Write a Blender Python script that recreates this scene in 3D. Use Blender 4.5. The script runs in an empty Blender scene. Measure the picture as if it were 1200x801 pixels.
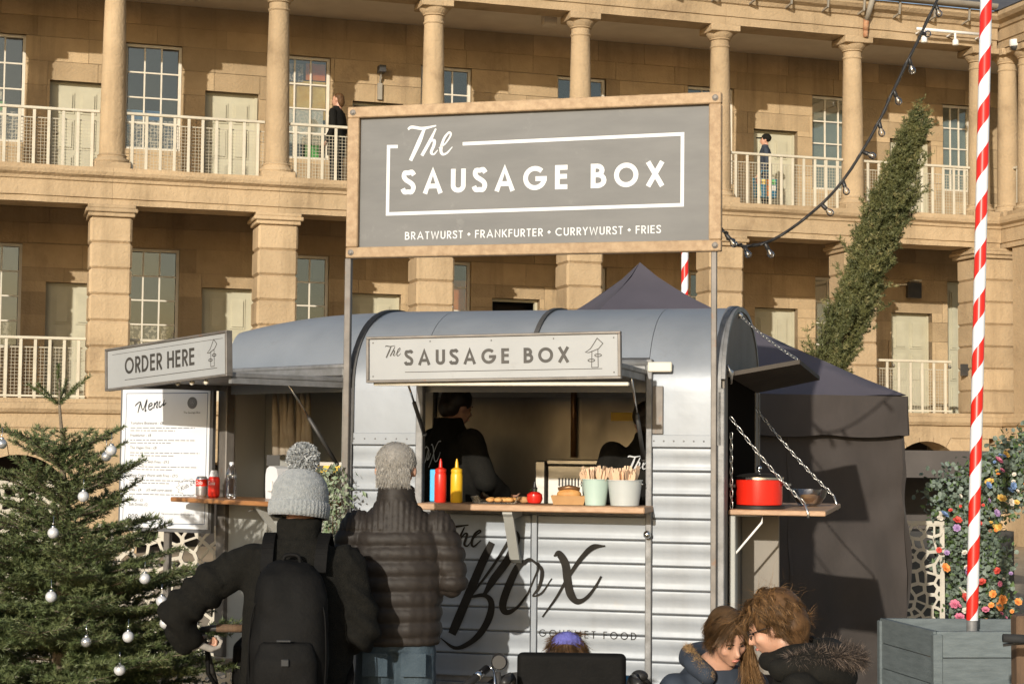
import bpy, bmesh, math, random
from mathutils import Vector, Matrix, Euler, Quaternion, noise as mnoise
random.seed(7)
R = math.radians
PI = math.pi
scene = bpy.context.scene

# ------------------------------------------------------------------ camera
EYE = 1.72
cam_data = bpy.data.cameras.new('camera')
cam_data.sensor_width = 36.0
cam_data.lens = 60.0
cam_data.clip_start = 0.1
cam_data.clip_end = 2000.0
cam = bpy.data.objects.new('camera', cam_data)
scene.collection.objects.link(cam)
PITCH = math.atan(122.5 / 2000.0)
ROLL = math.atan(0.0093)
cam.matrix_world = (Matrix.Translation((0, 0, EYE)) @ Matrix.Rotation(PI / 2 + PITCH, 4, 'X')
                    @ Matrix.Rotation(ROLL, 4, 'Z'))
scene.camera = cam

# ------------------------------------------------------------------ sky, sun, exposure
SUN_EL = 15.0          # degrees above the horizon
SUN_AZ = 17.5          # the light travels away from the camera and this much to the right
world = bpy.data.worlds.new('World')
scene.world = world
world.use_nodes = True
wn = world.node_tree.nodes
wl = world.node_tree.links
wn.clear()
sky = wn.new('ShaderNodeTexSky')
sky.sky_type = 'NISHITA'
sky.sun_disc = False
sky.sun_elevation = R(SUN_EL)
sky.sun_rotation = R(180.0 + SUN_AZ)
sky.air_density = 1.0
sky.dust_density = 1.5
bg = wn.new('ShaderNodeBackground')
bg.inputs['Strength'].default_value = 0.12
wo = wn.new('ShaderNodeOutputWorld')
wl.new(sky.outputs[0], bg.inputs[0])
wl.new(bg.outputs[0], wo.inputs[0])
sun_data = bpy.data.lights.new('sun', 'SUN')
sun_data.energy = 4.15
sun_data.angle = R(0.55)
sun_data.color = (1.0, 0.94, 0.835)
sun = bpy.data.objects.new('sun', sun_data)
sun.rotation_euler = Vector((math.sin(R(SUN_AZ)) * math.cos(R(SUN_EL)), math.cos(R(SUN_AZ)) * math.cos(R(SUN_EL)),
                             -math.sin(R(SUN_EL)))).to_track_quat('-Z', 'Y').to_euler()
sun.location = (-8, -25, 9)
scene.collection.objects.link(sun)
scene.view_settings.view_transform = 'Standard'
scene.view_settings.look = 'None'
scene.view_settings.exposure = 0.12
scene.view_settings.gamma = 1.0
scene.view_settings.use_curve_mapping = False
scene.cycles.use_denoising = True
scene.cycles.max_bounces = 8
scene.cycles.transparent_max_bounces = 16
scene.cycles.sample_clamp_indirect = 6.0

# ------------------------------------------------------------------ materials
def lerp(a, b, t):
    return a + (b - a) * t

MATS = {}
def mat(name, c1, c2=None, scale=6.0, rough=0.7, metal=0.0, bump=0.0, bscale=None, rnd=0.0, stretch=(1, 1, 1),
        spec=0.5, detail=5.0, rough2=None, coat=0.0, sheen=0.0, lo=0.35, hi=0.65, sub=0.0, wear=None, wscale=3.0, wlo=0.55, whi=0.75, streak=None):
    m = bpy.data.materials.new(name)
    m.use_nodes = True
    n, l = m.node_tree.nodes, m.node_tree.links
    p = n['Principled BSDF']
    p.inputs['Roughness'].default_value = rough
    p.inputs['Metallic'].default_value = metal
    p.inputs['Specular IOR Level'].default_value = spec
    p.inputs['Coat Weight'].default_value = coat
    p.inputs['Sheen Weight'].default_value = sheen
    if sub:
        p.inputs['Subsurface Weight'].default_value = sub
        p.inputs['Subsurface Radius'].default_value = (0.012, 0.006, 0.003)
    geo = n.new('ShaderNodeNewGeometry')
    mp = n.new('ShaderNodeMapping')
    mp.inputs['Scale'].default_value = stretch
    l.new(geo.outputs['Position'], mp.inputs[0])
    col = None
    if c2 is not None:
        t = n.new('ShaderNodeTexNoise')
        t.inputs['Scale'].default_value = scale
        t.inputs['Detail'].default_value = detail
        t.inputs['Roughness'].default_value = 0.6
        l.new(mp.outputs[0], t.inputs['Vector'])
        r = n.new('ShaderNodeValToRGB')
        r.color_ramp.elements[0].position = lo
        r.color_ramp.elements[1].position = hi
        r.color_ramp.elements[0].color = (*c1, 1)
        r.color_ramp.elements[1].color = (*c2, 1)
        l.new(t.outputs['Fac'], r.inputs[0])
        col = r.outputs[0]
        if rough2 is not None:
            mr = n.new('ShaderNodeMapRange')
            mr.inputs['From Min'].default_value = lo
            mr.inputs['From Max'].default_value = hi
            mr.inputs['To Min'].default_value = rough
            mr.inputs['To Max'].default_value = rough2
            l.new(t.outputs['Fac'], mr.inputs['Value'])
            l.new(mr.outputs[0], p.inputs['Roughness'])
    else:
        p.inputs['Base Color'].default_value = (*c1, 1)
    if wear is not None:
        t3 = n.new('ShaderNodeTexNoise')
        t3.inputs['Scale'].default_value = wscale
        t3.inputs['Detail'].default_value = 8.0
        t3.inputs['Roughness'].default_value = 0.7
        l.new(geo.outputs['Position'], t3.inputs['Vector'])
        r3 = n.new('ShaderNodeMapRange')
        r3.inputs['From Min'].default_value = wlo
        r3.inputs['From Max'].default_value = whi
        l.new(t3.outputs['Fac'], r3.inputs['Value'])
        mx = n.new('ShaderNodeMixRGB')
        l.new(r3.outputs[0], mx.inputs[0])
        if col is None:
            mx.inputs[1].default_value = (*c1, 1)
        else:
            l.new(col, mx.inputs[1])
        mx.inputs[2].default_value = (*wear, 1)
        col = mx.outputs[0]
    if streak is not None:
        mps = n.new('ShaderNodeMapping')
        mps.inputs['Scale'].default_value = (3.2, 3.2, .28)
        l.new(geo.outputs['Position'], mps.inputs[0])
        t4 = n.new('ShaderNodeTexNoise')
        t4.inputs['Scale'].default_value = 1.0
        t4.inputs['Detail'].default_value = 7.0
        t4.inputs['Roughness'].default_value = 0.65
        l.new(mps.outputs[0], t4.inputs['Vector'])
        r4 = n.new('ShaderNodeMapRange')
        r4.inputs['From Min'].default_value = .52
        r4.inputs['From Max'].default_value = .78
        r4.inputs['To Max'].default_value = .7
        l.new(t4.outputs['Fac'], r4.inputs['Value'])
        mx4 = n.new('ShaderNodeMixRGB')
        l.new(r4.outputs[0], mx4.inputs[0])
        l.new(col, mx4.inputs[1])
        mx4.inputs[2].default_value = (*streak, 1)
        col = mx4.outputs[0]
    if rnd:
        oi = n.new('ShaderNodeObjectInfo')
        mr2 = n.new('ShaderNodeMapRange')
        mr2.inputs['To Min'].default_value = 1 - rnd
        mr2.inputs['To Max'].default_value = 1 + rnd
        l.new(oi.outputs['Random'], mr2.inputs['Value'])
        hs = n.new('ShaderNodeHueSaturation')
        l.new(mr2.outputs[0], hs.inputs['Value'])
        if col is None:
            hs.inputs['Color'].default_value = (*c1, 1)
        else:
            l.new(col, hs.inputs['Color'])
        col = hs.outputs[0]
    if col is not None:
        l.new(col, p.inputs['Base Color'])
    if bump:
        t2 = n.new('ShaderNodeTexNoise')
        t2.inputs['Scale'].default_value = bscale or scale * 4
        t2.inputs['Detail'].default_value = 6.0
        l.new(mp.outputs[0], t2.inputs['Vector'])
        b = n.new('ShaderNodeBump')
        b.inputs['Strength'].default_value = bump
        b.inputs['Distance'].default_value = 0.02
        l.new(t2.outputs['Fac'], b.inputs['Height'])
        l.new(b.outputs[0], p.inputs['Normal'])
    MATS[name] = m
    return m

M = MATS
mat('stone', (0.435, 0.318, 0.188), (0.345, 0.25, 0.145), 1.6, 0.9, bump=0.6, bscale=26, rnd=0.19, streak=(0.20, 0.145, 0.085), spec=0.25,
    wear=(0.23, 0.16, 0.095), wscale=0.9, wlo=0.58, whi=0.80)
mat('stone_dressed', (0.455, 0.335, 0.205), (0.365, 0.265, 0.158), 1.3, 0.9, bump=0.7, bscale=22, rnd=0.10, streak=(0.23, 0.165, 0.095), spec=0.25,
    wear=(0.25, 0.175, 0.105), wscale=1.3, wlo=0.56, whi=0.78)
mat('mortar', (0.31, 0.23, 0.142), (0.25, 0.182, 0.11), 12, 0.95)
mat('plaster', (0.62, 0.54, 0.43), (0.55, 0.47, 0.37), 2, 0.9, bump=0.1)
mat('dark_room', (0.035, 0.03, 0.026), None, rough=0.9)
mat('cream_paint', (0.56, 0.51, 0.40), (0.49, 0.44, 0.34), 5, 0.55, rnd=0.05)
mat('door_paint', (0.47, 0.44, 0.32), (0.42, 0.39, 0.28), 3, 0.55, rnd=0.05)
mat('frame_paint', (0.66, 0.61, 0.51), (0.58, 0.53, 0.43), 5, 0.5)
mat('mesh_wire', (0.42, 0.38, 0.29), None, rough=0.6)
mat('slate', (0.09, 0.09, 0.095), (0.06, 0.06, 0.065), 4, 0.8, rnd=0.1)
mat('paving', (0.42, 0.34, 0.24), (0.34, 0.27, 0.185), 0.7, 0.9, bump=0.3, bscale=14, spec=0.3)
mat('lead', (0.30, 0.27, 0.22), (0.24, 0.21, 0.17), 3, 0.7)
mat('rust', (0.32, 0.13, 0.06), (0.42, 0.25, 0.14), 14, 0.8)

def glass_mat(name, tint, fac, rough=0.03, refl=(1, 1, 1)):
    m = bpy.data.materials.new(name)
    m.use_nodes = True
    n, l = m.node_tree.nodes, m.node_tree.links
    n.clear()
    out = n.new('ShaderNodeOutputMaterial')
    mix = n.new('ShaderNodeMixShader')
    tr = n.new('ShaderNodeBsdfTransparent')
    tr.inputs[0].default_value = (*tint, 1)
    gl = n.new('ShaderNodeBsdfGlossy')
    gl.inputs['Roughness'].default_value = rough
    gl.inputs['Color'].default_value = (*refl, 1)
    fr = n.new('ShaderNodeFresnel')
    fr.inputs['IOR'].default_value = 1.5
    ad = n.new('ShaderNodeMath')
    ad.operation = 'ADD'
    ad.use_clamp = True
    ad.inputs[1].default_value = fac
    l.new(fr.outputs[0], ad.inputs[0])
    l.new(ad.outputs[0], mix.inputs[0])
    l.new(tr.outputs[0], mix.inputs[1])
    l.new(gl.outputs[0], mix.inputs[2])
    l.new(mix.outputs[0], out.inputs[0])
    MATS[name] = m
    return m
glass_mat('window_glass', (0.80, 0.80, 0.78), 0.09, 0.03, (1.0, .93, .80))
glass_mat('clear_plastic', (0.96, 0.97, 0.98), 0.10, 0.15)
glass_mat('bulb_glass', (0.98, 0.96, 0.92), 0.10, 0.08)

# ------------------------------------------------------------------ mesh helpers
COL = scene.collection
class MB:
    """collects verts and faces; build() links them as one mesh object"""
    def __init__(s, M=None):
        s.v, s.f, s.m, s.M, s.mi = [], [], [], M, 0
    def add(s, vs, fs):
        o = len(s.v)
        if s.M is not None:
            vs = [s.M @ Vector(q) for q in vs]
        s.v.extend([tuple(q) for q in vs])
        s.f.extend([tuple(i + o for i in q) for q in fs])
        s.m.extend([s.mi] * len(fs))
        return s
    def box(s, x0, x1, y0, y1, z0, z1):
        return s.add([(x0, y0, z0), (x1, y0, z0), (x1, y1, z0), (x0, y1, z0), (x0, y0, z1), (x1, y0, z1), (x1, y1, z1), (x0, y1, z1)],
                     [(0, 3, 2, 1), (4, 5, 6, 7), (0, 1, 5, 4), (1, 2, 6, 5), (2, 3, 7, 6), (3, 0, 4, 7)])
    def cbox(s, x0, x1, y0, y1, z0, z1, b=0.01):
        """box with chamfered edges"""
        c = ((x0 + x1) / 2, (y0 + y1) / 2, (z0 + z1) / 2)
        h = (abs(x1 - x0) / 2, abs(y1 - y0) / 2, abs(z1 - z0) / 2)
        b = min(b, 0.45 * min(h))
        vs, idx = [], {}
        for sx in (-1, 1):
            for sy in (-1, 1):
                for sz in (-1, 1):
                    sg = (sx, sy, sz)
                    for ax in range(3):
                        q = [c[i] + sg[i] * (h[i] if i == ax else h[i] - b) for i in range(3)]
                        idx[(sx, sy, sz, ax)] = len(vs)
                        vs.append(tuple(q))
        fs = []
        for ax in range(3):
            a1, a2 = (ax + 1) % 3, (ax + 2) % 3
            for sg in (-1, 1):
                q = []
                for (p1, p2) in ((-1, -1), (1, -1), (1, 1), (-1, 1)):
                    t = [0, 0, 0]; t[ax] = sg; t[a1] = p1; t[a2] = p2
                    q.append(idx[(t[0], t[1], t[2], ax)])
                fs.append(tuple(q if sg > 0 else q[::-1]))
        for ax in range(3):
            a1, a2 = (ax + 1) % 3, (ax + 2) % 3
            for s1 in (-1, 1):
                for s2 in (-1, 1):
                    t0 = [0, 0, 0]; t0[ax] = -1; t0[a1] = s1; t0[a2] = s2
                    t1 = list(t0); t1[ax] = 1
                    q = [idx[(*t0, a1)], idx[(*t1, a1)], idx[(*t1, a2)], idx[(*t0, a2)]]
                    fs.append(tuple(q[::-1] if s1 * s2 > 0 else q))
        for sx in (-1, 1):
            for sy in (-1, 1):
                for sz in (-1, 1):
                    q = [idx[(sx, sy, sz, a)] for a in range(3)]
                    fs.append(tuple(q if sx * sy * sz > 0 else q[::-1]))
        return s.add(vs, fs)
    def beam(s, p, q, w, h=None, up=(0, 0, 1)):
        p, q = Vector(p), Vector(q)
        d = (q - p).normalized()
        sd = d.cross(Vector(up))
        if sd.length < 1e-4:
            sd = d.cross(Vector((0, 1, 0)))
        sd.normalize()
        u = sd.cross(d)
        h = w if h is None else h
        vs = []
        for c in (p, q):
            for a, b in ((-1, -1), (1, -1), (1, 1), (-1, 1)):
                vs.append(c + sd * a * w / 2 + u * b * h / 2)
        return s.add(vs, [(0, 1, 2, 3), (7, 6, 5, 4), (0, 4, 5, 1), (1, 5, 6, 2), (2, 6, 7, 3), (3, 7, 4, 0)])
    def tube(s, path, r, n=8, closed=False, caps=True):
        """round tube along a path; r a number or one per point"""
        P = [Vector(q) for q in path]
        k = len(P)
        rs = [r] * k if not hasattr(r, '__len__') else list(r)
        if k == 2 and not closed:
            pass
        T = []
        for i in range(k):
            a = P[(i - 1) % k] if (closed or i > 0) else P[i]
            b = P[(i + 1) % k] if (closed or i < k - 1) else P[i]
            t = (b - a)
            T.append(t.normalized() if t.length > 1e-9 else Vector((0, 0, 1)))
        ref = Vector((0, 0, 1)) if abs(T[0].z) < 0.9 else Vector((1, 0, 0))
        nr = (ref - T[0] * ref.dot(T[0])).normalized()
        vs = []
        for i in range(k):
            nr = nr - T[i] * nr.dot(T[i])
            nr.normalize()
            bn = T[i].cross(nr)
            for j in range(n):
                a = 2 * PI * j / n
                vs.append(P[i] + (nr * math.cos(a) + bn * math.sin(a)) * rs[i])
        fs = []
        for i in range(k if closed else k - 1):
            for j in range(n):
                i2, j2 = (i + 1) % k, (j + 1) % n
                fs.append((i * n + j, i * n + j2, i2 * n + j2, i2 * n + j))
        if caps and not closed:
            fs.append(tuple(range(n))[::-1])
            fs.append(tuple((k - 1) * n + j for j in range(n)))
        return s.add(vs, fs)
    def lathe(s, prof, n=20, c=(0, 0, 0), M=None, caps=True):
        """revolve (r, z) round the z axis through c"""
        vs, fs = [], []
        for r_, z in prof:
            for j in range(n):
                a = 2 * PI * j / n
                v = Vector((r_ * math.cos(a), r_ * math.sin(a), z))
                if M is not None:
                    v = M @ v
                vs.append(v + Vector(c))
        k = len(prof)
        for i in range(k - 1):
            for j in range(n):
                j2 = (j + 1) % n
                fs.append((i * n + j, i * n + j2, (i + 1) * n + j2, (i + 1) * n + j))
        if caps:
            fs.append(tuple(range(n))[::-1])
            fs.append(tuple((k - 1) * n + j for j in range(n)))
        return s.add(vs, fs)
    def prism(s, poly, a, b, axis='x'):
        """extrude a 2-D outline from a to b along an axis. x: outline is (y, z); y: (x, z); z: (x, y)"""
        k = len(poly)
        def pt(q, t):
            return {'x': (t, q[0], q[1]), 'y': (q[0], t, q[1]), 'z': (q[0], q[1], t)}[axis]
        vs = [pt(q, a) for q in poly] + [pt(q, b) for q in poly]
        fs = [tuple(range(k))[::-1], tuple(range(k, 2 * k))]
        for i in range(k):
            j = (i + 1) % k
            fs.append((i, j, k + j, k + i))
        return s.add(vs, fs)
    def sphere(s, c, r, n=14, m=8, M=None):
        r3 = (r, r, r) if not hasattr(r, '__len__') else r
        vs, fs = [], []
        for i in range(m + 1):
            th = PI * i / m
            for j in range(n):
                a = 2 * PI * j / n
                v = Vector((math.sin(th) * math.cos(a) * r3[0], math.sin(th) * math.sin(a) * r3[1], math.cos(th) * r3[2]))
                if M is not None:
                    v = M @ v
                vs.append(v + Vector(c))
        for i in range(m):
            for j in range(n):
                j2 = (j + 1) % n
                q = (i * n + j, (i + 1) * n + j, (i + 1) * n + j2, i * n + j2)
                fs.append(q)
        return s.add(vs, fs)
    def mesh(s, name, mats=None, smooth=False, fix=True, merge=0.0):
        me = bpy.data.meshes.new(name)
        me.from_pydata(s.v, [], s.f)
        if mats is not None:
            for q in (mats if isinstance(mats, (list, tuple)) else [mats]):
                me.materials.append(MATS[q] if isinstance(q, str) else q)
        if any(s.m):
            me.polygons.foreach_set('material_index', s.m)
        if fix:
            bm = bmesh.new(); bm.from_mesh(me)
            if merge:
                bmesh.ops.remove_doubles(bm, verts=bm.verts, dist=merge)
            bmesh.ops.recalc_face_normals(bm, faces=bm.faces)
            bm.to_mesh(me); bm.free()
        if smooth:
            me.polygons.foreach_set('use_smooth', [True] * len(me.polygons))
            if smooth is not True:
                try:
                    me.set_sharp_from_angle(angle=R(smooth))
                except Exception:
                    pass
        me.update()
        return me
    def build(s, name, mats, parent=None, smooth=False, fix=True, merge=0.0):
        return link(name, s.mesh(name, mats, smooth, fix, merge), parent)

def link(name, me, parent=None, loc=None, rot=None, sc=None):
    o = bpy.data.objects.new(name, me)
    COL.objects.link(o)
    if parent is not None:
        o.parent = parent
    if loc is not None: o.location = loc
    if rot is not None: o.rotation_euler = rot
    if sc is not None: o.scale = sc
    return o
def tag(o, label, cat, group=None, kind=None):
    if label: o['label'] = label
    if cat: o['category'] = cat
    if group: o['group'] = group
    if kind: o['kind'] = kind
    return o
def thing(name, label, cat, loc=(0, 0, 0), rz=0.0, group=None):
    o = bpy.data.objects.new(name, None)
    o.empty_display_size = 0.1
    COL.objects.link(o)
    o.location = loc
    o.rotation_euler = (0, 0, rz)
    return tag(o, label, cat, group)
def copy_tree(o, parent=None):
    c = o.copy(); COL.objects.link(c); c.parent = parent
    for ch in [q for q in COL.objects if q.parent == o]:
        copy_tree(ch, c)
    return c
def arc(cx, cy, rx, ry, a0, a1, n):
    return [(cx + rx * math.cos(R(lerp(a0, a1, i / n))), cy + ry * math.sin(R(lerp(a0, a1, i / n)))) for i in range(n + 1)]
def catmull(P, n=6):
    P = [Vector(q) for q in P]
    out = []
    for i in range(len(P) - 1):
        p0 = P[i - 1] if i > 0 else P[0] * 2 - P[1]
        p3 = P[i + 2] if i + 2 < len(P) else P[-1] * 2 - P[-2]
        p1, p2 = P[i], P[i + 1]
        for j in range(n):
            t = j / n
            out.append(0.5 * ((2 * p1) + (p2 - p0) * t + (2 * p0 - 5 * p1 + 4 * p2 - p3) * t * t + (3 * p1 - p0 - 3 * p2 + p3) * t ** 3))
    out.append(P[-1])
    return out
def rect_minus(rc, holes):
    """(x0, x1, z0, z1) minus rectangles"""
    out = [rc]
    for hx0, hx1, hz0, hz1 in holes:
        nxt = []
        for x0, x1, z0, z1 in out:
            if hx0 >= x1 or hx1 <= x0 or hz0 >= z1 or hz1 <= z0:
                nxt.append((x0, x1, z0, z1)); continue
            if hz0 > z0: nxt.append((x0, x1, z0, hz0))
            if hz1 < z1: nxt.append((x0, x1, hz1, z1))
            a, b = max(z0, hz0), min(z1, hz1)
            if hx0 > x0: nxt.append((x0, hx0, a, b))
            if hx1 < x1: nxt.append((hx1, x1, a, b))
        out = nxt
    return out
unit_box = MB().box(-.5, .5, -.5, .5, -.5, .5).mesh('unit_box')
UNIT = {}
def piece(name, x0, x1, y0, y1, z0, z1, m, parent, b=None):
    """a box piece that shares its mesh data with all alike pieces"""
    key = m if b is None else (m, b)
    if key not in UNIT:
        UNIT[key] = (MB().box(-.5, .5, -.5, .5, -.5, .5) if b is None else MB().cbox(-.5, .5, -.5, .5, -.5, .5, b)).mesh(name, m)
    return link(name, UNIT[key], parent, ((x0 + x1) / 2, (y0 + y1) / 2, (z0 + z1) / 2), None, (x1 - x0, y1 - y0, z1 - z0))
# ------------------------------------------------------------------ ground
g = MB()
g.add([(-400, -300, 0), (400, -300, 0), (400, 600, 0), (-400, 600, 0)], [(0, 1, 2, 3)])
tag(g.build('ground', 'paving', fix=False), 'pale sandstone paving of the courtyard', None, kind='structure')

# ------------------------------------------------------------------ the arcaded stone building round the courtyard
BO, BA = (-6.41, 27.0), R(17.1)
bld = thing('arcade_building', 'long sandstone building with two galleries of columns and piers behind the trailer', 'building', (BO[0], BO[1], 0), BA)
def BW(x, y, z):
    return (BO[0] + x * math.cos(BA) - y * math.sin(BA), BO[1] + x * math.sin(BA) + y * math.cos(BA), z)
BAY = 2.635
Z1, Z2, ZT, GAL = 2.40, 6.03, 9.22, 2.25
K0, K1 = -2, 6
UL, UR = K0 * BAY, 16.06

def weathered(prof, x0, x1, name, seed, amp=.010):
    """a moulded stone with its arrises worn uneven"""
    n = max(2, int((x1 - x0) / .075))
    k = len(prof)
    vs, fs = [], []
    for i in range(n + 1):
        x = lerp(x0, x1, i / n)
        for a, b in prof:
            if a < .2:
                w = mnoise.noise(Vector((x * 2.1 + seed * 5.3, a * 20, b * 9)))
                w2 = max(0, mnoise.noise(Vector((x * 1.3 + seed * 3.1, b * 4, 7))) - .25)
                f_ = min(1, 6 * (i / n), 6 * (1 - i / n)) if .0 < i < n else .2
                vs.append((x, a + amp * w * f_ + .05 * w2 * f_ * (1 if a < -.38 else .2), b + amp * .6 * mnoise.noise(Vector((x * 2.7 + seed, b * 11, 3))) * f_))
            else:
                vs.append((x, a, b))
    for i in range(n):
        for j in range(k):
            j2 = (j + 1) % k
            fs.append((i * k + j, i * k + j2, (i + 1) * k + j2, (i + 1) * k + j))
    fs.append(tuple(range(k))[::-1]); fs.append(tuple(n * k + j for j in range(k)))
    return MB().add(vs, fs).mesh(name, 'stone_dressed')
def course(name, prof, zoff=0.0):
    """a moulded course of long stones, one per bay, thin joints over the piers"""
    me_len = BAY
    for k in range(K0, K1 + 1):
        L_ = BAY if k < K1 else UR - K1 * BAY
        link(name, weathered(prof, .0015, L_ - .0015, name, k), bld, (k * BAY, 0, zoff))
ent2 = [(-.30, 5.46), (-.30, 5.55), (-.33, 5.56), (-.33, 5.80), (-.36, 5.815), (-.37, 5.86), (-.44, 5.90), (-.46, 5.95), (-.46, 5.98), (-.42, 5.985), (-.42, Z2),
        (.30, Z2), (.30, 5.46)]
ent1 = [(-.30, 1.95), (-.30, 2.16), (-.36, 2.18), (-.40, 2.24), (-.40, 2.33), (-.36, 2.34), (-.36, Z1), (.30, Z1), (.30, 1.95)]
entT = [(-.24, ZT), (-.24, 9.36), (-.27, 9.37), (-.27, 9.58), (-.31, 9.60), (-.34, 9.66), (-.44, 9.70), (-.50, 9.76), (-.50, 9.84), (.25, 9.84), (.25, ZT)]
course('frieze_stone', ent2)
course('string_course_stone', ent1)
course('cornice_stone', entT)
WX = 19.5
slab = MB()
for zt, th in ((Z1, .3), (Z2, .32)):
    slab.box(UL, WX, .302, 4.4, zt - th, zt - .003)
slab.build('gallery_floor', 'stone_dressed', bld)
MB().box(UL, WX, .252, 4.4, 9.38, 9.83).build('gallery_ceiling', 'plaster', bld)
rf = MB()
rf.prism([(-.52, 9.86), (4.6, 12.2), (4.6, 12.05), (-.52, 9.845)], UL, WX, 'x')
rf.build('roof', 'slate', bld)
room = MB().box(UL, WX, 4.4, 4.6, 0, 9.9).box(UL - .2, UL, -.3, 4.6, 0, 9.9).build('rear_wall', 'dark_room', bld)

# openings in the back wall: bay offsets
wins, doors = [], []
for k in range(K0, 6):
    u = k * BAY
    wins.append((u + .34, u + 1.31, 6.80, 8.66, 2))
    wins.append((u + .40, u + 1.34, 3.30, 5.08, 1))
    sh = .32 if k == 5 else 0
    doors.append((u + 1.72 + sh, u + 2.66 + sh, Z2, 7.91, 2, k))
    doors.append((u + 1.74 + sh, u + 2.66 + sh, Z1, 4.44, 1, k))
wins.append((16.42, 17.10, 6.92, 8.68, 2))
doors.append((16.50, 17.2, Z1, 5.1, 1, 6))
holes = [q[:4] for q in wins] + [q[:4] for q in doors]
wall = MB()
for rc in rect_minus((UL, WX, 0.0, 9.84), holes):
    wall.box(rc[0], rc[1], GAL + .014, GAL + .30, rc[2], rc[3])
wall = wall.build('back_wall', 'mortar', bld)
nst = 0
rest = MB()
rs = random.Random(3)
cand = []
for zb, zt in ((Z1, 5.71), (Z2, 9.38)):
    z = zb
    ci = 0
    while z < zt - .05:
        h = rs.choice((.34, .38, .42))
        z1 = min(z + h, zt)
        if zt - z1 < .15: z1 = zt
        x = -2.75 - rs.random() * .6
        while x < 17.5:
            L = rs.uniform(.75, 1.35)
            for rc in rect_minus((x + .0038, x + L - .0038, z + .0038, z1 - .0038), holes):
                if rc[1] - rc[0] > .03 and rc[3] - rc[2] > .03:
                    cand.append(rc)
            x += L
        z = z1
cand.sort(key=lambda q: -(q[1] - q[0]) * (q[3] - q[2]))
for i, (x0, x1, z0, z1) in enumerate(cand):
    y0 = GAL + rs.uniform(-.008, .004)
    if i < 290:
        piece('wall_stone', x0, x1, y0, GAL + .2, z0, z1, 'stone', wall)
    else:
        rest.box(x0, x1, y0, GAL + .2, z0, z1)
tag(rest.build('small_wall_stones', 'stone', wall), None, None, kind='stuff')

# doors
def door(x0, x1, z0, z1, dark):
    y = GAL + .17
    d = MB().box(x0 + .05, x1 - .05, y, y + .05, z0, z1 - .05).build('door', 'dark_room' if dark else 'door_paint', bld)
    if dark:
        d.location.y = .6  # near-black slab; its colour stands for the darkness through the open doorway
    f = MB().box(x0, x0 + .05, y - .02, y + .07, z0, z1).box(x1 - .05, x1, y - .02, y + .07, z0, z1).box(x0 + .05, x1 - .05, y - .018, y + .068, z1 - .05, z1)
    f.build('door_frame', 'door_paint', d)
    if dark:
        for q in COL.objects:
            if q.parent == d: q.location.y = -.6
        return
    w = (x1 - x0 - .1 - .30) / 2
    for i in range(2):
        px = x0 + .15 + i * (w + .10)
        for a, b in ((.10, .62), (.72, 1.24), (1.34, z1 - z0 - .17)):
            pn = MB().box(px, px + w, y - .016, y, z0 + a, z0 + b)
            pn.box(px + .035, px + w - .035, y - .038, y - .015, z0 + a + .035, z0 + b - .035)
            pn.build('door_panel', 'door_paint', d)
    MB().sphere((x0 + .12, y - .04, z0 + 1.0), .03, 10, 6).build('door_knob', 'lead', d, True)
for x0, x1, z0, z1, lv, k in doors:
    door(x0, x1, z0, z1, (lv, k) in ((2, 1), (1, 2)))

# windows: three panes across, four up
mat('poster_yellow', (0.75, 0.48, 0.08), (0.85, 0.66, 0.22), 6, 0.7)
mat('poster_white', (0.8, 0.76, 0.68), (0.55, 0.6, 0.58), 22, 0.7, lo=.45, hi=.55)
mat('poster_orange', (0.8, 0.19, 0.03), (0.85, 0.30, 0.06), 5, 0.7)
mat('poster_blue', (0.05, 0.15, 0.42), (0.1, 0.3, 0.5), 5, 0.7)
mat('poster_green', (0.10, 0.42, 0.11), (0.2, 0.5, 0.2), 9, 0.7)
mat('goods', (0.55, 0.5, 0.45), (0.06, 0.07, 0.10), 17, 0.7, lo=.45, hi=.52)
mat('blind', (0.34, 0.40, 0.38), (0.30, 0.36, 0.34), 3, 0.8)
def window(x0, x1, z0, z1, lv, u):
    y = GAL + .13
    fr = MB()
    t = .05
    fr.box(x0, x0 + t, y - .03, y + .05, z0, z1).box(x1 - t, x1, y - .03, y + .05, z0, z1)
    fr.box(x0 + t, x1 - t, y - .032, y + .048, z1 - t, z1).box(x0 + t, x1 - t, y - .06, y + .048, z0, z0 + t)
    f = fr.build('window_frame', 'frame_paint', bld)
    nx, nz = (3, 4)
    w, h = (x1 - x0 - 2 * t) / nx, (z1 - z0 - 2 * t) / nz
    bars = MB()
    for i in range(1, nx):
        bars.box(x0 + t + i * w - .013, x0 + t + i * w + .013, y - .012, y + .02, z0 + t, z1 - t)
    for j in range(1, nz):
        bars.box(x0 + t, x1 - t, y - .010, y + .018, z0 + t + j * h - .013, z0 + t + j * h + .013)
    bars.build('glazing_bars', 'frame_paint', f)
    for i in range(nx):
        for j in range(nz):
            xx, zz = x0 + t + i * w, z0 + t + j * h
            o = piece('pane', xx + .010, xx + w - .010, y + .004, y + .009, zz + .010, zz + h - .010, 'window_glass', f)
            o.rotation_euler = (R(rs.uniform(-.5, .5)), 0, R(rs.uniform(-.5, .5)))
    return f
def behind(f, x0, x1, z0, z1, m, y=.30):
    y -= .13
    MB().box(x0, x1, GAL + y, GAL + y + .006, z0, z1).build('window_display', m, f)
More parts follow.
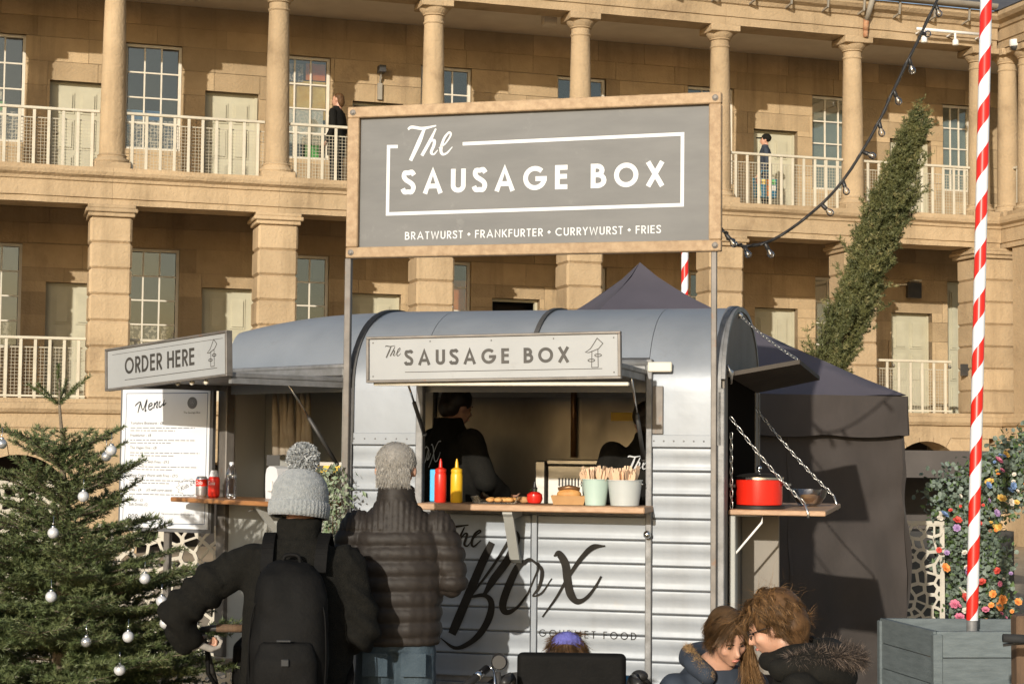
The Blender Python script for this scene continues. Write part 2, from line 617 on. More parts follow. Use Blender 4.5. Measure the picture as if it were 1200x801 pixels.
for x0, x1, z0, z1, lv in wins:
    k = round((x0 - .37) / BAY)
    f = window(x0, x1, z0, z1, lv, k)
    if lv == 2 and k == 1:
        behind(f, x0 + .08, x1 - .06, z0 + .75, z1 - .42, 'poster_yellow')
        behind(f, x0 + .55, x1 - .07, z1 - .40, z1 - .10, 'poster_orange', .295)
        behind(f, x0 + .06, x1 - .1, z0 + .30, z0 + .95, 'poster_white', .28)
        behind(f, x0 + .1, x0 + .5, z1 - .45, z1 - .12, 'goods', .29)
        behind(f, x0 + .55, x0 + .8, z0 + .06, z0 + .28, 'poster_green', .27)
    elif lv == 2 and k in (0, -1):
        behind(f, x0 + .02, x1 - .02, z0 + .03, z0 + .55, 'goods')
        behind(f, x0 + .05, x1 - .3, z0 + .55, z0 + .72, 'poster_blue' if k == 0 else 'poster_green', .32)
        behind(f, x0 + .2, x0 + .6, z0 + .75, z0 + .95, 'poster_white', .34) if k == -1 else None
    elif lv == 1 and k == 2:
        behind(f, x0 + .35, x1 - .05, z0 + .75, z0 + 1.45, 'poster_orange')
        behind(f, x0 + .3, x1 - .05, z0 + .45, z0 + .74, 'poster_blue', .29)
    elif k >= 5:
        behind(f, x0 + .02, x1 - .02, z0 + .03, z1 - .03, 'blind')
    elif rs.random() < .6:
        behind(f, x0 + .1, x1 - .15, z0 + .05, z0 + .45, rs.choice(('goods', 'poster_white')))

# columns of the upper gallery
shaft = []
for i in range(13):
    t = i / 12
    z = Z2 + .27 + t * 2.53
    shaft.append((.202 - .037 * t ** 1.6, z))
shaft += [(.178, Z2 + 2.81), (.184, Z2 + 2.825), (.178, Z2 + 2.84), (.165, Z2 + 2.85), (.165, Z2 + 2.94)]
shaft_me = MB().lathe(shaft, 28).mesh('column', 'stone_dressed', 40)
base_me = MB().cbox(-.28, .28, -.28, .28, Z2 + .001, Z2 + .12, .012).lathe([(.27, Z2 + .12), (.285, Z2 + .15), (.27, Z2 + .19), (.235, Z2 + .20), (.225, Z2 + .23), (.235, Z2 + .25), (.21, Z2 + .272)], 24).mesh('column_base', 'stone_dressed', 40)
cap_me = MB().lathe([(.165, Z2 + 2.935), (.19, Z2 + 2.95), (.185, Z2 + 2.965), (.20, Z2 + 2.98), (.25, Z2 + 3.05), (.255, Z2 + 3.07)], 24).cbox(-.28, .28, -.28, .28, Z2 + 3.07, ZT - .001, .012).mesh('column_capital', 'stone_dressed', 40)
def column(x, y=0):
    c = link('column', shaft_me, bld, (x, y, 0))
    link('column_base', base_me, c)
    link('column_capital', cap_me, c)
for k in range(-1, 7):
    column(k * BAY)
column(16.40, -.05)
column(16.46, -.62)

# rusticated piers of the lower gallery
blk = MB().cbox(-.325, .325, -.325, .325, 0, .408, .035).mesh('pier_block', 'stone_dressed')
pcap = MB().cbox(-.36, .36, -.36, .36, 5.27, 5.335, .01).cbox(-.40, .40, -.40, .40, 5.336, 5.40, .012).cbox(-.37, .37, -.37, .37, 5.401, 5.458, .01).mesh('pier_capital', 'stone_dressed')
wblk = MB().cbox(-.70, .62, -.325, .325, 0, .408, .035).mesh('pier_block', 'stone_dressed')
wcap = MB().cbox(-.75, .66, -.36, .40, 5.27, 5.335, .01).cbox(-.79, .70, -.40, .44, 5.336, 5.40, .012).cbox(-.76, .67, -.37, .41, 5.401, 5.458, .01).mesh('pier_capital', 'stone_dressed')
def pier(x, bm, cm):
    c = MB().box(-.28 if bm is blk else -.66, .28 if bm is blk else .58, -.28, .28, Z1 + .001, 5.27).build('pier', 'mortar', bld)
    c.location = (x, 0, 0)
    for i in range(7):
        link('pier_block', bm, c, (rs.uniform(-.005, .005), rs.uniform(-.006, .006), Z1 + .002 + i * .4095))
    link('pier_capital', cm, c)
for k in range(-1, 6):
    pier(k * BAY, blk, pcap)
pier(16.22, wblk, wcap)

# railings: cream bars with a wire mesh behind
bar_me = MB().cbox(-.024, .024, -.012, .012, 0, .93, .004).mesh('baluster', 'cream_paint')
def railing(x0, x1, z, y=.0):
    r_ = MB().cbox(x0, x1, y - .03, y + .03, z + .93, z + .975, .008).box(x0, x1, y - .02, y + .02, z + .03, z + .06).build('railing', 'cream_paint', bld)
    n = max(2, int((x1 - x0) / .215))
    for i in range(n):
        link('baluster', bar_me, r_, (x0 + (i + .5) * (x1 - x0) / n, y, z))
    w = MB()
    yy = y + .05
    m = int((x1 - x0) / .055)
    for i in range(m + 1):
        xx = x0 + .02 + (x1 - x0 - .04) * i / m
        w.box(xx - .003, xx + .003, yy, yy + .006, z + .05, z + .80)
    for j in range(15):
        zz = z + .05 + .75 * j / 14
        w.box(x0, x1, yy - .0055, yy - .0005, zz - .003, zz + .003)
    w.box(x0, x1, yy - .008, yy + .008, z + .80, z + .815)
    w.build('wire_mesh', 'mesh_wire', r_)
for k in range(-2, 6):
    railing(k * BAY + .20, (k + 1) * BAY - .20, Z2)
    railing(k * BAY + .33, (k + 1) * BAY - (.62 if k == 5 else .33), Z1)

# arched undercroft
for k in range(K0, 6):
    u = k * BAY
    a0, a1 = u + .50, u + BAY - .50
    c, rr = (a0 + a1) / 2, (a1 - a0) / 2
    zs = 1.08 if k > 2 else .72
    poly = [(u + .003, 0), (a0, 0)] + [(c + rr * math.cos(R(a)), zs + rr * math.sin(R(a))) for a in range(180, -1, -12)] + [(a1, 0), (u + BAY - .003, 0), (u + BAY - .003, 1.949), (u + .003, 1.949)]
    w = MB().prism(poly, -.27, .30, 'y').build('undercroft_wall', 'stone_dressed', bld)
    for j, a in enumerate(range(0, 180, 20)):
        p = [(c + r2 * math.cos(R(b)), zs + r2 * math.sin(R(b))) for r2, b in ((rr - .01, a + .4), (rr + .19, a + .4), (rr + .19, a + 10), (rr + .19, a + 19.6), (rr - .01, a + 19.6), (rr - .01, a + 10))]
        MB().prism(p, -.30, -.20, 'y').build('arch_stone', 'stone_dressed', w)
    # near-black panel set back inside the arch, its colour standing for the shaded recess
    MB().box(a0 - .2, a1 + .2, 1.4, 1.45, 0, 2.1).build('arch_shade_panel', 'dark_room', bld)
    for j in range(4):
        z0 = .02 + j * .48
        if j < 4:
            pass
MB().box(16.0, 17.4, -.33, .3, 0, 1.949).build('undercroft_wall', 'stone_dressed', bld)

# the next range of the building turns the corner towards the viewer on the right
WM = Matrix(((0, 1, 0, 16.40), (-1, 0, 0, 0), (0, 0, 1, 0.004), (0, 0, 0, 1)))
for nm, prof in (('frieze_stone', ent2), ('string_course_stone', ent1), ('cornice_stone', entT)):
    MB(WM).prism(prof, -.38, 3.2, 'x').build(nm, 'stone_dressed', bld)
MB(WM).box(.35, 3.2, -.3, .3, 0, 1.94).box(.55, 3.2, -.25, .25, Z1, 5.45).build('undercroft_wall', 'stone_dressed', bld)
MB(WM).box(-.38, 3.2, .26, 3.0, 9.37, 9.82).build('gallery_ceiling', 'plaster', bld)
rl = MB(WM)
rl.cbox(-.2, 3.0, -.03, .03, Z2 + .93, Z2 + .975, .008)
for i in range(14):
    rl.box(-.1 + i * .215, -.06 + i * .215, -.012, .012, Z2, Z2 + .93)
rl.build('railing', 'cream_paint', bld)

MB(WM).prism([(-.52, 9.86), (4.6, 12.2), (4.6, 12.05), (-.52, 9.845)], -.9, 3.2, 'x').box(-.9, 3.2, .2, .4, 9.83, 10.1).build('roof', 'slate', bld)
# eaves gutter on brackets
gt = MB()
prof = [(-.62 + .085 * math.cos(R(a)), 9.93 + .085 * math.sin(R(a))) for a in range(180, 361, 20)] + [(-.62 + .07 * math.cos(R(a)), 9.93 + .07 * math.sin(R(a))) for a in range(360, 179, -20)]
gt.prism(prof, UL, 15.8, 'x')
gt.box(UL, 15.8, -.56, -.52, 9.845, 9.90)
gutter = gt.build('gutter', 'lead', bld, 40)
for i in range(30):
    x = UL + .4 + i * .72
    if x < 15.8:
        MB().beam((x, -.52, 9.62), (x, -.55, 9.84), .03, .03).beam((x, -.26, 9.60), (x, -.53, 9.63), .03, .03).build('gutter_bracket', 'lead', gutter)
dp = MB().tube([(13.28, -.58, 9.86), (13.28, -.45, 9.66), (13.28, -.34, 9.50)], .05, 10).build('downpipe', 'lead', bld, True)
MB().tube([(13.28, -.34, 9.52), (13.28, -.31, 9.32)], .053, 10).tube([(13.28, -.31, 9.32), (13.28, -.31, 9.20)], .045, 10).build('rusty_pipe_joint', 'rust', dp, True)

# fittings on the building
def btag(mb, name, m, label, cat, smooth=False):
    o = mb.build(name, m, None, smooth)
    o.location = (BO[0], BO[1], 0)
    o.rotation_euler = (0, 0, BA)
    return tag(o, label, cat)
mat('black_metal', (0.03, 0.03, 0.03), (0.05, 0.045, 0.04), 9, 0.5)
mat('white_plastic', (0.72, 0.70, 0.66), None, rough=0.4)
fb = thing('floodlight_bar', 'white pipe with three spotlights fixed to the frieze, top right', 'spotlights', BW(0, 0, 0), BA)
MB().tube([(14.2, -.52, 9.38), (15.75, -.52, 9.38)], .03, 8).build('pipe', 'white_plastic', fb, True)
for x in (14.35, 15.0, 15.6):
    h = MB().beam((x, -.26, 9.36), (x, -.52, 9.36), .04, .03).tube([(x, -.52, 9.36), (x, -.52, 9.24)], .022, 8).build('lamp_bracket', 'white_plastic', fb)
    MB().lathe([(.03, 0), (.055, -.03), (.06, -.11), (.05, -.12)], 12, (x, -.53, 9.25)).build('lamp_head', 'white_plastic', h, True)
cc = thing('security_camera', 'grey dome camera on the corner column cluster', 'camera', BW(0, 0, 0), BA)
MB().beam((16.42, -.3, 9.33), (16.2, -.62, 9.30), .05).lathe([(.10, 0), (.10, -.10), (.085, -.12)], 14, (16.18, -.64, 9.30)).build('housing', 'white_plastic', cc, 40)
MB().sphere((16.18, -.64, 9.18), .08, 12, 8).build('dome', 'black_metal', cc, True)
ln = thing('wall_lantern', 'black sign lamp hanging from the lower gallery wall at the right', 'lamp', BW(0, 0, 0), BA)
MB().box(15.48, 15.78, 2.02, 2.10, 4.72, 5.02).build('sign_panel', 'black_metal', ln)
MB().box(15.56, 15.74, 1.94, 2.10, 5.04, 5.07).beam((15.3, 2.2, 4.98), (15.5, 2.06, 4.98), .03).build('lamp', 'frame_paint', ln)
wl_ = thing('wall_floodlight', 'small black floodlight on the upper wall above the open doorway', 'lamp', BW(0, 0, 0), BA)
MB().box(4.78, 4.90, 1.98, 2.18, 8.42, 8.54).build('lamp_head', 'black_metal', wl_)
MB().beam((4.84, 2.24, 8.2), (4.84, 2.10, 8.45), .03).box(4.80, 4.88, 2.18, 2.25, 7.95, 8.25).build('bracket', 'lead', wl_)
btag(MB().cbox(7.42, 7.66, .55, .75, 9.16, 9.38, .02), 'ceiling_box', 'plaster', 'small pale box fixed under the gallery ceiling above the signboard', 'junction box')
btag(MB().cbox(15.62, 15.88, -.05, -.035, 6.62, 6.86, .003), 'railing_notice', 'black_metal', 'dark notice plate on the upper railing near the corner', 'notice')
btag(MB().cbox(15.36, 15.62, -.05, -.035, 3.10, 3.32, .003), 'railing_notice', 'black_metal', 'dark notice plate on the lower railing beyond the tent', 'notice')
# ------------------------------------------------------------------ lettering: painted strokes, 2-D outlines on a plane
def ribbon(mb, pts, w, plane, lift):
    """flat stroke of varying width; plane maps (u, v, lift) to 3-D"""
    P = [Vector((q[0], q[1])) for q in pts]
    k = len(P)
    ws = [w] * k if not hasattr(w, '__len__') else w
    closed = k > 3 and (P[0] - P[-1]).length < 1e-6
    vs = []
    for i in range(k):
        a = P[i] - P[i - 1] if i > 0 else (P[-1] - P[-2] if closed else P[1] - P[0])
        b = P[i + 1] - P[i] if i < k - 1 else (P[1] - P[0] if closed else P[-1] - P[-2])
        a = a.normalized(); b = b.normalized()
        n1, n2 = Vector((-a.y, a.x)), Vector((-b.y, b.x))
        m = n1 + n2
        if m.length < 1e-4:
            m = n1
        m.normalize()
        d = max(0.55, m.dot(n1))
        off = m * (ws[i] / 2 / d)
        vs.append(plane(P[i].x + off.x, P[i].y + off.y, lift))
        vs.append(plane(P[i].x - off.x, P[i].y - off.y, lift))
    mb.add(vs, [(2 * i, 2 * i + 1, 2 * i + 3, 2 * i + 2) for i in range(k - 1)])
def brush(mb, pts, ws, plane, lift, n=7):
    c = catmull([(q[0], q[1]) for q in pts], n)
    W = []
    for i in range(len(ws) - 1):
        W += [lerp(ws[i], ws[i + 1], (lambda t: t * t * (3 - 2 * t))(j / n)) for j in range(n)]
    W.append(ws[-1])
    ribbon(mb, c, W, plane, lift)
def glyph(ch, h):
    """geometric sans capitals, cap height 1, h = half the stroke: (strokes, advance)"""
    t, b = 1 - h, h
    A = lambda *q: arc(*q)
    G = {
        'A': ([[(h, 0), (.44, 1 - h * .6), (.88 - h, 0)], [(.20, .31), (.68, .31)]], .88),
        'B': ([[(h, 0), (h, 1)], [(h, t)] + A(.27, (t + .54) / 2, .20, (t - .54) / 2, 90, -90, 8) + [(h, .54)], [(h, .54)] + A(.30, (.54 + b) / 2, .25, (.54 - b) / 2, 90, -90, 8) + [(h, b)]], .62),
        'C': ([A(.5, .5, .5 - h, .5 - h, 48, 312, 18)], .86),
        'D': ([[(h, 0), (h, 1)], [(h, t)] + A(.26, .5, .46 - h, .5 - h, 90, -90, 12) + [(h, b)]], .74),
        'E': ([[(h, 0), (h, 1)], [(h, t), (.52, t)], [(h, .53), (.50, .53)], [(h, b), (.52, b)]], .54),
        'F': ([[(h, 0), (h, 1)], [(h, t), (.50, t)], [(h, .53), (.48, .53)]], .50),
        'G': ([A(.5, .5, .5 - h, .5 - h, 45, 355, 20), [(.52, .47), (1.0, .47)]], 1.0),
        'H': ([[(h, 0), (h, 1)], [(.70 - h, 0), (.70 - h, 1)], [(h, .53), (.70 - h, .53)]], .70),
        'I': ([[(h, 0), (h, 1)]], 2 * h),
        'K': ([[(h, 0), (h, 1)], [(.58, 1), (h + .04, .46)], [(.20, .56), (.63, 0)]], .64),
        'M': ([[(h, 0), (.16, 1 - h * .5), (.5, .12), (.84, 1 - h * .5), (1 - h, 0)]], 1.0),
        'N': ([[(h, 0), (h, 1 - h * .6), (.72 - h, h * .6), (.72 - h, 1)]], .72),
        'O': ([A(.5, .5, .5 - h, .5 - h, 0, 360, 28)], 1.0),
        'R': ([[(h, 0), (h, 1)], [(h, t)] + A(.28, (t + .48) / 2, .22, (t - .48) / 2, 90, -90, 8) + [(h, .48)], [(.24, .48), (.54, 0)]], .58),
        'S': ([[tuple(q) for q in catmull([(.50, .80), (.40, .93), (.26, 1 - h), (.10, .90), (.06, .75), (.15, .61), (.29, .52), (.43, .41), (.48, .26), (.40, .10), (.25, h), (.09, .10), (.01, .24)], 3)]], .54),
        'T': ([[(0, t), (.54, t)], [(.27, 0), (.27, t)]], .54),
        'U': ([[(h, 1)] + A(.32, .30, .32 - h, .30 - h, 180, 360, 12) + [(.64 - h, 1)]], .64),
        'W': ([[(h, 1), (.28, h * .6), (.54, .90), (.80, h * .6), (1.08 - h, 1)]], 1.08),
        'X': ([[(.05, 0), (.63, 1)], [(.05, 1), (.63, 0)]], .68),
        'Y': ([[(.03, 1), (.31, .46), (.59, 1)], [(.31, 0), (.31, .46)]], .62),
        '*': ([[(.0, .5), (.13, .63), (.26, .5), (.13, .37), (0, .5)], [(.02, .5), (.24, .5)]], .26),
        ' ': ([], .26)}
    return G[ch]
def capitals(mb, text, x0, x1, zbase, cap, stroke, plane, lift, slope=0.0):
    """a word set from x0 to x1; the letter gaps take up the slack"""
    h = stroke / cap / 2
    adv = [glyph(c, h)[1] * cap for c in text]
    gap = (x1 - x0 - sum(adv)) / (len(text) - 1)
    x, k = x0, 0
    for c, a in zip(text, adv):
        if c == ' ' and hasattr(mb, 'next_word'):
            mb.next_word()
        for st in glyph(c, h)[0]:
            ribbon(mb, [(x + q[0] * cap, zbase + (x - x0) * slope + q[1] * cap) for q in st], stroke, plane, lift + (k % 5) * .00025)
            k += 1
        x += a + gap
class Words(MB):
    """keeps every word of a line as a mesh of its own"""
    def __init__(s):
        super().__init__()
        s.done = []
    def next_word(s):
        if s.v:
            s.done.append((s.v, s.f, s.m))
            s.v, s.f, s.m = [], [], []
    def build_words(s, m, parent):
        s.next_word()
        for v, f, mm in s.done:
            b = MB(); b.v, b.f, b.m = v, f, mm
            b.build('lettering', m, parent, fix=False)
THE = dict(Tb=([(-1.639, 3.375), (-1.618, 3.386), (-1.558, 3.377), (-1.485, 3.389)], [.012, .016, .016, .008]),
           Ts=([(-1.549, 3.375), (-1.579, 3.302), (-1.623, 3.209)], [.016, .024, .020]),
           hs=([(-1.486, 3.373), (-1.518, 3.308), (-1.561, 3.233)], [.010, .018, .018]),
           ha=([(-1.548, 3.263), (-1.518, 3.305), (-1.494, 3.310), (-1.497, 3.282), (-1.510, 3.250), (-1.496, 3.238), (-1.474, 3.260)], [.006, .010, .016, .017, .015, .009, .005]),
           e=([(-1.468, 3.270), (-1.437, 3.289), (-1.412, 3.321), (-1.404, 3.342), (-1.416, 3.349), (-1.441, 3.318), (-1.457, 3.264), (-1.449, 3.238), (-1.425, 3.242), (-1.395, 3.274)], [.006, .008, .009, .011, .011, .014, .017, .014, .010, .005]))
def the_word(mb, ox, oz, s, plane, lift):
    """the brush-written 'The', lower left at (ox, oz), scaled from the signboard's"""
    for i, (p, w) in enumerate(THE.values()):
        brush(mb, [(ox + (q[0] + 1.639) * s, oz + (q[1] - 3.209) * s) for q in p], [q * s for q in w], plane, lift + i * .0003)
def text_mesh(body, size, name, m, shear=0.0):
    """small print set in the built-in typeface, as a flat mesh"""
    cu = bpy.data.curves.new('print', 'FONT')
    cu.body = body
    cu.size = size
    cu.shear = shear
    cu.resolution_u = 2
    o = bpy.data.objects.new('print', cu)
    COL.objects.link(o)
    me = bpy.data.meshes.new_from_object(o.evaluated_get(bpy.context.evaluated_depsgraph_get()))
    bpy.data.objects.remove(o)
    bpy.data.curves.remove(cu)
    me.name = name
    me.materials.clear()
    me.materials.append(MATS[m])
    return me
# ------------------------------------------------------------------ trailer materials
mat('trailer_paint', (0.255, 0.275, 0.302), (0.215, 0.234, 0.258), 2.6, 0.48, metal=0.15, rough2=0.38, spec=.4, bump=0.16, bscale=4, streak=(.205, .218, .232), detail=7,
    wear=(0.19, 0.195, 0.20), wscale=6, wlo=0.60, whi=0.85)
mat('trailer_plank', (0.248, 0.268, 0.292), (0.208, 0.226, 0.247), 3.2, 0.48, metal=0.12, rough2=0.38, spec=.4, bump=0.14, bscale=4, streak=(.175, .182, .19), rnd=0.05,
    wear=(0.25, 0.24, 0.23), wscale=9, wlo=0.64, whi=0.8)
mat('galvanised', (0.245, 0.242, 0.24), (0.17, 0.166, 0.16), 14, 0.55, metal=0.3, rough2=0.6, bump=0.06)
mat('post_metal', (0.13, 0.115, 0.10), (0.19, 0.17, 0.15), 9, 0.55, metal=0.3, wear=(0.2, 0.10, 0.05), wscale=14, wlo=.6, whi=.72)
mat('dark_rubber', (0.05, 0.048, 0.045), (0.09, 0.085, 0.08), 8, 0.7)
mat('pale_panel', (0.37, 0.365, 0.335), (0.32, 0.315, 0.285), 3, 0.5, wear=(0.33, 0.31, 0.27), wscale=5, wlo=.6, whi=.8)
mat('sign_paint', (0.335, 0.34, 0.34), (0.305, 0.31, 0.31), 3, 0.55, wear=(0.27, 0.27, 0.265), wscale=8, wlo=.58, whi=.8)
mat('board_grey', (0.125, 0.124, 0.120), (0.150, 0.148, 0.143), 3, 0.6, stretch=(1, 1, 4), wear=(0.24, 0.235, 0.225), wscale=5, wlo=.60, whi=.85)
mat('letter_white', (0.66, 0.67, 0.68), (0.60, 0.61, 0.62), 9, 0.6)
mat('letter_dark', (0.035, 0.031, 0.026), (0.055, 0.049, 0.042), 12, 0.6)
mat('letter_black', (0.012, 0.010, 0.008), (0.022, 0.019, 0.015), 9, 0.7, spec=.15)
mat('pine', (0.42, 0.295, 0.175), (0.31, 0.205, 0.115), 3.0, 0.7, stretch=(9, 9, 9), bump=0.15, bscale=8, wear=(0.30, 0.17, 0.08), wscale=7, wlo=.66, whi=.78, rnd=.06)
mat('varnished_wood', (0.42, 0.19, 0.065), (0.30, 0.125, 0.04), 4, 0.4, stretch=(2, 2, 14), bump=0.05, coat=.2)
mat('counter_wood', (0.46, 0.29, 0.17), (0.36, 0.21, 0.115), 4, 0.55, stretch=(2, 14, 14), bump=0.06, wear=(.25, .15, .09), wscale=6, wlo=.62, whi=.8)
mat('steel', (0.34, 0.325, 0.30), (0.27, 0.255, 0.23), 5, 0.32, metal=0.95, rough2=0.45, stretch=(1, 1, 5))
mat('lining', (0.36, 0.34, 0.31), (0.31, 0.29, 0.26), 3, 0.35, metal=0.0)
mat('lining_steel', (0.18, 0.165, 0.145), (0.12, 0.108, 0.092), 2.2, 0.30, metal=0.7, rough2=0.5, stretch=(1, 1, .5), bump=.03)
mat('chrome', (0.75, 0.74, 0.72), None, rough=0.18, metal=1.0)
mat('chain_steel', (0.62, 0.60, 0.56), None, rough=0.3, metal=0.9)
mat('tyre', (0.02, 0.02, 0.02), None, rough=0.85)
mat('hazard_yellow', (0.70, 0.45, 0.03), None, rough=0.5)
mat('hazard_black', (0.02, 0.018, 0.015), None, rough=0.5)

# ------------------------------------------------------------------ the trailer; its own frame: x along the front, y into the depth
TO, TA = (1.04, 8.5), R(-14.25)
trl = thing('food_trailer', 'silver grey food trailer with open serving hatches and a ribbed lower side', 'food trailer', (TO[0], TO[1], 0), TA)
def TW(x, y, z):
    return (TO[0] + x * math.cos(TA) - y * math.sin(TA), TO[1] + x * math.sin(TA) + y * math.cos(TA), z)
LEN, WID, ZB, ZS, ZR = 1.954, 1.65, 0.52, 2.0, 0.48
HC = WID / 2
def roof_pt(t, half=HC, h=ZR, off=0.0, e=2.2):
    """t 0..1 from the front springing over the roof to the rear springing"""
    a = PI * (1 - t)
    c, s_ = math.cos(a), math.sin(a)
    y = HC + (half + off) * math.copysign(abs(c) ** (2 / e), c)
    z = ZS + (h + off) * abs(s_) ** (2 / e)
    return (y, z)
def prof(z_from=None, off=0.0, n=28, rear=True, zr=ZB):
    P = []
    if z_from is not None and z_from < ZS:
        P.append((-off, z_from))
    for i in range(n + 1):
        q = roof_pt(i / n, off=off)
        if z_from is None or z_from < ZS or q[1] >= z_from or i > n / 2:
            P.append(q)
    if rear:
        P.append((WID + off, zr))
    return P
def sheet(name, x0, x1, pts_out, pts_in, m, parent=trl, smooth=30):
    k = len(pts_out)
    mb = MB()
    vs = []
    for x in (x0, x1):
        vs += [(x, a, b) for a, b in pts_out] + [(x, a, b) for a, b in pts_in]
    fs = []
    for i in range(k - 1):
        fs.append((i, i + 1, 2 * k + i + 1, 2 * k + i))
        fs.append((k + i, 3 * k + i, 3 * k + i + 1, k + i + 1))
        fs.append((i, k + i, k + i + 1, i + 1))
        fs.append((2 * k + i, 2 * k + i + 1, 3 * k + i + 1, 3 * k + i))
    fs.append((0, 2 * k, 3 * k, k))
    fs.append((k - 1, 2 * k - 1, 4 * k - 1, 3 * k - 1))
    return mb.add(vs, fs).build(name, m, parent, smooth)
XH0, XH1, ZH0, ZH1 = -1.552, -.362, 1.405, 2.125     # the big serving hatch
# upper skin: roof sheets over the hatch, and full-height sheets at both sides
po, pi_ = prof(ZH1 + .02), prof(ZH1 + .02, off=-.022)
n = min(len(po), len(pi_)); po, pi_ = po[-n:], pi_[-n:]
roof1 = sheet('roof_sheet', XH0, -.985, po, pi_, 'trailer_paint')
sheet('roof_sheet', -.981, XH1 - .003, po, pi_, 'trailer_paint')
po, pi_ = prof(1.735), prof(1.735, off=-.022)
sheet('side_sheet', -1.925, XH0 - .003, po, pi_, 'trailer_paint')
sheet('side_sheet', XH1, -.022, po, pi_, 'trailer_paint')
for x in (-1.94, -.982, -.012):
    a, b = prof(1.735 if x != -.982 else ZH1 + .06, off=.012), prof(1.735 if x != -.982 else ZH1 + .06, off=-.005)
    n = min(len(a), len(b)); a, b = a[-n:], b[-n:]
    sheet('roof_band', x - (.016 if x != -.982 else .012), x + (.016 if x != -.982 else .012), a, b, 'dark_rubber' if x != -.012 else 'galvanised')
# rivets along the band seam
rv = MB()
for x0, x1 in ((-1.92, XH0 - .02), (XH1 + .03, -.03)):
    n = int((x1 - x0) / .05)
    for i in range(n + 1):
        rv.sphere((x0 + (x1 - x0) * i / n, -.009, 1.755), .005, 8, 4)
tag(rv.build('rivets', 'galvanised', trl, True), None, None, kind='stuff')
MB().cbox(-1.93, XH0 - .004, -.010, -.002, 1.725, 1.785, .002).build('seam_strip', 'trailer_paint', trl)
MB().cbox(XH1 + .005, -.022, -.010, -.002, 1.725, 1.785, .002).build('seam_strip', 'trailer_paint', trl)

# ribbed lower side: pressed planks one above the other
fw = MB().box(-1.93, -.02, .012, .04, ZB, 1.395).box(-1.93, XH0, .012, .04, 1.395, 1.73).box(XH1, -.02, .012, .04, 1.395, 1.73).build('front_wall', 'galvanised', trl)
PL = .1185
def plank(x0, x1, z1, z0):
    p = [(.012, z0 + .001), (-.002, z0 + .002), (-.0075, z0 + .007), (-.0080, z0 + .012), (-.0052, z0 + .019), (-.0030, z0 + .040), (-.0032, z1 - .045), (-.0062, z1 - .014), (-.0040, z1 - .005), (.004, z1 - .0015), (.012, z1 - .001)]
    return MB().prism(p, x0, x1, 'x').build('plank', 'trailer_plank', fw, 35)
for x0, x1, zt in ((-1.925, XH0 - .03, 1.722), (XH1 + .025, -.045, 1.722), (XH0 + .012, -.965, 1.375), (-.925, XH1 - .012, 1.375)):
    i = 0
    z = zt
    while z > ZB + .04:
        plank(x0, x1, z, max(z - PL, ZB))
        z -= PL
# frame of the lower side
fr = MB()
fr.cbox(XH0 - .028, XH0 + .010, -.022, .03, ZB, ZH1 + .02, .004)
fr.cbox(XH1 - .010, XH1 + .022, -.022, .03, ZB, ZH1 + .04, .004)
fr.cbox(XH0 + .011, XH1 - .011, -.018, .03, ZH1 - .02, ZH1 + .018, .004)
fr.cbox(XH0 + .011, XH1 - .011, -.014, .03, 1.378, 1.402, .003)
fr.cbox(-.044, -.012, -.02, .02, ZB, 1.735, .004)
fr.cbox(-1.93, -.02, -.012, .045, ZB - .05, ZB - .001, .004)
fr.build('hatch_frame', 'galvanised', trl)
MB().cbox(-.960, -.930, -.010, .03, ZB, 1.377, .003).build('centre_strip', 'trailer_plank', trl)
cp = MB().cbox(-.012, .022, -.012, .035, ZB - .05, 2.02, .004).cbox(-1.972, -1.932, -.016, .03, ZB - .05, 2.02, .004)
cp.build('corner_post', 'galvanised', trl)
kn = MB().tube([(XH1 + .006, -.02, 1.29), (XH1 + .006, -.05, 1.29)], .012, 10).sphere((XH1 + .006, -.058, 1.29), .02, 12, 8)
kn.build('hatch_bolt', 'chrome', trl, True)
MB().cbox(-1.70, -1.655, -.03, -.008, 1.69, 1.72, .004).build('catch', 'chrome', trl)
MB().cbox(-.34, -.285, -.016, -.003, 1.79, 2.03, .004).build('side_plate', 'post_metal', trl)

# chassis, floor and running gear
ch = MB().box(-2.0, 0, .05, WID - .05, .46, .518)
ch.beam((-2.9, .82, .44), (-.1, .3, .44), .06).beam((-2.9, .83, .44), (-.1, 1.35, .44), .06).beam((-3.9, .825, .44), (-2.8, .825, .44), .08)
ch.build('chassis', 'post_metal', trl)
for y in (-.02, WID - .16):
    w = MB()
    Mx = Matrix.Rotation(PI / 2, 4, 'X')
    w.lathe([(.19, 0), (.28, .01), (.30, .05), (.30, .13), (.28, .17), (.19, .18)], 28, (-1.0, y + .18, .30), Mx)
    wh = w.build('wheel', 'tyre', trl, 40)
    MB().lathe([(.02, .03), (.17, .03), (.19, .01), (.19, .17), (.17, .15), (.02, .15)], 24, (-1.0, y + .18, .30), Mx).build('rim', 'galvanised', wh, 40)
MB().cbox(-.1, .02, .3, 1.35, .30, .46, .01).tube([(-3.8, .825, .43), (-3.8, .825, .05)], .025, 10).build('prop_stand', 'galvanised', trl)

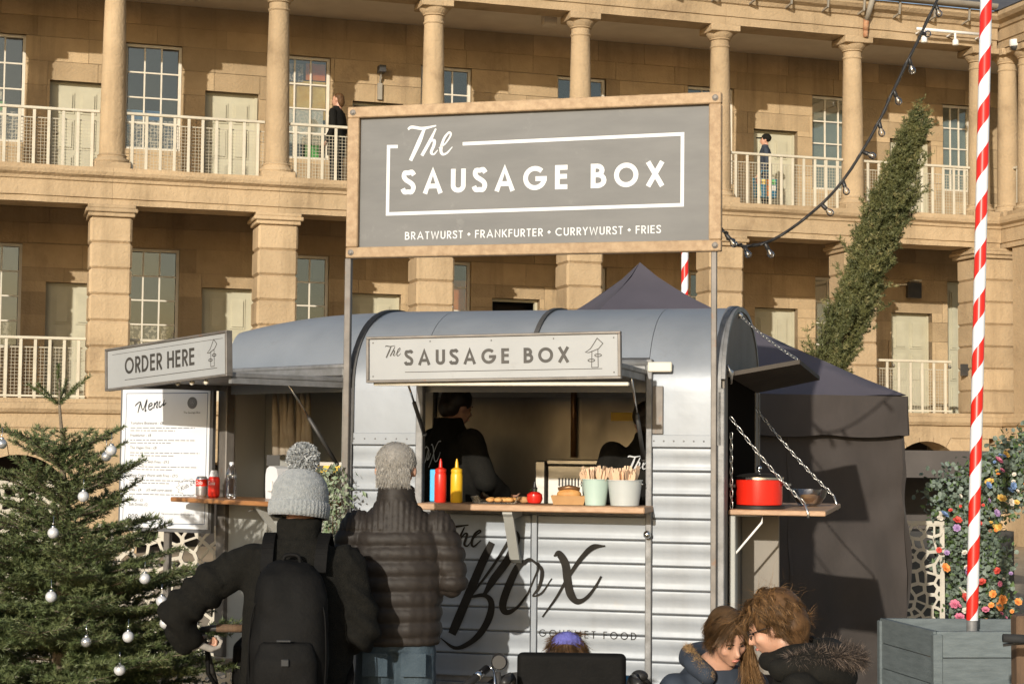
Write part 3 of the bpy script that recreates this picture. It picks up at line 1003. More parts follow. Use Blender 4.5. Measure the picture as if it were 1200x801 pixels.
# interior
inn = MB().box(-2.0, -.02, .05, WID - .03, .519, .535).build('interior_floor', 'lead', trl)
MB().box(-1.95, -.03, WID - .055, WID - .03, .536, 2.02).build('interior_back_wall', 'lining_steel', trl)
il = MB()
q0 = [roof_pt(i / 14, off=-.05) for i in range(15)]
sheet('interior_ceiling', -1.94, -.03, q0, [(a, b + .012) for a, b in q0], 'lining')
MB().box(-1.30, -.06, .95, 1.55, .54, 1.36).build('interior_worktop', 'steel', trl)
gr = MB().cbox(-1.12, -.42, 1.02, 1.5, 1.361, 1.62, .01)
grd = gr.build('griddle', 'steel', trl)
MB().cbox(-1.18, -1.12, .98, 1.5, 1.362, 1.64, .006).cbox(-1.119, -.42, 1.0, 1.05, 1.62, 1.65, .006).build('griddle_guard', 'steel', grd)
vs_ = MB()
for i in range(34):
    x = -1.05 + i * .0185
    vs_.box(x, x + .008, 1.012, 1.021, 1.50, 1.545)
tag(vs_.build('vent_slots', 'hazard_black', grd), None, None, kind='stuff')
MB().box(-.86, -.68, WID - .06, WID - .056, 1.88, 1.93).build('notice_plate', 'hazard_yellow', trl)
mat('copper_tint', (0.28, 0.15, 0.07), (0.22, 0.11, 0.05), 4, 0.4, metal=.6)
MB().tube([(-1.08, 1.55, 1.66), (-1.08, 1.55, 2.25)], .018, 12).build('flue_pipe', 'copper_tint', trl, True)

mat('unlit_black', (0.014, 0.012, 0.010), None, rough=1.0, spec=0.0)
# right-hand end with its own small hatch
gable = [(0.0, 2.11)] + [roof_pt(i / 28, off=-.003) for i in range(29) if roof_pt(i / 28)[1] > 2.12] + [(WID, 2.11)]
gable = [(max(.012, min(WID - .012, a)), b) for a, b in gable]
ew = MB().prism(gable, -.004, .016, 'x').box(-.004, .016, .036, .17, ZB, 2.11).box(-.004, .016, 1.50, WID - .01, ZB, 2.11).box(-.003, .014, .17, 1.50, ZB, 1.385)
mat('gable_paint', (0.27, 0.245, 0.21), (0.23, 0.205, 0.175), 3, 0.85, spec=.15, wear=(.2, .185, .16), wscale=4)
ewo = ew.build('end_wall', 'gable_paint', trl, 30)
gb = prof(2.02, off=.006)
gi = prof(2.02, off=-.02)
n = min(len(gb), len(gi))
sheet('end_trim', .004, .024, gb[-n:], gi[-n:], 'galvanised')
# rear and nose
MB().box(-1.95, 0, WID - .028, WID, ZB, 2.0).build('rear_wall', 'trailer_plank', trl)
ANG = R(31.0)
NX, NY = -2.909, .571                                 # left end of the angled nose face
NM = Matrix.Translation((-LEN, 0, 0)) @ Matrix.Rotation(-ANG, 4, 'Z')   # nose frame: x along the face (negative left), y inwards
NLEN = 1.112
mb = MB(NM)
mb.box(-NLEN, -.02, 0, .025, ZB, 1.385)
nw = mb.build('nose_wall', 'pale_panel', trl)
mb = MB(NM)
for x in (-NLEN + .012, -.70, -.36, -.052):
    mb.cbox(x - .012, x + .012, -.012, -.001, ZB, 1.36, .003)
mb.build('nose_battens', 'pale_panel', nw)
mb = MB(NM).cbox(-NLEN - .03, -NLEN + .055, -.03, .03, ZB, 2.12, .005)
mb.build('nose_post', 'post_metal', trl)
MB(NM).cbox(-NLEN + .056, -.03, -.02, .03, 2.085, 2.125, .004).build('nose_head', 'galvanised', trl)
MB(NM).cbox(-.03, .008, -.024, .03, ZB, 2.12, .004).build('nose_post', 'pale_panel', trl)
MB().box(NX - .02, NX, NY, WID - NY, ZB, 2.1).build('nose_front', 'pale_panel', trl)
NM2 = Matrix.Translation((-LEN, WID, 0)) @ Matrix.Rotation(ANG, 4, 'Z')
MB(NM2).box(-NLEN, 0, -.025, 0, ZB, 2.1).build('nose_wall', 'pale_panel', trl)
# nose roof lofted from the arched main roof to the narrow front
nr, k = MB(), 28
vs, fs = [], []
ST = 8
for j in range(ST + 1):
    f_ = j / ST
    hw = lerp(HC, HC - NY, f_)
    hh = lerp(ZR - .005, .375, f_ ** 2.2)
    for i in range(k + 1):
        a = roof_pt(i / k, half=hw, h=hh)
        vs.append((lerp(-1.957, NX, f_), a[0], a[1] + .10 * f_ * 0 + .105))
for j in range(ST):
    for i in range(k):
        fs.append((j * (k + 1) + i, j * (k + 1) + i + 1, (j + 1) * (k + 1) + i + 1, (j + 1) * (k + 1) + i))
fs.append(tuple(ST * (k + 1) + i for i in range(k + 1)))
for v in range(len(vs)):
    vs[v] = (vs[v][0], vs[v][1], vs[v][2] - .105 + max(0, .0))
nr.add(vs, fs)
nr.build('nose_roof', 'trailer_paint', trl, 35)
lp = MB()
path = [(lerp(-1.957, NX, j / 8), HC - lerp(HC, HC - NY, j / 8) - .006, 2.135) for j in range(9)]
lp.tube(path, .014, 8)
lp.build('roof_lip', 'galvanised', trl, True)
# inside the nose: pale lining, hazard tape, apron
mat('warm_lining', (0.74, 0.68, 0.58), (0.68, 0.62, 0.52), 2, 0.5)
nb = MB().box(-2.60, -1.96, WID - .12, WID - .10, .54, 2.1).build('nose_lining', 'warm_lining', trl)
MB().box(-2.88, -2.86, .62, 1.05, .54, 2.1).build('nose_lining', 'warm_lining', trl)
hz = MB().box(-2.55, -1.97, .90, 1.45, .54, 1.40).build('nose_worktop', 'steel', trl)
tp = MB().box(-2.56, -1.97, .885, .899, 1.56, 1.60).build('hazard_tape', 'hazard_yellow', trl)
st = MB()
for i in range(9):
    x = -2.54 + i * .066
    st.prism([(x, 1.5605), (x + .03, 1.5605), (x + .055, 1.5995), (x + .025, 1.5995)], .8845, .8862, 'y')
st.build('tape_stripes', 'hazard_black', tp)
MB().box(-2.56, -1.97, .90, .93, 1.60, 1.62).box(-2.56, -2.54, .90, .93, 1.40, 1.60).box(-1.99, -1.97, .90, .93, 1.40, 1.60).build('tape_rail', 'steel', trl)
sg = MB().box(-2.66, -2.58, .60, .604, 1.60, 1.66).build('warning_sign', 'hazard_black', trl)
ap = MB()
for i in range(7):
    x = -2.70 + i * .035
    ap.tube([(x, .80 + .02 * math.sin(i * 2.1), 2.02), (x + .012, .79 + .03 * math.sin(i * 1.7), 1.85), (x + .02 + .01 * math.sin(i), .80, 1.66)], [.012, .022, .026], 7)
mat('cloth_pale', (0.42, 0.36, 0.28), (0.34, 0.28, 0.21), 9, 0.9)
tag(ap.build('apron', 'cloth_pale', None, True), 'pale apron hanging inside the trailer nose above the bottles', 'apron')
apo = bpy.data.objects['apron']; apo.location = (TO[0], TO[1], 0); apo.rotation_euler = (0, 0, TA)

# hatch lids standing out, with their fascia signs
ld = MB().cbox(-1.594, -.366, -.72, -.004, 2.118, 2.142, .004)
for x in (-1.58, -.40):
    ld.box(x, x + .025, -.70, -.01, 2.085, 2.1175)
lid = ld.build('hatch_lid', 'galvanised', trl)
lid.location.z = -.03
MB().cbox(-1.57, -.33, -.735, -.70, 2.005, 2.022, .004).build('lid_edge', 'frame_paint', trl)
MB().tube([(XH1 + .0, -.005, 2.145), (XH0, -.005, 2.145)], .02, 10).build('lid_hinge', 'galvanised', trl, True)
MB().cbox(-.362, -.24, -.03, -.004, 2.10, 2.15, .005).build('hinge_cover', 'frame_paint', trl)
def gas_strut(p, q, name='gas_strut', par=trl):
    p, q = Vector(p), Vector(q)
    m_ = p.lerp(q, .55)
    o = MB().tube([p, m_], .011, 8).sphere(p, .014, 8, 6).build(name, 'black_metal', par, True)
    MB().tube([m_, q], .006, 8).sphere(q, .014, 8, 6).build('rod', 'chrome', o, True)
gas_strut((XH0 + .02, -.02, 1.78), (XH0 + .012, -.33, 2.07))
gas_strut((XH1 - .02, -.01, 1.66), (XH1 - .03, -.33, 2.07))
gas_strut(NM @ Vector((-.12, .02, 1.62)), NM @ Vector((-.16, -.30, 2.06)))
slope = .015
def fascia(name, Mx, x0, x1, z0, z1, tilt):
    """a framed sign plate in its own plane: x across, z up, facing -y"""
    Mr = Mx @ Matrix.Translation((0, 0, 0)) @ Matrix.Rotation(tilt, 4, 'Y')
    b = MB(Mr).cbox(x0, x1, -.012, .012, z0, z1, .002)
    o = b.build(name, 'sign_paint', trl)
    f = MB(Mr)
    t = .014
    f.cbox(x0 - t, x1 + t, -.022, .016, z1, z1 + .012, .002).cbox(x0 - t, x1 + t, -.022, .016, z0 - .012, z0, .002)
    f.cbox(x0 - t, x0, -.022, .016, z0, z1, .002).cbox(x1, x1 + t, -.022, .016, z0, z1, .002)
    f.build('sign_frame', 'post_metal', o)
    return o, (lambda u, v, d: Mr @ Vector((u, -.012 - d, v)))
Mf = NM.copy()
def hand_logo(mb, ox, oz, s, pl):
    a = [(-.534, 2.158), (-.510, 2.174), (-.496, 2.194), (-.478, 2.222), (-.451, 2.197), (-.472, 2.173), (-.496, 2.164), (-.517, 2.156), (-.534, 2.158)]
    f_ = lambda P: [(ox + (q[0] + .5) * s, oz + (q[1] - 2.087) * s) for q in P]
    ribbon(mb, f_(a), .004 * s, pl, .0010)
    ribbon(mb, f_([(-.503, 2.164), (-.505, 2.087)]), .0035 * s, pl, .0013)
    ribbon(mb, f_([(-.475, 2.173), (-.474, 2.087)]), .0035 * s, pl, .0013)
    ribbon(mb, f_([(-.505, 2.087), (-.474, 2.087)]), .0035 * s, pl, .0010)
    for c in ((-.506, 2.12), (-.474, 2.143)):
        ribbon(mb, f_(arc(c[0], c[1], .016, .006, 0, 360, 14)), .004 * s, pl, .0016)
T1 = Matrix.Translation((-.98, -.745, 2.137))
fs1, pl = fascia('fascia_sign', T1, -.604, .604, -.098, .098, -R(.9))
lt = Words()
the_word(lt, -.524, .008, .32, pl, .001)
lt.next_word()
capitals(lt, 'SAUSAGE BOX', -.425, .372, -.030, .072, .0145, pl, .001)
lt.build_words('letter_dark', fs1)
ln2 = MB()
ribbon(ln2, [(-.425, -.062), (.53, -.062)], .003, pl, .001)
hand_logo(ln2, .485, -.056, 1.0, pl)
for q in ((-.585, -.08), (.585, -.08), (-.585, .08), (.585, .08), (0, .08), (-.3, .082), (.3, .082)):
    ribbon(ln2, [(q[0] - .003, q[1]), (q[0] + .003, q[1])], .006, pl, .0012)
ln2.build('logo', 'letter_dark', fs1, fix=False)
T2 = NM @ Matrix.Translation((-.56, -.765, 2.140))
fs2, pl = fascia('fascia_sign', T2, -.548, .548, -.102, .102, -R(2.9))
lt = Words()
capitals(lt, 'ORDER HERE', -.375, .275, -.036, .088, .0150, pl, .001)
lt.build_words('letter_dark', fs2)
ln2 = MB()
ribbon(ln2, [(-.375, -.066), (.47, -.066)], .003, pl, .001)
ribbon(ln2, [(-.50, .078), (.52, .078)], .002, pl, .001)
hand_logo(ln2, .42, -.056, 1.0, pl)
ln2.build('logo', 'letter_dark', fs2, fix=False)
l2 = MB(NM).cbox(-1.10, -.012, -.745, -.01, 2.05, 2.075, .004).box(-1.09, -1.065, -.74, -.02, 2.02, 2.049).box(-.04, -.015, -.74, -.02, 2.02, 2.049).build('hatch_lid', 'galvanised', trl)
hk = MB(NM)
for x in (-.487, -.359, -.234):
    hk.sphere((x, -.74, 2.03), .014, 8, 6)
hk.build('lid_lights', 'frame_paint', l2, True)

# counters
ct = MB().cbox(-1.50, -.335, -.26, .10, 1.400, 1.432, .005).build('counter', 'counter_wood', trl)
MB().prism([(-.02, 1.399), (-.235, 1.399), (-.235, 1.385), (-.215, 1.37), (-.075, 1.15), (-.02, 1.13), (-.02, 1.15), (-.06, 1.17), (-.19, 1.36), (-.02, 1.37)], -1.055, -1.005, 'x').build('counter_bracket', 'pale_panel', ct)
mb = MB(NM).cbox(-1.17, -.04, -.32, .06, 1.396, 1.422, .005)
nct = mb.build('counter', 'varnished_wood', trl)
MB(NM).prism([(-.01, 1.395), (-.25, 1.395), (-.25, 1.38), (-.09, 1.20), (-.01, 1.16), (-.01, 1.18), (-.07, 1.21), (-.20, 1.375), (-.01, 1.38)], -.47, -.44, 'x').build('counter_bracket', 'pale_panel', nct)
MB(NM).tube([(-.80, -.02, 1.355), (-.80, -.05, 1.35), (-.76, -.05, 1.36)], .007, 6).build('hook', 'chrome', nct, True)

# chains
link_me = MB()
lk = [(math.cos(a) * .0075, 0, math.sin(a) * .0075 + (.011 if math.sin(a) > 0 else -.011)) for a in [2 * PI * i / 10 for i in range(10)]]
link_mb = MB().tube(lk, .0022, 5, closed=True)
def chain(name, p, q, parent, sag=0.0):
    p, q = Vector(p), Vector(q)
    n = max(2, int((q - p).length / .029))
    mb = MB()
    for i in range(n):
        t = (i + .5) / n
        c = p.lerp(q, t) - Vector((0, 0, sag * 4 * t * (1 - t)))
        d = (q - p).normalized()
        rot = d.to_track_quat('Z', 'X').to_matrix().to_4x4() @ Matrix.Rotation(PI / 2 * (i % 2) + .3, 4, 'Z')
        mb.M = Matrix.Translation(c) @ rot
        mb.add(link_mb.v, link_mb.f)
    return mb.build(name, 'chain_steel', parent, True)
# end hatch: lid held up, shelf let down on chains
mat('flap_grey', (0.060, 0.050, 0.042), (0.080, 0.068, 0.056), 4, 0.8, spec=.2)
ev = MB()
ev.add([(.02, .17, 2.085), (.375, .20, 2.150), (.375, 1.62, 2.125), (.02, 1.52, 2.045), (.02, .17, 2.107), (.375, .20, 2.172), (.375, 1.62, 2.147), (.02, 1.52, 2.067)],
       [(0, 1, 2, 3), (4, 7, 6, 5), (0, 4, 5, 1), (1, 5, 6, 2), (2, 6, 7, 3), (3, 7, 4, 0)])
ev.build('end_hatch_lid', 'flap_grey', trl)
chain('lid_chain', (.03, .62, 2.425), (.36, .23, 2.175), trl, .012)
MB().sphere((.024, .62, 2.43), .018, 8, 6).sphere((.03, .16, 2.10), .02, 8, 6).tube([(.02, .12, 2.14), (.04, .14, 2.09), (.03, .18, 2.05)], .007, 6).build('shackle', 'chain_steel', trl, True)
es = MB().cbox(.022, .505, .16, 1.42, 1.388, 1.414, .004).build('end_shelf', 'counter_wood', trl)
chain('shelf_chain', (.03, .165, 1.88), (.40, .165, 1.45), trl, .02)
chain('shelf_chain', (.03, .20, 1.80), (.032, .20, 1.42), trl, .0)
chain('shelf_chain', (.03, 1.39, 1.95), (.47, 1.35, 1.46), trl, .02)
MB().tube([(.40, .155, 1.45), (.42, .15, 1.40), (.42, .15, 1.38)], .006, 6).tube([(.47, 1.35, 1.46), (.49, 1.36, 1.40), (.49, 1.36, 1.38)], .006, 6).build('shelf_hook', 'chain_steel', es, True)
MB().tube([(.03, .20, 1.385), (.19, .20, 1.385), (.185, .20, 1.35), (.06, .20, 1.20), (.03, .20, 1.17)], .006, 6).build('wire_bracket', 'white_plastic', es, True)
MB().cbox(.024, .055, .17, .27, ZB, 1.382, .004).build('end_stay', 'pale_panel', trl)
MB().box(-.003, .010, .172, 1.498, 1.387, 2.108).build('end_hatch_dark_panel', 'unlit_black', trl)  # black sheet across the opening, coloured as the unlit interior
MB().cbox(.02, .22, .75, .78, ZB, 1.385, .004).build('end_door_leaf', 'gable_paint', trl)

# painted lettering on the ribbed side
plw = lambda u, v, d: Vector((u, -.0095 - d, v))
BX = [([(-1.435, 1.310), (-1.396, 1.303), (-1.353, 1.308), (-1.292, 1.317)], [.006, .012, .012, .006]),
      ([(-1.362, 1.305), (-1.380, 1.260), (-1.401, 1.213)], [.012, .017, .015]),
      ([(-1.313, 1.306), (-1.336, 1.256), (-1.352, 1.206)], [.007, .013, .014]),
      ([(-1.347, 1.224), (-1.315, 1.269), (-1.299, 1.267), (-1.313, 1.220), (-1.298, 1.209), (-1.282, 1.226)], [.005, .008, .013, .013, .008, .005]),
      ([(-1.282, 1.228), (-1.250, 1.266), (-1.228, 1.283), (-1.234, 1.291), (-1.259, 1.270), (-1.274, 1.228), (-1.263, 1.208), (-1.225, 1.240)], [.005, .007, .008, .009, .012, .014, .010, .005]),
      ([(-1.167, 1.231), (-1.216, 1.129), (-1.290, .957), (-1.347, .822), (-1.374, .759)], [.034, .044, .046, .048, .042]),
      ([(-1.289, .937), (-1.157, 1.115), (-1.062, 1.262), (-1.041, 1.281), (-1.039, 1.242), (-1.083, 1.143), (-1.156, 1.044), (-1.204, .965)], [.010, .014, .020, .026, .040, .042, .040, .020]),
      ([(-1.290, .947), (-1.209, .962), (-1.168, .930), (-1.174, .858), (-1.218, .775), (-1.282, .716), (-1.357, .690), (-1.433, .736)], [.010, .020, .032, .038, .034, .026, .018, .006]),
      ([(-.992, 1.138), (-1.029, 1.109), (-1.071, 1.025), (-1.104, .932), (-1.101, .891), (-1.075, .880), (-1.027, .909), (-.975, .977)], [.026, .036, .040, .040, .036, .026, .014, .010]),
      ([(-.975, .977), (-.944, 1.049), (-.917, 1.120), (-.934, 1.131), (-.907, 1.107), (-.902, 1.071), (-.917, 1.009), (-.948, .966), (-.901, .984), (-.851, 1.057)], [.010, .010, .010, .012, .018, .020, .016, .008, .010, .006]),
      ([(-.998, 1.130), (-.968, 1.150), (-.930, 1.130)], [.024, .015, .012]),
      ([(-.841, 1.170), (-.813, 1.180), (-.781, 1.130), (-.770, 1.054), (-.754, .984), (-.722, .946), (-.676, .961), (-.629, 1.016), (-.596, 1.075)], [.008, .036, .042, .042, .042, .030, .018, .014, .010]),
      ([(-.898, .862), (-.827, .961), (-.760, 1.075), (-.698, 1.163), (-.641, 1.218), (-.577, 1.227)], [.008, .012, .018, .024, .028, .008])]
lt = Words()
for i, (p, w) in enumerate(BX):
    if i in (5,): lt.next_word()
    brush(lt, p, w, plw, i * .0003, 10)
lt.next_word()
capitals(lt, 'GOURMET FOOD', -.915, -.416, .763, .037, .0042, plw, .0)
lt.build_words('letter_black', fw)

# ------------------------------------------------------------------ the big signboard on two posts above the trailer
sb = thing('roof_signboard', 'large dark grey signboard in a pale timber frame standing above the trailer', 'signboard', (TO[0], TO[1], 0), TA)
bd = MB().box(-1.905, -.045, -.030, -.012, 2.75, 3.45).build('board', 'board_grey', sb)
plb = lambda u, v, d: Vector((u, -.030 - d, v))
for x0, x1, z0, z1 in ((-1.965, .010, 3.442, 3.500), (-1.965, .010, 2.700, 2.756), (-1.965, -1.900, 2.757, 3.441), (-.052, .010, 2.757, 3.441)):
    MB().cbox(x0, x1, -.062, -.010, z0, z1, .005).build('frame_rail', 'pine', sb)
for x in (-1.935, -.02):
    for z in (3.470, 2.728):
        MB().lathe([(.016, 0), (.016, .004), (.009, .006), (.009, .012), (.001, .013)], 12, (x, -.062, z), Matrix.Rotation(PI / 2, 4, 'X')).build('bolt', 'post_metal', sb, 40)
MB().cbox(-.042, -.014, -.045, -.015, .47, 2.70, .003).box(-.040, -.016, -.0095, .008, 2.70, 3.4).build('post', 'post_metal', sb)
MB().cbox(-1.972, -1.938, -.050, -.018, .47, 2.70, .003).box(-1.95, -1.926, -.0095, .008, 2.70, 3.4).build('post', 'post_metal', sb)
lt = Words()
the_word(lt, -1.639, 3.209, 1.0, plb, .001)
lt.next_word()
capitals(lt, 'SAUSAGE BOX', -1.665, -.285, 3.032, .125, .025, plb, .001, slope=.004)
lt.next_word()
capitals(lt, 'BRATWURST * FRANKFURTER * CURRYWURST * FRIES', -1.648, -.297, 2.793, .041, .0058, plb, .001, slope=.004)
lt.build_words('letter_white', bd)
lt = MB()
ribbon(lt, [(-1.694, 3.286), (-1.745, 3.287), (-1.746, 2.931), (-.190, 2.939), (-.189, 3.298), (-1.340, 3.288)], .018, plb, .001)
lt.build('border_line', 'letter_white', bd, fix=False)
# ------------------------------------------------------------------ menu board
import numpy as np
mat('menu_white', (0.66, 0.67, 0.69), (0.62, 0.63, 0.65), 4, 0.35)
mat('print_black', (0.03, 0.03, 0.035), None, rough=0.6)
mat('print_grey', (0.22, 0.22, 0.23), None, rough=0.6)
mat('print_blue', (0.08, 0.11, 0.18), None, rough=0.6)
mat('board_frame', (0.10, 0.10, 0.105), (0.14, 0.135, 0.13), 6, 0.5)
MO, MA = (-1.712, 9.70), R(-25.7)
mn = thing('menu_board', 'tall white menu board in a dark frame left of the trailer', 'menu board', (MO[0], MO[1], 0), MA)
MB().box(-.632, .022, .001, .03, 1.215, 2.045).build('frame', 'board_frame', mn)
sh = MB().box(-.615, .004, -.006, .0005, 1.236, 2.030).build('sheet', 'menu_white', mn)
MB().cbox(-.33, -.29, .031, .065, 0, 2.0, .004).cbox(-.50, -.12, -.12, .26, 0, .03, .006).build('stand_post', 'post_metal', mn)
plm = lambda u, v, d: Vector((u, -.0065 - d, v))
def words(fn, m, parent, name='lettering'):
    lt = MB(); fn(lt)
    return lt.build(name, m, parent, fix=False)
MENU = [[(-.524, 1.934), (-.511, 1.946), (-.486, 1.959), (-.494, 1.925), (-.502, 1.895)], [(-.486, 1.959), (-.466, 1.912), (-.439, 1.969), (-.451, 1.907), (-.441, 1.912)],
        [(-.427, 1.928), (-.403, 1.940), (-.407, 1.953), (-.423, 1.940), (-.424, 1.917), (-.411, 1.914), (-.392, 1.928)], [(-.383, 1.954), (-.388, 1.920)],
        [(-.387, 1.932), (-.367, 1.958), (-.361, 1.953), (-.368, 1.928), (-.357, 1.926)], [(-.344, 1.963), (-.352, 1.940), (-.344, 1.928), (-.325, 1.947)], [(-.315, 1.970), (-.321, 1.939), (-.300, 1.953)]]
def _menu(lt):
    for i, p in enumerate(MENU):
        brush(lt, p, [.006 + .003 * ((j + i) % 2) for j in range(len(p))], plm, i * .0002)
words(_menu, 'print_black', sh)
words(lambda lt: ribbon(lt, [(-.585, 2.008), (-.012, 2.008), (-.018, 1.265), (-.594, 1.258), (-.585, 2.008)], .004, plm, .0002), 'print_blue', sh, 'border_line')
lg = MB().lathe([(.034, 0), (.034, .0008)], 28, (-.118, -.0066, 1.952), Matrix.Rotation(PI / 2, 4, 'X')).build('logo_disc', 'board_frame', sh)
words(lambda lt: [ribbon(lt, arc(-.118 + sx, 1.953 + sz, .009, .009, 0, 360, 12), .002, plm, .0012 + .0002 * i) for i, (sx, sz) in enumerate(((-.006, .005), (.006, .005), (0, -.005)))], 'print_grey', sh, 'logo')
def small_print(txt, x, z, size, m='print_black', shear=0.0):
    me = text_mesh(txt, size, 'lettering', m, shear)
    o = link('lettering', me, sh, (x, -.0070, z), (PI / 2, 0, 0))
    return o
for (txt, z) in (('Yorkshire Bratwurst - £8', 1.829), ('Frankfurter - £8', 1.758), ('The Vegan One - £8', 1.687), ('Curry Wurst with Fries - £9.5', 1.606), ('Vegan Curry Wurst with Fries - £9.5', 1.528), ('Fries - £4', 1.444), ('Water - £1', 1.386), ('Soft Drinks £2', 1.360)):
    small_print(txt, -.553, z, .023)
small_print('The Sausage Box', -.178, 1.892, .017)
small_print('(£5 with curry sauce)', -.43, 1.446, .021, shear=.3)
small_print('Tag us in your photos @thesausagebox', -.319, 1.314, .0145)
rp = random.Random(5)
tl = MB()
for z, n in ((1.806, 2), (1.735, 2), (1.662, 2), (1.582, 2), (1.504, 2), (1.424, 1)):
    for j in range(n):
        x = -.553
        end = (-.06 if j == 0 else -.22) - rp.random() * .06
        while x < end:
            w = rp.uniform(.012, .045)
            tl.add([plm(x, z - j * .016, 0), plm(min(x + w, end), z - j * .016, 0), plm(min(x + w, end), z - j * .016 + .0055, 0), plm(x, z - j * .016 + .0055, 0)], [(0, 1, 2, 3)])
            x += w + .007
tag(tl.build('fine_print', 'print_grey', sh, fix=False), None, None, kind='stuff')
st_ = []
for i in range(23):
    a = 2 * PI * i / 22
    r_ = 1.0 if i % 2 else .78
    st_.append((-.125 + .095 * r_ * math.cos(a), 1.470 + .052 * r_ * math.sin(a)))
words(lambda lt: ribbon(lt, st_, .002, plm, .0003), 'print_black', sh, 'starburst')
o = small_print('Kids £4', -.185, 1.452, .034, shear=.2)
o.rotation_euler = (PI / 2, R(-22), 0)
for i in range(3):
    words(lambda lt: ribbon(lt, arc(-.545 + i * .024, 1.302, .008, .008, 0, 360, 12), .004, plm, .0003), 'print_black', sh, 'icon')

# ------------------------------------------------------------------ things on the counters
mat('red_plastic', (0.62, 0.025, 0.012), None, rough=0.35)
mat('yellow_plastic', (0.72, 0.42, 0.02), None, rough=0.35)
mat('blue_plastic', (0.05, 0.38, 0.68), (0.07, 0.42, 0.72), 8, 0.5)
mat('mint_paint', (0.42, 0.53, 0.47), (0.38, 0.49, 0.43), 5, 0.45)
mat('bucket_grey', (0.45, 0.47, 0.46), (0.41, 0.43, 0.42), 5, 0.45)
mat('fork_wood', (0.72, 0.52, 0.36), (0.62, 0.42, 0.27), 9, 0.8, rnd=0.12)
mat('kraft', (0.45, 0.26, 0.11), (0.38, 0.21, 0.085), 12, 0.8)
mat('bread', (0.62, 0.33, 0.11), (0.45, 0.20, 0.05), 16, 0.6)
mat('can_silver', (0.62, 0.61, 0.60), None, rough=0.3, metal=0.8)
mat('tomato', (0.60, 0.02, 0.012), None, rough=0.25)
mat('leaf_green', (0.05, 0.11, 0.02), None, rough=0.6)
mat('red_enamel', (0.66, 0.022, 0.010), None, rough=0.22, coat=.5)
mat('black_plastic', (0.02, 0.018, 0.016), None, rough=0.45)
def rest(name, x, y, z, rz=0.0):
    """an empty standing on the trailer's counter; x, y, z in the trailer's frame"""
    return TW(x, y, z)
ZC = 1.4335
def lathe_thing(name, label, cat, parts, loc, rz=0, group=None):
    t = thing(name, label, cat, loc, rz, group)
    for nm, prof_, m, n in parts:
        MB().lathe(prof_, n).build(nm, m, t, 40)
    return t
sq_body = [(.028, 0), (.031, .004), (.031, .135), (.028, .150), (.026, .153)]
sq_cap = [(.029, .153), (.029, .168), (.022, .172), (.010, .178), (.0075, .205), (.003, .222)]
lathe_thing('squeeze_bottle', 'red squeeze bottle with pointed nozzle on the counter', 'sauce bottle', [('bottle', sq_body, 'red_plastic', 20), ('nozzle_cap', sq_cap, 'red_plastic', 20)], TW(-1.418, -.10, ZC), 0, 'sauce bottles on the counter')
lathe_thing('squeeze_bottle', 'yellow squeeze bottle with pointed nozzle on the counter', 'sauce bottle', [('bottle', sq_body, 'yellow_plastic', 20), ('nozzle_cap', sq_cap, 'yellow_plastic', 20)], TW(-1.332, -.10, ZC), 0, 'sauce bottles on the counter')
bb = MB().cbox(-.045, .022, -.03, .03, 0, .165, .004).build('blue_box', 'blue_plastic')
bb.location = TW(-1.458, .02, ZC); bb.rotation_euler = (0, 0, TA); tag(bb, 'bright blue box behind the red squeeze bottle', 'box')
tr = thing('food_tray', 'shallow clear tray of sliced food lying on the counter', 'tray', TW(-1.12, -.08, ZC), TA)
MB().prism([(-.11, 0), (.11, 0), (.125, .035), (.118, .035), (.105, .006), (-.105, .006), (-.118, .035), (-.125, .035)], -.07, .07, 'y').build('tray', 'clear_plastic', tr)
fd = MB()
for i in range(16):
    fd.sphere((rp.uniform(-.09, .09), rp.uniform(-.05, .05), .018), (.024, .018, .012), 8, 5)
tag(fd.build('sliced_food', 'bread', tr, True), None, None, kind='stuff')
tb = lathe_thing('tomato_bottle', 'round red tomato shaped sauce bottle with black cap', 'sauce bottle', [('body', [(.015, 0), (.034, .006), (.041, .025), (.038, .048), (.022, .060), (.012, .061)], 'tomato', 20), ('cap', [(.013, .061), (.014, .078), (.017, .08), (.010, .084), (.004, .112)], 'black_plastic', 12)], TW(-.925, -.09, ZC))
lf = MB()
for i in range(5):
    a = i * 1.257
    lf.add([(0, 0, .060), (math.cos(a - .3) * .022, math.sin(a - .3) * .022, .072), (math.cos(a) * .036, math.sin(a) * .036, .064), (math.cos(a + .3) * .022, math.sin(a + .3) * .022, .072)], [(0, 1, 2, 3)])
lf.build('leaves', 'leaf_green', tb, fix=False)
pp = MB().sphere((0, 0, .018), (.032, .018, .017), 10, 6).build('green_chilli', 'kraft', None, True)
pp.location = TW(-.985, -.07, ZC); tag(pp, 'small brown pickle left of the tomato bottle', 'pickle')
kb = thing('kraft_box', 'open brown card tray holding a bread roll', 'food box', TW(-.745, -.10, ZC), TA + .15)
mb = MB()
mb.add([(-.075, -.05, 0), (.075, -.05, 0), (.075, .05, 0), (-.075, .05, 0), (-.088, -.062, .045), (.088, -.062, .045), (.088, .062, .045), (-.088, .062, .045)],
       [(0, 3, 2, 1), (0, 1, 5, 4), (1, 2, 6, 5), (2, 3, 7, 6), (3, 0, 4, 7)])
mb.build('card_tray', 'kraft', kb)
br = MB()
br.sphere((0, 0, .05), (.062, .036, .032), 16, 10)
bro = br.build('bread_roll', 'bread', None, True)
bro.location = TW(-.745, -.10, ZC); bro.rotation_euler = (0, 0, TA + .15); tag(bro, 'golden bread roll with a sausage in the card tray', 'bread roll')
MB().tube([(-.055, -.012, .078), (0, -.014, .086), (.055, -.010, .078)], [.008, .013, .009], 8).build('sausage', 'copper_tint', bro, True)
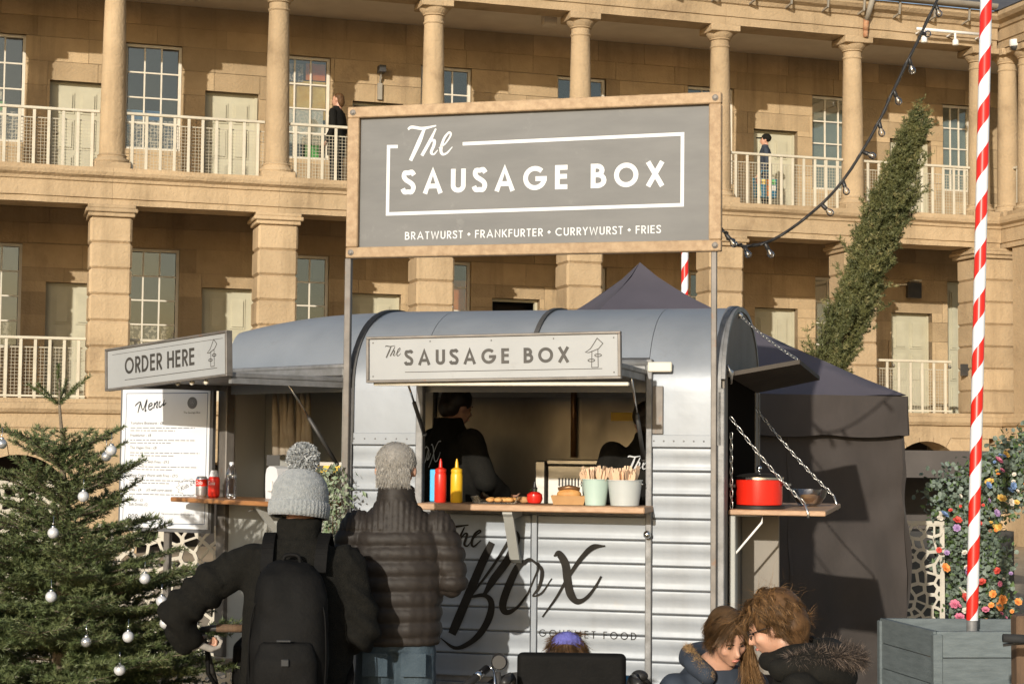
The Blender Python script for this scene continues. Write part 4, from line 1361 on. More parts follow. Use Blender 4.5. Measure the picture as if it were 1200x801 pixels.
def bucket(x, y, r0, r1, h, m, label, nf, seed):
    t = thing('bucket', label, 'bucket', TW(x, y, ZC), TA, 'buckets of forks on the counter')
    MB().lathe([(.001, 0), (r0, 0), (r1, h), (r1 + .004, h), (r1 + .004, h + .005), (r1 - .003, h + .005), (r0 - .004, .006), (.001, .006)], 26).build('pail', m, t, 40)
    q = random.Random(seed)
    for s_ in (-1, 1):
        MB().sphere((s_ * (r1 + .002), 0, h - .015), .005, 8, 5).build('handle_lug', 'chrome', t, True)
    # wooden forks standing in it
    fk = []
    for i in range(3):
        pr = [(-.004, 0), (.004, 0), (.0045, .09), (.009, .115), (.009, .14), (.006, .155), (.0035, .155), (.0035, .135), (.0015, .135), (.0015, .155), (-.0015, .155), (-.0015, .135), (-.0035, .135), (-.0035, .155), (-.006, .155), (-.009, .14), (-.009, .115), (-.0045, .09)]
        fk.append(MB().prism([(a * 2.6, b) for a, b in pr], -.0012, .0012, 'y').mesh('wooden_fork', 'fork_wood'))
    for i in range(nf):
        a = q.random() * 2 * PI
        rr = r0 * .75 * math.sqrt(q.random())
        tilt = q.uniform(.05, .42)
        b = a + q.uniform(-.5, .5)
        px, py = rr * math.cos(a), rr * math.sin(a)
        M_ = Matrix.Rotation(TA, 4, 'Z') @ Matrix.Translation((px, py, .012 + q.uniform(-.025, .015) + (h - .085))) @ Matrix.Rotation(b, 4, 'Z') @ Matrix.Rotation(tilt, 4, 'Y') @ Matrix.Rotation(q.uniform(0, PI), 4, 'Z')
        # the fork leans outwards over the rim
        o = link('wooden_fork', fk[i % 3], None)
        o.matrix_world = Matrix.Translation(TW(x, y, ZC)) @ M_ @ Matrix.Translation((0, 0, -.02))
        tag(o, 'pale wooden fork standing in the ' + label.split(' bucket')[0].split(' pail')[0] + ' bucket', 'fork', 'wooden forks in the ' + label.split(' bucket')[0] + ' bucket')
bucket(-.655, .02, .040, .052, .115, 'mint_paint', 'half hidden mint green bucket of wooden forks nearest the bread roll', 7, 1)
bucket(-.606, -.12, .052, .067, .125, 'mint_paint', 'front mint green bucket of wooden forks', 17, 2)
bucket(-.462, -.10, .070, .086, .122, 'bucket_grey', 'wide pale grey bucket of wooden forks beside the hatch frame', 24, 3)
# nose counter: cans, bottle, dispenser
def NW(x, y, z):
    q = NM @ Vector((x, y, z))
    return TW(q.x, q.y, q.z)
NA = TA - ANG
can_p = [(.024, 0), (.030, .006), (.033, .012), (.033, .100), (.028, .112), (.026, .115), (.024, .112), (.001, .112)]
def can(x, y, lower, upper, label, txt):
    t = thing('drink_can', label, 'can', NW(x, y, 1.4225), NA, 'drinks on the order counter')
    b = MB().lathe(can_p, 22).build('body', lower, t, 40)
    MB().lathe([(.0335, .060), (.0335, .098)], 22, caps=False).build('band', upper, t, True)
    me = text_mesh(txt, .026, 'lettering', 'letter_white', .3)
    wd = max(v.co.x for v in me.vertices)
    for v in me.vertices:
        a = (v.co.x - wd / 2) * 1.0 / .0345 - PI / 2 - .55
        z = .070 + v.co.y * 1.2
        v.co = (.0345 * math.cos(a), .0345 * math.sin(a), z)
    link('lettering', me, b)
can(-1.085, -.17, 'can_silver', 'red_plastic', 'silver drink can with a red band on the order counter', 'Coca-Cola')
can(-.965, -.17, 'red_plastic', 'red_plastic', 'red drink can with white script on the order counter', 'Coca-Cola')
cp2 = MB().lathe([(.026, .115), (.027, .117), (.022, .135), (.018, .15), (.001, .151)], 18)
o = cp2.build('white_can_lid', 'menu_white', None, 40); o.location = NW(-.965, -.17, 1.4225); tag(o, 'small white lid on the red drink can', 'cup')  # the can's white lid, shaped like an upturned cup
wb = [(.026, 0), (.031, .006)]
for i in range(8):
    z = .02 + i * .012
    wb += [(.031, z), (.028, z + .006)]
wb += [(.031, .12), (.030, .135), (.018, .165), (.012, .178), (.012, .185)]
lathe_thing('water_bottle', 'clear ribbed plastic water bottle on the order counter', 'bottle', [('bottle', wb, 'clear_plastic', 20), ('cap', [(.0135, .183), (.0135, .197), (.012, .199)], 'menu_white', 16)], NW(-.83, -.15, 1.4225))
ds = thing('soap_dispenser', 'white soap dispenser standing on the order counter', 'dispenser', NW(-.63, .02, 1.4225), NA)
MB().prism([(-.05, 0), (.05, 0), (.055, .05), (.055, .13), (.045, .165), (.02, .178), (-.02, .178), (-.045, .165), (-.055, .13), (-.055, .05)], -.045, .04, 'y').build('housing', 'menu_white', ds, 35)
MB().cbox(-.018, .018, -.062, -.046, .04, .10, .005).build('lever', 'white_plastic', ds)

# end shelf: red pot and a glass bowl
pt = thing('stock_pot', 'red enamel cooking pot with black handle on the end shelf', 'pot', TW(.155, .36, 1.4155), TA + .1)
MB().lathe([(.128, 0), (.13, .015)], 30).build('heating_base', 'black_plastic', pt, 40)
bp = MB().lathe([(.110, .016), (.118, .02), (.120, .04), (.120, .145), (.124, .148)], 34).build('pot', 'red_enamel', pt, 40)
MB().lathe([(.126, .148), (.126, .160), (.118, .163)], 34).build('rim', 'chrome', bp, 40)
ld_ = MB().lathe([(.122, .163), (.10, .172), (.05, .180), (.001, .182)], 30).build('lid', 'black_plastic', pt, 40)
MB().tube([(0, 0, .18), (0, 0, .20)], .006, 8).sphere((0, 0, .205), .014, 10, 6).build('lid_knob', 'chrome', ld_, True)
MB().cbox(-.185, -.118, -.09, -.05, .105, .125, .006).cbox(.118, .165, -.02, .02, .115, .130, .005).build('handle', 'black_plastic', pt)
bw = thing('glass_bowl', 'clear glass bowl beside the red pot on the end shelf', 'bowl', TW(.37, .85, 1.4155))
MB().lathe([(.04, 0), (.06, .01), (.09, .05), (.10, .09), (.096, .09), (.086, .05), (.056, .014), (.001, .012)], 26).build('bowl', 'clear_plastic', bw, 40)
MB().lathe([(.05, .016), (.078, .045), (.03, .062), (.001, .064)], 18).build('crisps', 'bread', bw, 40)

# variegated plant hanging below the order counter near the corner post
mat('pale_leaf', (0.34, 0.37, 0.29), (0.10, 0.16, 0.06), 26, 0.6, rnd=.1)
def leaf_cloud(name, m, pts, size, seed, parent=None, aspect=.55, round_=False):
    """many small leaves, each a folded pair of faces, round the given points"""
    q = np.random.default_rng(seed)
    P = np.asarray(pts, float)
    n = len(P)
    a = q.normal(size=(n, 3)); a /= np.linalg.norm(a, axis=1)[:, None]
    b = q.normal(size=(n, 3)); b -= (b * a).sum(1)[:, None] * a; b /= np.linalg.norm(b, axis=1)[:, None]
    c = np.cross(a, b)
    s_ = size * q.uniform(.6, 1.25, n)[:, None]
    if round_:
        V = np.stack([P, P + a * s_ * .35 + b * s_ * .5, P + a * s_ * .8 + b * s_ * .42, P + a * s_ + c * s_ * .1, P + a * s_ * .8 - b * s_ * .42, P + a * s_ * .35 - b * s_ * .5], 1).reshape(-1, 3)
        F = [(6 * i, 6 * i + 1, 6 * i + 2, 6 * i + 3) for i in range(n)] + [(6 * i, 6 * i + 3, 6 * i + 4, 6 * i + 5) for i in range(n)]
    else:
        V = np.stack([P, P + a * s_ * .5 + b * s_ * aspect * .5 + c * s_ * .08, P + a * s_, P + a * s_ * .5 - b * s_ * aspect * .5 + c * s_ * .08], 1).reshape(-1, 3)
        F = [(4 * i, 4 * i + 1, 4 * i + 2) for i in range(n)] + [(4 * i, 4 * i + 2, 4 * i + 3) for i in range(n)]
    me = bpy.data.meshes.new(name)
    me.from_pydata(V.tolist(), [], F)
    me.materials.append(MATS[m])
    return link(name, me, parent)
q = np.random.default_rng(9)
hp = thing('hanging_plant', 'white and green variegated plant hanging at the corner of the order counter', 'plant', TW(-2.03, -.06, 0), TA)
pts = []
for i in range(900):
    z = q.uniform(1.05, 1.60)
    w = .075 * (1.1 - abs(z - 1.36) * 1.8)
    pts.append((q.normal() * w, q.normal() * .035 - .04, z))
leaf_cloud('leaves', 'pale_leaf', pts, .034, 4, hp)
mat('twig', (0.13, 0.085, 0.05), (0.09, 0.06, 0.035), 20, 0.9)
sm = MB()
for i in range(6):
    x = -.05 + .02 * i
    sm.tube([(x * .3, .04, 1.60), (x, -.04, 1.45), (x * 1.3, -.05, 1.1)], .003, 5)
sm.build('stems', 'twig', hp, True)

# ------------------------------------------------------------------ festoon lights from the signboard to the striped pole
CAB = [(1.03, 8.47, 2.83), (1.09, 8.5, 2.765), (1.163, 8.53, 2.735), (1.314, 8.58, 2.775), (1.509, 8.62, 2.912), (1.682, 8.65, 3.09), (1.857, 8.70, 3.365), (1.988, 8.74, 3.63), (2.208, 8.84, 4.06), (2.552, 9.06, 4.76)]
fst = thing('festoon_lights', 'string of clear bulbs on a black cable from the signboard up to the right', 'string lights', CAB[0])
o0 = Vector(CAB[0])
cpath = [v - o0 for v in catmull(CAB, 12)]
cb = MB().tube(cpath, .0075, 6)
tw = []
for i, v in enumerate(cpath):
    tw.append(v + Vector((math.cos(i * .9) * .010, math.sin(i * .9) * .012, math.cos(i * .9) * .008)))
cb.tube(tw, .0045, 5)
tag(cb.build('cable', 'black_plastic', fst, True), None, None, kind='stuff')
L = [0]
for i in range(1, len(cpath)): L.append(L[-1] + (cpath[i] - cpath[i - 1]).length)
rb = random.Random(12)
nb_ = 14
for k in range(nb_):
    s_ = L[-1] * (.035 + .93 * k / nb_) if k > 2 else L[-1] * (.02 + .042 * k)
    i = next(j for j in range(1, len(L)) if L[j] >= s_)
    c = cpath[i]
    d = Vector((rb.uniform(.1, 1.0), rb.uniform(-.8, .2), rb.uniform(-1.1, -.45 if k < 8 else .1))).normalized()
    Mx = d.to_track_quat('Z', 'X').to_matrix().to_4x4()
    sk = MB().lathe([(.007, 0), (.010, .005), (.011, .034), (.008, .038)], 12, c, Mx).build('socket', 'black_plastic', fst, 40)
    MB().lathe([(.008, .036), (.010, .041), (.017, .056), (.0185, .066), (.014, .078), (.006, .083), (.0005, .084)], 14, c, Mx, caps=False).build('bulb', 'bulb_glass', sk, True)
    MB().lathe([(.003, .038), (.004, .056), (.001, .068)], 6, c, Mx).build('filament_stem', 'frame_paint', sk, True)

# ------------------------------------------------------------------ striped poles
def stripe_mat():
    m = bpy.data.materials.new('candy_stripe')
    m.use_nodes = True
    n, l = m.node_tree.nodes, m.node_tree.links
    p = n['Principled BSDF']
    p.inputs['Roughness'].default_value = .35
    tc = n.new('ShaderNodeTexCoord')
    sp = n.new('ShaderNodeSeparateXYZ')
    l.new(tc.outputs['Object'], sp.inputs[0])
    at = n.new('ShaderNodeMath'); at.operation = 'ARCTAN2'
    l.new(sp.outputs['Y'], at.inputs[0]); l.new(sp.outputs['X'], at.inputs[1])
    dv = n.new('ShaderNodeMath'); dv.operation = 'MULTIPLY'; dv.inputs[1].default_value = -1 / (2 * PI)
    l.new(at.outputs[0], dv.inputs[0])
    mz = n.new('ShaderNodeMath'); mz.operation = 'MULTIPLY_ADD'; mz.inputs[1].default_value = 1 / .262
    l.new(sp.outputs['Z'], mz.inputs[0]); l.new(dv.outputs[0], mz.inputs[2])
    fr_ = n.new('ShaderNodeMath'); fr_.operation = 'FRACT'
    l.new(mz.outputs[0], fr_.inputs[0])
    gt_ = n.new('ShaderNodeMath'); gt_.operation = 'GREATER_THAN'; gt_.inputs[1].default_value = .52
    l.new(fr_.outputs[0], gt_.inputs[0])
    mx = n.new('ShaderNodeMixRGB')
    mx.inputs[1].default_value = (.70, .71, .73, 1); mx.inputs[2].default_value = (.68, .022, .012, 1)
    l.new(gt_.outputs[0], mx.inputs[0]); l.new(mx.outputs[0], p.inputs['Base Color'])
    MATS['candy_stripe'] = m
stripe_mat()
def pole(label, loc, z0, z1, tilt, r=.0315):
    t = thing('striped_pole', label, 'pole', loc, 0, 'red and white poles')
    t.rotation_euler = (0, tilt, 0)
    MB().lathe([(r, z0), (r, z1), (r * .6, z1 + .03)], 20).build('shaft', 'candy_stripe', t, 40)
    MB().lathe([(.028, .02), (.028, z0 + .002)], 16).build('steel_foot', 'galvanised', t, 40)
pole('red and white striped pole standing in the grey planter', (2.417, 9.08, 0), .83, 4.75, R(1.72))
pole('red and white striped pole behind the tent peak', (1.52, 15.0, 0), .4, 4.6, 0)

# ------------------------------------------------------------------ grey timber planter
mat('planter_wood', (0.135, 0.160, 0.165), (0.100, 0.120, 0.124), 3, 0.8, stretch=(3, 3, 16), bump=.2, bscale=12, rnd=.08, wear=(.09, .085, .075), wscale=4, wlo=.58, whi=.8)
pn = thing('timber_planter', 'grey painted timber planter box at the lower right', 'planter', (2.135, 8.643, 0), R(6))
# walls of boards; the plan is a skewed box with its near corner at the origin
c0, c1, c2, c3 = Vector((0, 0)), Vector((.82, -.02)), Vector((.80, .62)), Vector((-.06, .69))
for (a, b) in ((c0, c1), (c3, c0), (c1, c2), (c2, c3)):
    d = (b - a).normalized(); nn = Vector((d.y, -d.x))
    for j in range(6):
        z0, z1 = .02 + j * .133, .02 + j * .133 + .128
        mb = MB()
        e = .0 if (a == c0 or b == c0) else 0
        p0, p1 = a + d * .012, b - d * .012
        q_ = [p0, p1, p1 - nn * .03, p0 - nn * .03]
        mb.prism([(v.x, v.y) for v in q_], z0, z1, 'z').build('board', 'planter_wood', pn)
    mb = MB()
for c in (c0, c1, c2, c3):
    cc_ = (c0 + c1 + c2 + c3) / 4
    e = c + (cc_ - c).normalized() * .02
    MB().cbox(e.x - .024, e.x + .024, e.y - .024, e.y + .024, 0, .80, .004).build('corner_post', 'planter_wood', pn)
mat('soil', (0.045, 0.03, 0.02), (0.08, 0.055, 0.035), 30, 0.95, bump=.6)
MB().prism([(.0, .03), (.78, .01), (.76, .58), (-.03, .64)], .62, .70, 'z').build('soil', 'soil', pn)

# ------------------------------------------------------------------ the tent behind the trailer
mat('tent_roof', (0.092, 0.081, 0.097), (0.075, 0.066, 0.080), 2, 0.75, bump=.06, bscale=6)
mat('tent_wall', (0.050, 0.039, 0.033), (0.038, 0.030, 0.025), 2.5, 0.8, bump=.6, bscale=4.5, sheen=.1, stretch=(1.0, 1.0, .6))
GO, GA = Vector((.97, 12.95)), R(15)
gz = thing('gazebo_tent', 'dark grey pop up tent with pointed roof behind the trailer', 'tent', (GO.x, GO.y, 0), GA)
HW = 1.46
def tent_roof():
    mb = MB()
    N_ = 14
    for s_ in range(4):
        vs, fs = [], []
        for i in range(N_ + 1):
            t = i / N_                      # 0 peak, 1 eave
            for j in range(N_ + 1):
                u = -1 + 2 * j / N_
                x, y = u * HW * t, -HW * t
                z = 3.13 - 1.03 * (t ** .82) - .03 * (1 - u * u) * t * math.sin(PI * min(1, t * .9))
                if t < .08: z = min(z, 3.13 - t * .35)
                z += .012 * mnoise.noise(Vector((x * 3 + s_ * 7, y * 3, 0)))
                vs.append(Matrix.Rotation(s_ * PI / 2, 3, 'Z') @ Vector((x, y, z)))
        for i in range(N_):
            for j in range(N_):
                a = i * (N_ + 1) + j
                fs.append((a, a + 1, a + N_ + 2, a + N_ + 1))
        mb.add(vs, fs)
    return mb
tent_roof().build('roof', 'tent_roof', gz, 50, merge=.002)
def tent_wall(s_, name='side_wall'):
    mb = MB()
    A, B_ = 40, 34
    vs, fs = [], []
    for i in range(B_ + 1):
        z = 2.085 * (1 - i / B_) + .01
        for j in range(A + 1):
            x = -HW + 2 * HW * j / A
            y = -HW + .006
            f_ = min(1, i / 6)
            y += f_ * (.060 * mnoise.noise(Vector((x * 1.1 + s_ * 9, z * .8, 1))) + .050 * mnoise.noise(Vector((x * 3.4 + z * 1.7, z * 1.2 - x, 5 + s_))))
            y += .060 * abs(mnoise.noise(Vector((x * 2.2 - z * 2.4, z * 2.4, 9 + s_)))) * f_
            vs.append(Matrix.Rotation(s_ * PI / 2, 3, 'Z') @ Vector((x, y, z)))
    for i in range(B_):
        for j in range(A):
            a = i * (A + 1) + j
            fs.append((a, a + 1, a + A + 2, a + A + 1))
    mb.add(vs, fs).build(name, 'tent_wall', gz, True)
    for sx2 in (-.62, .0, .62):
        sm_ = MB()
        for i in range(B_):
            a = Vector(vs[i * (A + 1) + int((sx2 + HW) / (2 * HW) * A)]); b = Vector(vs[(i + 1) * (A + 1) + int((sx2 + HW) / (2 * HW) * A)])
            off_ = Matrix.Rotation(s_ * PI / 2, 3, 'Z') @ Vector((0, -.004, 0))
            sm_.beam(a + off_, b + off_, .022, .004, up=Matrix.Rotation(s_ * PI / 2, 3, 'Z') @ Vector((0, 1, 0)))
        sm_.build('seam', 'tent_wall', gz)
    # valance over it
    mb = MB()
    vs, fs = [], []
    for i in range(7):
        z = 2.095 - .27 * i / 6
        for j in range(A + 1):
            x = -HW + 2 * HW * j / A
            y = -HW - .012 - .012 * (i / 6) * (1 + mnoise.noise(Vector((x * 2.5, z * 2 + x, 3 + s_)))) - .010 * mnoise.noise(Vector((x * 5 - z * 6, z * 5, s_)))
            vs.append(Matrix.Rotation(s_ * PI / 2, 3, 'Z') @ Vector((x, y, z - .02 * abs(math.sin(j * .4)) * (i / 6))))
    for i in range(6):
        for j in range(A):
            a = i * (A + 1) + j
            fs.append((a, a + 1, a + A + 2, a + A + 1))
    mb.add(vs, fs).build('valance', 'tent_wall', gz, True)
for s_ in (0, 1):
    tent_wall(s_)
for sx in (-1, 1):
    for sy in (-1, 1):
        MB().cbox(sx * HW - .02 - sx * .13, sx * HW + .02 - sx * .13, sy * HW - .02 - sy * .13, sy * HW + .02 - sy * .13, 0, 2.08, .004).build('leg', 'galvanised', gz)

# ------------------------------------------------------------------ cut-out screens
def voronoi_panel(w, h, n, seed, border=.03, bar=.012):
    q = random.Random(seed)
    P = []
    tries = 0
    while len(P) < n and tries < 20000:
        tries += 1
        c = (q.uniform(-.02, w + .02), q.uniform(-.02, h + .02))
        if all((c[0] - a) ** 2 + (c[1] - b) ** 2 > (0.62 * math.sqrt(w * h / n)) ** 2 for a, b in P):
            P.append(c)
    mb = MB()
    th = .012
    for i, p in enumerate(P):
        poly = [(0, 0), (w, 0), (w, h), (0, h)]
        for j, r_ in enumerate(P):
            if i == j: continue
            mx, my = (p[0] + r_[0]) / 2, (p[1] + r_[1]) / 2
            nx, ny = r_[0] - p[0], r_[1] - p[1]
            new = []
            for a in range(len(poly)):
                A, B_ = poly[a], poly[(a + 1) % len(poly)]
                da = (A[0] - mx) * nx + (A[1] - my) * ny
                db = (B_[0] - mx) * nx + (B_[1] - my) * ny
                if da <= 0: new.append(A)
                if da * db < 0:
                    t = da / (da - db)
                    new.append((A[0] + t * (B_[0] - A[0]), A[1] + t * (B_[1] - A[1])))
            poly = new
            if len(poly) < 3: break
        if len(poly) < 3: continue
        cx = sum(v[0] for v in poly) / len(poly); cy = sum(v[1] for v in poly) / len(poly)
        rad = max(.001, min(math.hypot(v[0] - cx, v[1] - cy) for v in poly))
        k = max(.25, 1 - bar / rad)
        inn_ = [(cx + (v[0] - cx) * k, cy + (v[1] - cy) * k) for v in poly]
        m_ = len(poly)
        vs = [(x, 0, z) for x, z in poly] + [(x, 0, z) for x, z in inn_] + [(x, th, z) for x, z in inn_] + [(x, th, z) for x, z in poly]
        fs = []
        for a in range(m_):
            b = (a + 1) % m_
            fs += [(a, b, m_ + b, m_ + a), (m_ + a, m_ + b, 2 * m_ + b, 2 * m_ + a), (2 * m_ + a, 2 * m_ + b, 3 * m_ + b, 3 * m_ + a)]
        mb.add(vs, fs)
    return mb
mat('screen_cream', (0.50, 0.46, 0.38), (0.42, 0.38, 0.31), 5, 0.6)
def screen(label, loc, rz, w, h, n, seed, z0=.15, group='cut out screens'):
    t = thing('cutout_screen', label, 'screen', loc, rz, group)
    p = voronoi_panel(w, h, n, seed).build('panel', 'screen_cream', t)
    p.location = (0, 0, z0)
    f = MB().box(-.03, 0, -.01, .03, 0, z0 + h + .03).box(w, w + .03, -.01, .03, 0, z0 + h + .03).box(0, w, -.008, .028, z0 + h, z0 + h + .03).box(0, w, -.008, .028, z0 - .03, z0)
    f.build('frame', 'screen_cream', t)
screen('cream cut out screen below the menu board', (-2.62, 11.0, 0), R(-8), 1.05, 1.02, 150, 3)
screen('cream cut out screen seen through the fir tree at the left edge', (-3.75, 10.6, 0), R(12), .95, 1.30, 170, 4)
screen('pale cut out screen between the tent and the flowers', (3.04, 14.0, 0), R(-10), .46, 1.02, 75, 5, .1)
rl = MB().box(-2.75, -1.4, 11.06, 11.10, .93, .96).box(-2.75, -1.4, 11.06, 11.10, .1, .13)
for i in range(14):
    rl.box(-2.72 + i * .1, -2.70 + i * .1, 11.065, 11.095, 0, .93)
tag(rl.build('low_railing', 'black_metal'), 'low dark metal railing behind the cut out screen', 'railing')

# ------------------------------------------------------------------ flowers, canopy at the right
mat('eucalyptus', (0.19, 0.23, 0.19), (0.085, 0.115, 0.08), 4, 0.6, rnd=.1)
mat('green_leaf', (0.06, 0.11, 0.03), (0.10, 0.15, 0.05), 6, 0.6)
FC = (3.75, 14.0)
fl = thing('flower_arch', 'tall arch of eucalyptus leaves and bright mixed flowers at the right edge', 'flower display', (FC[0], FC[1], 0))
q = np.random.default_rng(21)
pts, pts2 = [], []
def arch_c(t):
    """centre line of the arch: up from the left foot and over to the right"""
    if t < .62:
        return np.array([.02 + .06 * math.sin(t * 9), 0, .25 + 1.10 * t / .62])
    a = (t - .62) / .38
    return np.array([.05 + .75 * a, 0, 1.35 + .32 * math.sin(a * 1.6)])
for i in range(9500):
    t = q.random()
    c = arch_c(t)
    w = .25 + .05 * math.sin(t * 23) + (.04 if t > .55 else 0)
    d = q.normal(size=3); d /= np.linalg.norm(d)
    p = c + d * w * (q.random() ** .45) * np.array([1.25, .8, 1.0])
    (pts if i % 4 else pts2).append(p)
leaf_cloud('eucalyptus_leaves', 'eucalyptus', pts, .042, 6, fl, round_=True)
leaf_cloud('green_leaves', 'green_leaf', pts2, .06, 7, fl)
MB().tube([tuple(arch_c(i / 12)) for i in range(13)], .02, 8).tube([(.02, 0, 0), (.02, 0, .3)], .02, 8).build('frame', 'black_metal', fl, True)
def blossom(m, r_, seed):
    z = random.Random(seed)
    mb = MB()
    for ring, (n, tilt, s_) in enumerate(((7, .35, 1.0), (6, .8, .8), (4, 1.2, .55))):
        for i in range(n):
            a = 2 * PI * i / n + ring * .4
            M_ = Matrix.Rotation(a, 4, 'Z') @ Matrix.Rotation(-tilt, 4, 'Y')
            vs = [M_ @ Vector(v) * r_ * s_ for v in ((0, 0, 0), (.45, .38, .08), (.95, .28, .02), (1.05, 0, -.04), (.95, -.28, .02), (.45, -.38, .08))]
            mb.add(vs, [(0, 1, 2, 3), (0, 3, 4, 5)])
    return mb.mesh('flower', m, fix=False)
fcols = dict(pink=(.52, .14, .22), orange=(.68, .25, .05), red=(.55, .06, .04), lilac=(.32, .20, .38), blue=(.14, .22, .38), white=(.55, .50, .42), yellow=(.6, .38, .08))
fm = []
for k, c in fcols.items():
    mat('petal_' + k, c, tuple(min(1, v * 1.25 + .03) for v in c), 30, .7)
    fm.append(blossom('petal_' + k, .042, len(fm)))
names = list(fcols)
rf_ = random.Random(33)
for i in range(95):
    t = rf_.random()
    c = arch_c(t)
    a = rf_.uniform(-2.6, -.5)
    w = .27 + .05 * math.sin(t * 23) + (.04 if t > .55 else 0)
    p = (c[0] + math.cos(a) * w * 1.2, math.sin(a) * w * .85, c[2] + rf_.uniform(-.1, .1))
    # kinds gather in loose bunches along the arch
    kk = ('pink', 'orange', 'white', 'pink', 'orange', 'red', 'lilac', 'white', 'yellow', 'blue')[int(t * 9 + rf_.random() * 4.5) % 10]
    o = link('flower', fm[names.index(kk)], fl, p, (R(60) + rf_.uniform(-.5, .5), rf_.uniform(-.4, .4), rf_.uniform(-.8, .8)))
    s_ = rf_.choice((.35, .45, .6, .8, 1.0))
    o.scale = (s_, s_, s_)
mat('canopy_cloth', (0.10, 0.085, 0.075), (0.08, 0.068, 0.06), 3, 0.85)
cn = thing('cafe_canopy', 'dark grey stall canopy beyond the tent at the right', 'canopy', (4.35, 17.2, 0), R(10))
MB().prism([(-.9, 1.72), (.9, 1.72), (1.15, 1.46), (1.15, 1.33), (1.13, 1.33), (1.12, 1.45), (-1.12, 1.45), (-1.13, 1.33), (-1.15, 1.33), (-1.15, 1.46)], -.1, 1.6, 'y').build('awning', 'canopy_cloth', cn)
for x in (-1.08, 1.08):
    MB().cbox(x - .025, x + .025, 0, .05, 0, 1.45, .004).build('leg', 'black_metal', cn)
MB().box(-1.0, 1.0, 1.3, 1.35, 0, 1.44).build('backcloth', 'canopy_cloth', cn)
MB().box(-.9, .9, .3, .8, .0, .9).build('counter', 'black_metal', cn)
# low bits at the far right edge: a bicycle leaning on a post
mat('old_wood', (0.15, 0.09, 0.05), (0.10, 0.06, 0.035), 4, .85, stretch=(5, 5, 1), bump=.2)
po_ = MB().cbox(-.05, .05, -.05, .05, 0, .97, .008).build('wooden_post', 'old_wood')
po_.location = (2.365, 7.9, 0); tag(po_, 'dark weathered wooden post at the lower right corner', 'post')
# ------------------------------------------------------------------ needles along twigs
def needles(segs, per_m, length, width, seed, up=.35, flat=.6):
    """segs: list of (p, q); one thin triangle per needle"""
    q = np.random.default_rng(seed)
    A = np.array([s_[0] for s_ in segs], float); B_ = np.array([s_[1] for s_ in segs], float)
    ln_ = np.linalg.norm(B_ - A, axis=1)
    cnt = np.maximum(1, (ln_ * per_m).astype(int))
    idx = np.repeat(np.arange(len(segs)), cnt)
    t = q.random(len(idx))[:, None]
    P = A[idx] + (B_ - A)[idx] * t
    D = (B_ - A)[idx] / ln_[idx][:, None]
    r_ = q.normal(size=(len(idx), 3))
    r_[:, 2] = r_[:, 2] * flat + up * .5
    r_ -= (r_ * D).sum(1)[:, None] * D
    r_ /= np.linalg.norm(r_, axis=1)[:, None] + 1e-9
    n_ = D * .62 + r_ * .8
    n_ /= np.linalg.norm(n_, axis=1)[:, None]
    L_ = length * q.uniform(.7, 1.15, len(idx))[:, None]
    S_ = np.cross(n_, q.normal(size=(len(idx), 3)))
    S_ /= np.linalg.norm(S_, axis=1)[:, None] + 1e-9
    V = np.stack([P - S_ * width / 2, P + S_ * width / 2, P + n_ * L_], 1).reshape(-1, 3)
    return V
def tri_mesh(name, V, m, parent):
    me = bpy.data.meshes.new(name)
    n = len(V) // 3
    me.vertices.add(len(V)); me.vertices.foreach_set('co', V.astype(np.float32).ravel())
    me.loops.add(len(V)); me.loops.foreach_set('vertex_index', np.arange(len(V), dtype=np.int32))
    me.polygons.add(n); me.polygons.foreach_set('loop_start', np.arange(0, len(V), 3, dtype=np.int32))
    me.update(calc_edges=True)
    me.materials.append(MATS[m])
    return link(name, me, parent)
mat('fir_needle', (0.070, 0.100, 0.034), (0.140, 0.158, 0.064), 7, 0.55, spec=.4, lo=.35, hi=.7)
mat('fir_needle_young', (0.095, 0.115, 0.040), (0.075, 0.095, 0.03), 9, 0.55)
mat('fir_bark', (0.20, 0.16, 0.11), (0.13, 0.10, 0.07), 18, 0.9, bump=.3)
TRX, TRY = -2.10, 8.0
fir = thing('christmas_tree', 'bushy green fir tree hung with silver baubles left of the menu', 'fir tree', (TRX, TRY, 0))
rt = random.Random(17)
tr_path = [(.0, 0, 0), (.012, 0, .6), (.015, .01, 1.2), (.004, 0, 1.7), (-.018, 0, 1.90), (-.022, 0, 2.02)]
MB().tube(tr_path, [.05, .04, .026, .010, .006, .004], 8).build('trunk', 'fir_bark', fir, True)
segs, young, wood = [], [], MB()
def rad(z):
    T_ = [(.2, .88), (.5, .82), (.75, .76), (1.0, .64), (1.2, .50), (1.4, .41), (1.62, .34), (1.8, .26)]
    for (a, b), (c, d) in zip(T_, T_[1:]):
        if z <= c: return lerp(b, d, max(0, (z - a) / (c - a)))
    return T_[-1][1]
tips = []
